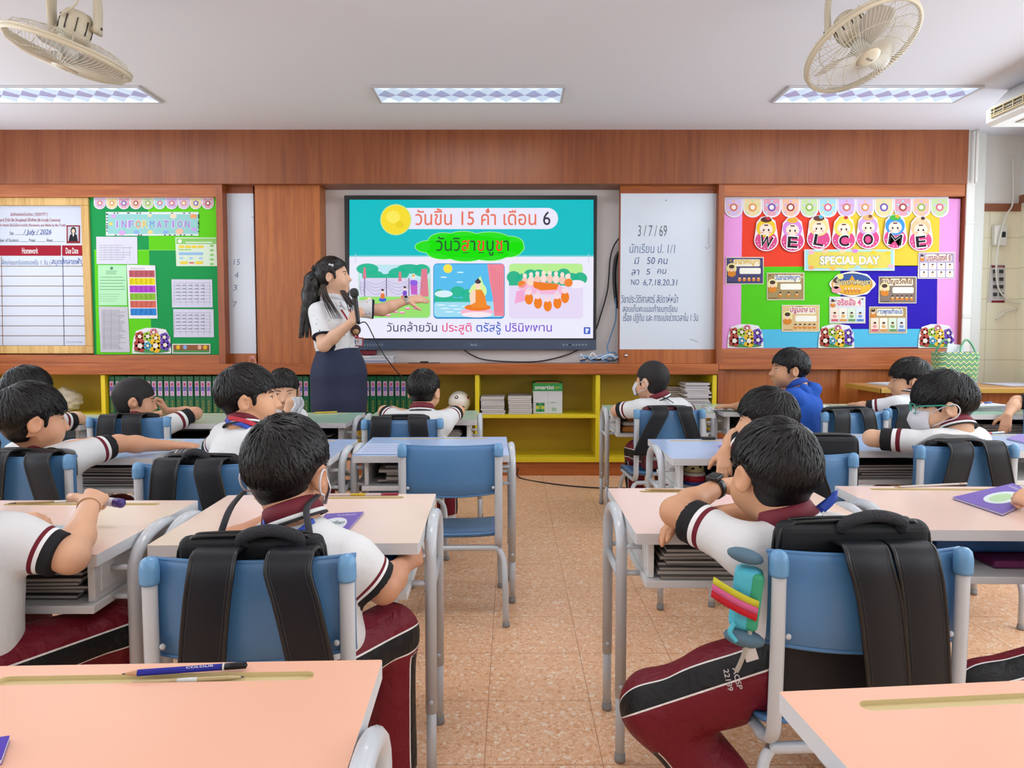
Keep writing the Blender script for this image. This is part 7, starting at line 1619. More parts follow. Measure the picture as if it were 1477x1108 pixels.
# blouse
v = Vol(0.006); v.chain([P + Vector((-0.005, 0, 0.055)), P.lerp(nb, 0.32), P.lerp(nb, 0.66)], [0.150, 0.148, 0.155], 0.06, 0, (f, 0.80)); v.cone(P.lerp(nb, 0.66), nb - up * 0.05, 0.152, 0.075, 0.06, 0, (f, 0.75)); v.cone(S1, S2, 0.056, 0.056, 0.05)
for s in (-1, 1): v.ell(P.lerp(nb, 0.60) + f * 0.085 + r * (0.062 * s), (0.062, 0.062, 0.062), None, 0.05)
tt = []
for S, E_, k in ((S1, E1, 0.76), (S2, E2, 0.72)):
    d = E_ - S; v.cone(S, E_, 0.060, 0.070, 0.03, 0, None, [(S + d * k, d.normalized())]); tt.append((S, d, k))
v.cone(nb - up * 0.008, nb + up * 0.07, 0.05, 0.05, 0.012, 0, None, (), 'sub')
V, Q = v.mesh(); N = vnormals(V, Q); t_ = np.zeros(len(V))
for S, d, k in tt:
    rel = V - np.array(S[:]); d_ = np.array(d[:]); t = rel @ d_ / (d_ @ d_); dist = np.linalg.norm(rel - np.clip(t, 0, 1)[:, None] * d_, axis=1); t_ = np.where((dist < 0.085) & (t > 0.3), np.maximum(t_, t / k), t_)
t_ = np.where((V[:, 2] < P.z + 0.0), 0, t_)
V = V + N * wrinkle(V, 0.0030, 24, 8)[:, None]
M_bl = band_mat('blouse_print', 'sleeve', [(0, '#e2e3e6'), (0.93, '#1c2338')], 0.75)
nt = M_bl.node_tree; bs = nt.nodes['Principled BSDF']; rampn = [n for n in nt.nodes if n.type == 'VALTORGB'][0]
tc = nt.nodes.new('ShaderNodeTexCoord'); vo = nt.nodes.new('ShaderNodeTexVoronoi'); vo.inputs['Scale'].default_value = 30; nt.links.new(tc.outputs['Object'], vo.inputs['Vector'])
cm = nt.nodes.new('ShaderNodeMath'); cm.operation = 'LESS_THAN'; cm.inputs[1].default_value = 0.17; nt.links.new(vo.outputs['Distance'], cm.inputs[0])
mx = nt.nodes.new('ShaderNodeMix'); mx.data_type = 'RGBA'; mx.blend_type = 'MULTIPLY'; hv_ = nt.nodes.new('ShaderNodeHueSaturation'); hv_.inputs['Saturation'].default_value = 0.7; nt.links.new(vo.outputs['Color'], hv_.inputs['Color'])
nt.links.new(cm.outputs[0], mx.inputs[0]); nt.links.new(rampn.outputs['Color'], mx.inputs[6]); nt.links.new(hv_.outputs['Color'], mx.inputs[7]); nt.links.new(mx.outputs[2], bs.inputs['Base Color'])
bl = np_mesh('blouse', V, Q, M_bl, root, {'sleeve': t_})
collar(root, nb - up * 0.006, (H + R @ Vector((0, -0.02, -0.06)) - nb).normalized() + Vector((0, 0, 0.6)), 1.15, pbr('blouse_collar', '#dfe1e6', 0.75), trims=False)
# skirt
v = Vol(0.007); v.chain([Vector((-1.2, TY, 0.965)), Vector((-1.19, TY, 0.80)), Vector((-1.188, TY, 0.64)), Vector((-1.188, TY, 0.36))], [0.155, 0.196, 0.200, 0.186], 0.05, 0, (f, 0.84)); v.P = [(k, q, lo, hi, kk, g, [((0, 0, 0.985), (0, 0, 1)), ((0, 0, 0.42), (0, 0, -1))], op) for k, q, lo, hi, kk, g, c_, op in v.P]
V, Q = v.mesh(); V = V + vnormals(V, Q) * wrinkle(V, 0.0035, 15, 2)[:, None]; np_mesh('skirt', V, Q, pbr('navy_skirt', '#1d2644', 0.75, bump=0.2, bscale=500), root)
for x in (-0.065, 0.065): shoe(root, (P.x + x, TY + 0.01, 0), (f.x, f.y), 1.05, '#26262a')
# lanyard, card, charm, wrist watch
bvh = BVHTree.FromPolygons([(vv.co + T.matrix_basis.translation)[:] for vv in bl.data.vertices], [list(p.vertices) for p in bl.data.polygons])
def on_blouse(px, py, off=0.006):
    o = Vector((0, 0, CAM_H)); d = Vector(ray(px, py)).normalized(); hit = bvh.ray_cast(o, d); return (hit[0] - d * off) if hit[0] is not None else o + d * 4.6
def bil(c, u, w): return tuple((c[0][k] * (1 - u) + c[1][k] * u) * (1 - w) + (c[3][k] * (1 - u) + c[2][k] * u) * w for k in (0, 1))
for cs in ([(463, 430), (482, 434), (487, 449), (470, 443)], [(490, 435), (502, 430), (508, 438), (498, 447)]):
    g = []
    for i in range(5):
        row = []
        for j in range(5):
            q = bil(cs, i / 4, j / 4); p0 = Pn(q[0], q[1], 4.58); hit = bvh.find_nearest(p0); d = Vector(ray(*q)).normalized(); h2 = bvh.ray_cast(Vector((0, 0, CAM_H)), d); p1 = h2[0] if h2[0] is not None and h2[0].y < 4.75 else hit[0]; row.append(p1 - d * 0.010)
        g.append(row)
    b = MB(); b.sheet(g, 0.004, pbr('blouse_collar', '#dfe1e6', 0.75)); b.build('collar_point', root, world=True)
M_rl = pbr('lanyard_red2', '#b02234', 0.6)
for pts in ([(492, 447), (499, 458), (505, 470), (510, 484), (515, 488)], [(504, 446), (508, 456), (512, 468), (515, 480), (516, 488)]):
    b = MB(); b.tube(spline([on_blouse(*p) for p in pts], 5), 0.008, M_rl, 8, flatten=(0.25, (0.9, -0.1, 0.3))); b.build('lanyard', root, world=True)
cc = on_blouse(514, 493, 0.022); Mc = Matrix.Translation(cc) @ Matrix.Rotation(0.25, 4, 'Z') @ Matrix.Rotation(0.06, 4, 'Y'); b = MB()
b.box((-0.047, -0.002, -0.031), (0.047, 0.002, 0.031), pbr('card_frame', '#9c1f30', 0.4), 0.002, Mc); b.box((-0.038, -0.0028, -0.024), (0.038, -0.0018, 0.022), flat('#d6dae6'), 0, Mc); b.box((-0.02, -0.0034, -0.015), (-0.004, -0.0027, 0.012), flat('#3a4a8a'), 0, Mc); b.ell((0.012, -0.003, 0.004), (0.008, 0.0008, 0.01), flat('#d9a888'), 10, None, Mc); b.build('identity_card', root, world=True)
cc = on_blouse(513, 476, 0.03); b = MB(); b.ell(cc, (0.036, 0.03, 0.038), pbr('plush_brown', '#3c2722', 0.95, bump=0.6, bscale=500), 16); b.ell(cc + Vector((0.006, -0.022, -0.012)), (0.022, 0.016, 0.02), pbr('plush_tan', '#b58f6a', 0.95), 12); b.build('plush_charm', root, world=True)
ax_ = W2 - E2; wrist_band(root, W2 - ax_.normalized() * 0.006, ax_, 0.0275, 0.024, flat('#d9d8d6', 0.4), 'watch', True, (0, -0.8, 0.6), 0.004)
# microphone in her right hand
t = thing('microphone', 'black handheld microphone with a long cable in the hand of the teacher', 'microphone', (W1 + Vector((0.045, 0.0, 0.06)))[:])
grip = W1 + Vector((0.034, -0.012, 0.060)); c0 = Pn(511, 424, grip.y - 0.005); axm = (c0 - grip).normalized(); tailp = grip - axm * 0.075; Mm = Matrix.Translation(tailp) @ axm.to_track_quat('Z', 'Y').to_matrix().to_4x4(); Lm = (c0 - tailp).length
b = MB(); b.lathe([(0.0, -0.002), (0.012, 0), (0.013, 0.02), (0.0145, Lm * 0.5), (0.018, Lm - 0.035), (0.019, Lm - 0.02)], pbr('mic_body', '#1a1b1e', 0.35), 20, Mm); b.build('handle', t, world=True)
b = MB(); b.lathe([(0.019, Lm - 0.02), (0.027, Lm - 0.012), (0.029, Lm + 0.004), (0.027, Lm + 0.022), (0.018, Lm + 0.034), (0.0, Lm + 0.039)], pbr('mic_grille', '#2b2b2d', 0.55, bump=0.8, bscale=900), 24, Mm); b.build('grille', t, world=True)
b = MB(); b.tube(spline([tailp, Pn(528, 466, 4.40), Pn(541, 490, 4.42), Pn(556, 515, 4.45), Pn(574, 538, 4.55), Pn(590, 556, 4.72), Pn(604, 592, 4.9), (-0.72, 5.02, 0.1), (-0.6, 5.05, 0.008), (-0.2, 5.03, 0.008)], 8), 0.004, pbr('cable_black', '#17181b', 0.5), 8); b.build('cable', t, world=True)
# ------------------------------------------------------------------ school bags hung on the chairs
M_bag = pbr('bag_black', '#0c1016', 0.55, spec=0.35, bump=0.15, bscale=600); M_strap = pbr('strap_black', '#0b1018', 0.45, spec=0.35, bump=0.12, bscale=700); M_pipe = pbr('bag_piping', '#090a0c', 0.4); M_meshf = pbr('bag_mesh', '#23252b', 0.8, bump=0.9, bscale=260)
def bag(key, label, straps, top=0.70, bot=0.35, w=0.26, x0=0.0, th=0.045, y0=0.030, mat=None, handle=None, name='backpack', smat=None):
    M = CHAIRS[key]; loc = M @ Vector((x0, y0 + th / 2, bot)); t = thing(name, label, 'bag', loc[:]); mat = mat or M_bag
    b = MB(); b.box((x0 - w / 2, y0, bot), (x0 + w / 2, y0 + th, top), mat, min(0.02, th * 0.42), M, 4); b.build('body', t, world=True)
    b = MB(); r = 0.004
    for yy in (y0 + th * 0.25, y0 + th * 0.75): b.tube([M @ Vector(p) for p in spline([(x0 - w / 2 + 0.004, yy, bot + 0.03), (x0 - w / 2 - 0.001, yy, top - 0.05), (x0 - w * 0.42, yy, top - 0.008), (x0 - w * 0.3, yy, top + 0.001), (x0 + w * 0.3, yy, top + 0.001), (x0 + w * 0.42, yy, top - 0.008), (x0 + w / 2 + 0.001, yy, top - 0.05), (x0 + w / 2 - 0.004, yy, bot + 0.03)], 5)], r, M_pipe, 6)
    b.build('piping', t, world=True)
    if handle:
        hx, hw_ = handle; b = MB(); b.tube([M @ Vector(p) for p in spline([(hx - hw_, y0 + 0.006, top - 0.016), (hx - hw_ * 0.85, y0 - 0.004, top + 0.004), (hx, y0 - 0.008, top + 0.016), (hx + hw_ * 0.85, y0 - 0.004, top + 0.004), (hx + hw_, y0 + 0.006, top - 0.016)], 6)], 0.012, M_meshf, 10); b.build('grab_handle', t, world=True)
    for xt, xb, zb, sw in straps:
        g = []; path = [(xt, y0 + 0.016, top - 0.05), (xt, y0 + 0.004, CH + 0.004), (xt, 0.0, CH + 0.011), (xt, -0.020, CH + 0.006), (xt, -0.036, CH - 0.02), (xt + (xb - xt) * 0.3, -0.040, CH - 0.08), (xt + (xb - xt) * 0.65, -0.041, (CH + zb) / 2 - 0.03), (xb, -0.038, zb)]
        pl = spline(path, 5); n = len(pl)
        for i, p in enumerate(pl): g.append([M @ Vector((p.x + sw * (u - 0.5), p.y - 0.003 * math.sin(math.pi * u), p.z)) for u in (0, 0.06, 0.3, 0.5, 0.7, 0.94, 1)])
        b = MB(); b.sheet(g, 0.007, smat or M_strap); so = b.build('strap', t, world=True)
        b = MB()
        for u in (0.01, 0.99): b.tube([M @ Vector((p.x + sw * (u - 0.5), p.y - 0.002, p.z)) for p in pl], 0.0042, M_pipe, 6)
        for u in (0.1, 0.9): b.tube([M @ Vector((p.x + sw * (u - 0.5), p.y - 0.0045, p.z)) for p in pl[8:]], 0.0008, pbr('stitching', '#262a31', 0.6), 4)
        b.build('strap_binding', so, world=True)
    return t
bag('C1', 'black backpack behind the boy with mask loops, padded handle on top', [(-0.056, -0.080, 0.40, 0.078), (0.080, 0.135, 0.40, 0.080)], 0.705, 0.36, 0.27, -0.01, 0.040, handle=(0.03, 0.055))
bag('C2', 'big black backpack on the right foreground chair, straps side by side', [(-0.022, 0.030, 0.33, 0.080), (0.068, 0.100, 0.33, 0.080)], 0.722, 0.345, 0.30, -0.01, 0.045, handle=(0.02, 0.06))
bag('B1', 'black backpack on the chair of the boy stretching his arm', [(-0.045, -0.062, 0.45, 0.075), (0.095, 0.150, 0.45, 0.080)], 0.690, 0.36, 0.25)
bag('B2', 'soft black backpack on the chair left of the boy with mask loops', [(-0.078, -0.092, 0.45, 0.078), (0.055, 0.100, 0.45, 0.080)], 0.695, 0.36, 0.26, handle=(-0.01, 0.035))
bag('B3', 'dark backpack on the chair behind the boy with the watch', [(0.02, 0.06, 0.5, 0.07)], 0.735, 0.36, 0.23, 0.10)
bag('B4', 'black backpack on the chair of the boy with green glasses', [(-0.045, -0.095, 0.45, 0.085), (0.085, 0.125, 0.45, 0.080)], 0.690, 0.36, 0.25, th=0.03)
bag('A2', 'black backpack on the chair of the boy propping his cheek', [(-0.085, -0.10, 0.46, 0.078), (0.028, 0.045, 0.46, 0.085)], 0.690, 0.36, 0.25, th=0.03)
bag('A4', 'black backpack on the chair below the big screen', [(-0.098, -0.115, 0.46, 0.090), (0.072, 0.098, 0.46, 0.085)], 0.690, 0.36, 0.26)
bag('A5', 'black and maroon backpack on the chair of the masked boy right of the aisle', [(-0.060, -0.165, 0.44, 0.085), (0.075, 0.14, 0.44, 0.078)], 0.690, 0.345, 0.27, mat=pbr('bag_maroon', '#5c1824', 0.55, bump=0.15, bscale=600))
bag('A6', 'charcoal backpack on the chair behind the boy in the blue hoodie', [(-0.105, -0.110, 0.46, 0.085), (0.05, 0.085, 0.46, 0.070)], 0.698, 0.36, 0.27, -0.02)
bag('A7', 'black backpack on the chair in front of the woven bag', [(-0.105, -0.15, 0.46, 0.085), (0.08, 0.10, 0.46, 0.075)], 0.690, 0.36, 0.26, th=0.03)
# little pouch with a rainbow belt at the side of the big backpack
t = thing('pouch', 'small turquoise and green pouch with a rainbow belt beside the right foreground chair', 'pouch', (0.448, 1.28, 0.50))
b = MB(); Mp = Matrix.Translation((0.446, 1.296, 0.583)) @ Matrix.Rotation(0.12, 4, 'Y') @ Matrix.Rotation(-0.3, 4, 'Z'); b.box((-0.020, -0.028, -0.062), (0.030, 0.022, 0.058), pbr('pouch_turquoise', '#4bb3c8', 0.6, bump=0.15, bscale=500), 0.014, Mp, 4); b.build('body', t, world=True)
b = MB(); b.box((0.008, -0.0305, -0.058), (0.033, 0.0245, 0.054), pbr('pouch_green', '#2f9a72', 0.6, bump=0.15, bscale=500), 0.010, Mp, 4); b.build('side_panel', t, world=True)
for k, c in enumerate(('#d8d23c', '#e0679a', '#c8202e')):
    g = [[Mp @ Vector((-0.058 + 0.086 * i / 8, -0.0335 - 0.010 * math.sin(math.pi * i / 8), 0.034 - 0.013 * k - 0.0125 * j - 0.028 * (i / 8))) for j in range(2)] for i in range(9)]; b = MB(); b.sheet(g, 0.003, flat(c)); b.build('belt_stripe', t, world=True)
b = MB(); b.ell(Mp @ Vector((-0.006, -0.012, 0.080)), (0.036, 0.024, 0.014), pbr('pouch_grey', '#4d6a7c', 0.7), 16, Matrix.Rotation(0.25, 3, 'Y')); b.build('flap', t, world=True); b = MB(); b.ell(Mp @ Vector((0.012, -0.018, -0.075)), (0.040, 0.024, 0.016), pbr('pouch_grey', '#4d6a7c', 0.7), 16, Matrix.Rotation(0.2, 3, 'Y')); b.build('flap', t, world=True)
b = MB(); b.tube(spline([Mp @ Vector((-0.01, -0.034, -0.045)), Mp @ Vector((-0.016, -0.040, -0.062)), Mp @ Vector((-0.002, -0.042, -0.076))], 5), 0.0045, pbr('pouch_turquoise', '#4bb3c8', 0.6), 8); b.build('zip_pull', t, world=True)
t = thing('name_tag', 'white paper tag on a cord hanging below the rainbow belted pouch', 'tag', (0.44, 1.26, 0.42))
b = MB(); b.box((-0.012, -0.001, -0.028), (0.012, 0.001, 0.0), flat('#dcd8d4'), 0, Matrix.Translation((0.447, 1.262, 0.497)) @ Matrix.Rotation(-0.3, 4, 'Y')); b.build('card', t, world=True)
b = MB(); b.tube(spline([(0.452, 1.268, 0.525), (0.440, 1.26, 0.49), (0.430, 1.26, 0.462), (0.424, 1.26, 0.45)], 5), 0.0045, flat('#b9b0a4'), 8); b.build('cord', t, world=True)

# ------------------------------------------------------------------ books and boxes in the desk shelves
def in_desk(key, n, x, w, d, h, cols, label, group, y=-0.03, wob=0.012, page='#cfc9c2', seed=1):
    M = DESKS[key]; r = random.Random(seed); z = ZS + 0.0015
    for k in range(n):
        p = M @ Vector((x + r.uniform(-wob, wob), y + r.uniform(-wob, wob) * 0.8, z)); rz = M.to_euler().z + r.uniform(-0.04, 0.04); hh = h * r.uniform(0.7, 1.2)
        book('notebook', label, 'book', w, d, hh, p[:], rz, flat(r.choice(cols)), flat(page), group); z += hh + 0.001
DK = ['#4a4648', '#5c585a', '#6d6660', '#3d3c40']; LT = ['#8d8680', '#a59c94', '#6f6a68', '#c0b8ae', '#7d7470']
in_desk('c0', 8, 0.09, 0.26, 0.28, 0.0095, DK, 'dark notebook in the stack under the left pink desk', 'notebooks under the left pink desk', seed=3)
in_desk('c2', 8, -0.095, 0.26, 0.30, 0.0085, LT, 'thin notebook in the stack under the desk of the boy with the watch', 'notebooks under the watch boy desk', seed=4, y=-0.04)
in_desk('b1', 7, 0.09, 0.28, 0.28, 0.0095, DK, 'grey notebook under the desk of the boy stretching his arm', 'notebooks under the stretching boy desk', seed=5)
in_desk('b3', 7, -0.08, 0.24, 0.28, 0.009, LT + ['#5f7a3a'], 'notebook in the loose stack behind the empty blue chair', 'notebooks behind the empty chair', seed=6, wob=0.03)
in_desk('a4', 7, 0.10, 0.24, 0.28, 0.009, LT, 'notebook under the mint desk near the football', 'notebooks under the football desk', seed=7)
in_desk('a6', 6, -0.03, 0.26, 0.28, 0.010, DK, 'dark notebook under the desk beside the hoodie boy', 'notebooks under the hoodie boy desk', seed=8)
in_desk('a3', 5, 0.05, 0.3, 0.28, 0.009, DK, 'dark notebook under the mint desk in front of the teacher', 'notebooks under the teacher side desk', seed=9)
in_desk('a2', 3, 0.0, 0.36, 0.28, 0.012, ['#4a2028', '#3c1a24'], 'maroon folder under the desk of the boy propping his cheek', 'folders under the propping boy desk', seed=10)
in_desk('a8', 6, 0.0, 0.3, 0.28, 0.010, DK, 'dark notebook under the far right mint desk', 'notebooks under the far right desk', seed=12)
in_desk('b5', 5, 0.0, 0.3, 0.28, 0.010, DK, 'dark notebook under the desk of the boy with green glasses', 'notebooks under the glasses boy desk', seed=13)
def box_in(key, name, label, cat, x, y, w, d, h, mat, bev=0.008, dz=0.0):
    M = DESKS[key]; b = MB(); b.box((-w / 2, -d / 2, 0), (w / 2, d / 2, h), mat, bev); o = b.build(name); p = M @ Vector((x, y, ZS + 0.0015 + dz)); o.location = p; o.rotation_euler = (0, 0, M.to_euler().z); return tag(o, label, cat)
box_in('c1', 'plastic_box', 'blue plastic box in the shelf of the pink desk with the purple workbook', 'box', 0.15, -0.02, 0.16, 0.26, 0.06, pbr('box_blue', '#2c5f9c', 0.4))
box_in('c3', 'plastic_box', 'wide blue box in the shelf of the right pink desk', 'box', 0.02, 0.03, 0.40, 0.24, 0.055, pbr('box_blue', '#2c5f9c', 0.4), 0.008, 0.022)
box_in('c3', 'pencil_pouch', 'flat magenta pouch under the blue box of the right pink desk', 'pouch', 0.08, -0.05, 0.30, 0.20, 0.02, pbr('pouch_magenta', '#6d1f55', 0.5), 0.006)
box_in('a5', 'pencil_pouch', 'orange brown pouch in the desk right of the aisle, lowest', 'pouch', -0.13, -0.06, 0.20, 0.2, 0.036, pbr('pouch_orange', '#b9772f', 0.6), 0.01)
box_in('a5', 'pencil_pouch', 'white pouch with a blue patch between two orange ones', 'pouch', -0.13, -0.06, 0.19, 0.18, 0.024, pbr('pouch_white', '#cfcac2', 0.6), 0.009, 0.0375)
box_in('a5', 'pencil_pouch', 'small orange pouch on top of the white pouch', 'pouch', -0.12, -0.05, 0.15, 0.16, 0.022, pbr('pouch_orange', '#b9772f', 0.6), 0.009, 0.063)
t = thing('snack_cup', 'round cup with red, white and blue bands in the shelf of the blue desk', 'cup', (DESKS['b4'] @ Vector((-0.185, -0.10, ZS + 0.0015)))[:])
for nm, pr, c in (('cup', [(0.0, 0), (0.042, 0), (0.045, 0.012)], '#2f4fa0'), ('band', [(0.045, 0.012), (0.046, 0.036)], '#b02434'), ('rim', [(0.046, 0.036), (0.044, 0.046), (0.040, 0.048)], '#dfd6d0')):
    b = MB(); b.lathe(pr, flat(c, 0.4), 28); b.build(nm, t)
b = MB(); b.lathe([(0.036, 0.048), (0.040, 0.052), (0.041, 0.075), (0.038, 0.080), (0.0, 0.081)], flat('#d9cf9a', 0.4), 28)
for k in range(9): b.ell((0.041 * math.cos(k * 0.7 + 3), 0.041 * math.sin(k * 0.7 + 3), 0.066 + 0.006 * (k % 2)), (0.006, 0.006, 0.005), flat('#2a2a30'), 8)
b.build('lid', t)
box_in('b4', 'pencil_case', 'dark blue pencil case in the shelf of the blue desk beside the cup', 'case', 0.0, -0.06, 0.20, 0.18, 0.045, pbr('case_navy', '#27323f', 0.6), 0.014)
box_in('b4', 'pencil_case', 'black pouch lying on the dark blue pencil case', 'case', 0.01, -0.06, 0.17, 0.15, 0.03, pbr('case_black', '#1f2023', 0.7), 0.012, 0.0465)
b = bmesh.new(); bmesh.ops.create_icosphere(b, subdivisions=4, radius=1)
for vv in b.verts:
    p = vv.co.copy(); q = 1 + 0.18 * math.sin(8 * p.x + 5 * p.y) * math.cos(9 * p.y + 2) + 0.10 * math.sin(21 * p.x + 13 * p.z); vv.co = Vector((p.x * 0.045 * q, p.y * 0.03 * q, max(p.z * 0.020 * q, -0.017)))
mb = MB(); mb.bm(b, pbr('crumpled_tissue', '#cfcdca', 0.7, alpha=0.85), True); o = mb.build('tissue'); o.location = (DESKS['c2'] @ Vector((0.06, -0.155, ZS + 0.020)))[:]; tag(o, 'crumpled clear tissue wrapper at the shelf edge of the watch boy desk', 'tissue')

# ------------------------------------------------------------------ pencils, papers and books on the desk tops
def pencil(label, pa, pb, body, r=0.0036, tip='#c9a878', end=None, band=None, z=None, name='pencil', txt=None):
    """lies from pa (point) to pb (end), both given on the desk top"""
    z = DH + r + 0.0005 if z is None else z; A, B = Vector((pa[0], pa[1], z)), Vector((pb[0], pb[1], z)); L = (B - A).length; d = (B - A) / L; M = Matrix.Translation(A) @ d.to_track_quat('Z', 'Y').to_matrix().to_4x4(); t = thing(name, label, 'pencil', A[:])
    b = MB(); b.lathe([(0.0006, 0.0), (0.0012, 0.004)], pbr('lead', '#2b2b2d', 0.5), 6, M); b.lathe([(0.0012, 0.004), (r, 0.02)], flat(tip), 8, M); b.build('tip', t, world=True)
    b = MB(); b.lathe([(r, 0.02), (r, L - (end[1] if end else 0))], flat(body, 0.35), 8, M, smooth=False); b.build('shaft', t, world=True)
    if band: b = MB(); b.lathe([(r * 1.05, L * band[1]), (r * 1.05, L * band[2])], flat(band[0], 0.35), 10, M); b.build('band', t, world=True)
    if end: b = MB(); b.lathe([(r * 1.02, L - end[1]), (r * 1.02, L - 0.002), (0.001, L)], flat(end[0], 0.35), 10, M); b.build('end_cap', t, world=True)
    if txt:
        b = MB(); u = d; n = Vector((0, 0, 1)); s_ = u.cross(n); w_ = Vector((0, -0.6, 0.8)); v_ = n.cross(u); v_ = -v_ if v_.y < 0 else v_
        fn = lambda x, y: A + u * (L * 0.62 + x) + n * (r * 1.02 * 0.86 + y * 0.5) - v_ * (r * 0.62 - y * 0.8)
        text_on(b, fn, txt, (-0.018, -0.0017, 0.018, 0.0017), flat('#dfe2f0'), 0.01); b.build('lettering', t, world=True)
    return t
O = lambda px, py, z=DH + 0.004: on_level(px, py, z)
pencil('thick blue pencil with a black end lying across the groove of the left peach desk', O(176, 976), O(357, 963), '#2a2f9c', 0.0046, '#d0a078', ('#17171c', 0.034), ('#e4e4ea', 0.80, 0.815), DH + 0.0075, txt='COLOUR')
pencil('natural wood pencil with a white ferrule under the blue pencil', O(352, 970), O(190, 979), '#cdb68a', 0.0030, '#d8c49a', ('#cdb68a', 0.05), ('#e6e4e2', 0.42, 0.60), DH - 0.0022)
pencil('brown brush pencil with a white eraser in the groove of the left pink desk', O(12, 726), O(150, 720.5), '#b59a72', 0.0028, '#6d5840', ('#c09a50', 0.05), ('#e4e2de', 0.48, 0.60))
pencil('white and red pencil with a yellow band in the groove by the mask loop boy', O(455, 714), O(575, 713), '#d9c8c4', 0.0036, '#b9838a', ('#a0323c', 0.05), ('#d2b020', 0.42, 0.60))
pencil('light wood pencil in the groove of the desk of the boy with the watch', O(930, 706), O(1028, 707.5), '#b99872', 0.0032)
pencil('white pencil in the groove of the right pink desk', O(1290, 702.5), O(1395, 697.5), '#d6cbc2', 0.0032, '#c9a878', ('#c9b8a8', 0.03))
pencil('yellow pencil lying on the mint desk in front of the teacher', O(450, 596), O(486, 594.5), '#e0c23c', 0.0045)
pencil('red striped pen on the blue desk at the right', O(1412, 626), O(1448, 624), '#c9d6d0', 0.0045, '#c98a7a', None, ('#c8404a', 0.3, 0.5))
def quad_book(name, label, cat, P4, h, col, page, art=None, z=DH + 0.0012, group=None):
    """a flat booklet whose four cover corners are given on the desk top (pixel order: near-left, near-right, far-right, far-left)"""
    C = [Vector((*on_level(px, py, z + h), 0)) for px, py in P4]; c = sum(C, Vector()) / 4; t = thing(name, label, cat, (c.x, c.y, z), 0, group); b = MB()
    def slab(z0, z1, m, k=1.0): 
        V = [(c + (p - c) * k) for p in C]; b.add([(p.x, p.y, zz) for zz in (z0, z1) for p in V], [[3, 2, 1, 0], [4, 5, 6, 7]] + [[i, (i + 1) % 4, (i + 1) % 4 + 4, i + 4] for i in range(4)], m)
    slab(z + 0.0008, z + h - 0.0008, flat(page), 0.985); b.build('pages', t, world=True); b = MB(); slab(z, z + 0.0008, flat(col)); slab(z + h - 0.0008, z + h, flat(col, 0.45)); b.build('cover', t, world=True)
    if art:
        b = MB(); fn = lambda u, v: (lambda p: (p.x, p.y, z + h + 0.0004))((C[0] * (1 - u) + C[1] * u) * (1 - v) + (C[3] * (1 - u) + C[2] * u) * v); art(b, fn); b.build('printing', t, world=True)
    return t
def pfill(b, fn, pts, c): b.add([fn(*p) for p in pts], [list(range(len(pts)))], flat(c))
def blob(cx, cy, rx, ry, n=18): return [(cx + rx * math.cos(2 * math.pi * k / n), cy + ry * math.sin(2 * math.pi * k / n)) for k in range(n)]
UP = lambda fn, d=0.0003: (lambda u, v: (lambda p: (p[0], p[1], p[2] + d))(fn(u, v)))
def art_c1(b, fn):
    pfill(b, fn, blob(0.42, 0.45, 0.40, 0.34), '#e2e6ee'); pfill(b, UP(fn), blob(0.18, 0.06, 0.16, 0.08), '#e6cf3c'); text_on(b, UP(fn), 'ภาษาศึกษา', (0.16, 0.50, 0.72, 0.66), flat('#4f7f78'), 0.02); text_on(b, UP(fn), 'สังคมศึกษา', (0.2, 0.34, 0.68, 0.44), flat('#8a9aa8'), 0.0); text_on(b, fn, 'วิชาประวัติศาสตร์', (0.35, 0.86, 0.85, 0.93), flat('#e6e0f2'), 0.0)
quad_book('workbook', 'purple and white workbook with Thai title on the desk of the mask loop boy', 'book', [(440, 778), (491, 776), (525, 738), (470, 741)], 0.004, '#7b68b8', '#e2e0e6', art_c1)
def art_c3(b, fn): pfill(b, fn, blob(0.52, 0.48, 0.26, 0.30), '#d9e6e2'); pfill(b, UP(fn), blob(0.52, 0.46, 0.16, 0.2), '#b9d8a8'); text_on(b, fn, 'แบบฝึกหัด', (0.1, 0.86, 0.4, 0.94), flat('#e6e0f2'))
quad_book('workbook', 'purple book partly under the fist on the right pink desk', 'book', [(1374, 717), (1446, 741), (1500, 716), (1461, 697)], 0.006, '#7a62b8', '#e0dee4', art_c3)
quad_book('workbook', 'pale blue printed booklet under the hands at the left pink desk', 'book', [(-30, 792), (92, 792), (98, 758), (0, 757)], 0.003, '#bcd6e2', '#e6e6ea', lambda b, fn: [pfill(b, fn, [(0.06, 0.1 + 0.14 * k), (0.9, 0.1 + 0.14 * k), (0.9, 0.16 + 0.14 * k), (0.06, 0.16 + 0.14 * k)], ['#e2e8ec', '#a9cbdc'][k % 2]) for k in range(6)])
quad_book('workbook', 'violet book corner at the very left of the peach desk', 'book', [(-60, 1108), (2, 1095), (14, 1061), (-50, 1070)], 0.006, '#5a45b8', '#dcd8e4')
quad_book('open_book', 'light blue open book on the blue desk behind the soft black bag', 'book', [(252, 662), (304, 666), (322, 638), (296, 638)], 0.012, '#a9d2ea', '#d6e4ee', lambda b, fn: [pfill(b, fn, [(0.2, 0.2 + 0.1 * k), (0.8, 0.2 + 0.1 * k), (0.8, 0.23 + 0.1 * k), (0.2, 0.23 + 0.1 * k)], '#cfe4f2') for k in range(6)])
quad_book('worksheet', 'pale printed sheet on the blue desk in front of the empty chair', 'paper', [(512, 655), (586, 655), (592, 640), (528, 640)], 0.0016, '#c3d2f0', '#c3d2f0', lambda b, fn: [pfill(b, fn, [(0.1, 0.2 + 0.2 * k), (0.9, 0.2 + 0.2 * k), (0.9, 0.23 + 0.2 * k), (0.1, 0.23 + 0.2 * k)], '#8fa4d0') for k in range(4)])
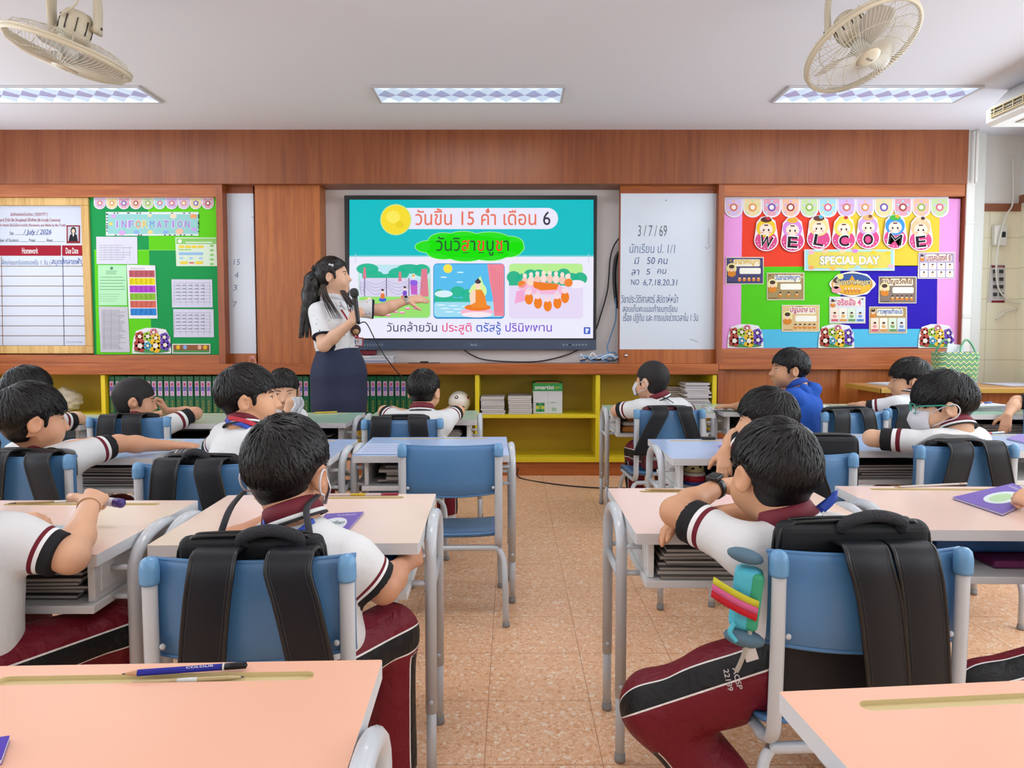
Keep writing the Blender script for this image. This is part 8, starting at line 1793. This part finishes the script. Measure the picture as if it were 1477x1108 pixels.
quad_book('workbook', 'purple and white book on the blue desk near the hanging hand', 'book', [(1036, 643), (1056, 651), (1090, 645), (1058, 638)], 0.004, '#7d5fc0', '#e4e0ea', lambda b, fn: pfill(b, fn, blob(0.6, 0.5, 0.3, 0.3), '#e2dcf0'))
quad_book('worksheet', 'white sheet on the blue desk in front of the dark bag', 'paper', [(1186, 660), (1206, 664), (1222, 640), (1196, 637)], 0.0016, '#dde6ee', '#dde6ee')
quad_book('workbook', 'open purple notebook on the blue desk at the right edge', 'book', [(1452, 632), (1490, 641), (1500, 632), (1470, 626)], 0.005, '#9a86cc', '#e4e2ec')
quad_book('worksheet', 'white sheet with purple stripes on the far left mint desk', 'paper', [(88, 611), (112, 610), (116, 602), (92, 603)], 0.0016, '#d9d8ec', '#d9d8ec', lambda b, fn: [pfill(b, fn, [(0.05, 0.2 + 0.3 * k), (0.95, 0.1 + 0.3 * k), (0.95, 0.2 + 0.3 * k), (0.05, 0.3 + 0.3 * k)], '#8a6fd0') for k in range(3)])
quad_book('magazine', 'white printed magazine on the mint desk under the hand of the hoodie boy', 'paper', [(1028, 591), (1060, 592), (1072, 585), (1042, 584)], 0.004, '#d6d2d8', '#e2e0e2', lambda b, fn: pfill(b, fn, blob(0.5, 0.5, 0.3, 0.3), '#b08aa0'))
quad_book('worksheet', 'purple sheet on the mint desk in front of the teacher table', 'paper', [(1236, 590), (1258, 591), (1268, 581), (1250, 580)], 0.002, '#7c5aa0', '#e2e0e2')
quad_book('worksheet', 'white strip of paper on the mint desk beside the purple sheet', 'paper', [(1180, 586), (1206, 592), (1212, 591), (1190, 584)], 0.0016, '#dfe6e0', '#dfe6e0')
for k, (lb, c) in enumerate((('white workbook at the bottom of the pile on the far right mint desk', '#cfd8de'), ('lilac workbook in the middle of the pile on the far right mint desk', '#b8aed0'), ('white workbook on top of the pile on the far right mint desk', '#dfe0e4'))):
    book('workbook', lb, 'book', 0.26, 0.19, 0.009, (2.86 + 0.012 * k, 4.18, DH + 0.0015 + 0.0102 * k), 0.15 * (k - 1), flat(c), P_white)
for k, (lb, x, c) in enumerate((('red felt pen on the pile of workbooks at the far right', 2.80, '#c8584a'), ('orange felt pen on the pile of workbooks at the far right', 2.86, '#d98a3a'), ('blue felt pen on the pile of workbooks at the far right', 2.92, '#5a7ac0'))):
    b = MB(); b.tube([(x, 4.20, DH + 0.0372), (x + 0.07, 4.24, DH + 0.0372)], 0.005, flat(c, 0.4), 8); tag(b.build('felt_pen'), lb, 'pen')
t = quad_book('workbook', 'purple and yellow book on the mint desk held by the boy below the screen', 'book', [(618, 604), (640, 604), (640, 596), (622, 596)], 0.004, '#7a58c0', '#e4e0ea', lambda b, fn: pfill(b, fn, blob(0.2, 0.5, 0.15, 0.3), '#e6d24a'))
for key, lb, px, py in (('b4', 'small black clip on the far edge of the blue desk beside the aisle', 1022, 631), ('b5', 'small black clip on the far edge of the desk of the boy with green glasses', 1206, 627)):
    x, y = on_level(px, py, DH + 0.01); b = MB(); b.box((-0.03, -0.012, 0), (0.03, 0.012, 0.012), pbr('clip_black', '#1a1b1e', 0.4), 0.003); o = b.build('bulldog_clip'); o.location = (x, min(y, 2.99 if key == 'b4' else 3.14), DH + 0.001); tag(o, lb, 'clip')
# what the hands hold
a, e, w, A = C0['arms'][1]; t = thing('marker', 'white marker with a purple cap end in the right hand at the left pink desk', 'marker', (w + Vector((0.0, 0.07, 0.0)))[:])
pa, pb = w + Vector((0.045, 0.055, -0.012)), w + Vector((-0.075, 0.085, -0.006)); d = (pb - pa).normalized(); Mm = Matrix.Translation(pa) @ d.to_track_quat('Z', 'Y').to_matrix().to_4x4(); b = MB(); b.lathe([(0.0, -0.001), (0.010, 0.0), (0.0115, 0.004), (0.0115, 0.022)], pbr('cap_purple', '#3c2a78', 0.3), 20, Mm); b.build('cap', t, world=True)
b = MB(); b.lathe([(0.0105, 0.022), (0.0105, 0.10), (0.006, 0.115)], flat('#dcd6e0', 0.4), 20, Mm); b.build('barrel', t, world=True)
a, e, w, A = A3['arms'][-1]; g = []
for i in range(9):
    g.append([w + Vector((0.03 + 0.014 * math.sin(i * 1.1) + 0.055 * j / 5, -0.035 + 0.016 * math.sin(j * 2.1 + i * 0.6), 0.085 - 0.17 * i / 8)) for j in range(6)])
b = MB(); b.sheet(g, 0.004, flat('#dfe2e6')); tag(b.build('cloth'), 'white cloth in the hands of the boy turned towards us', 'cloth')
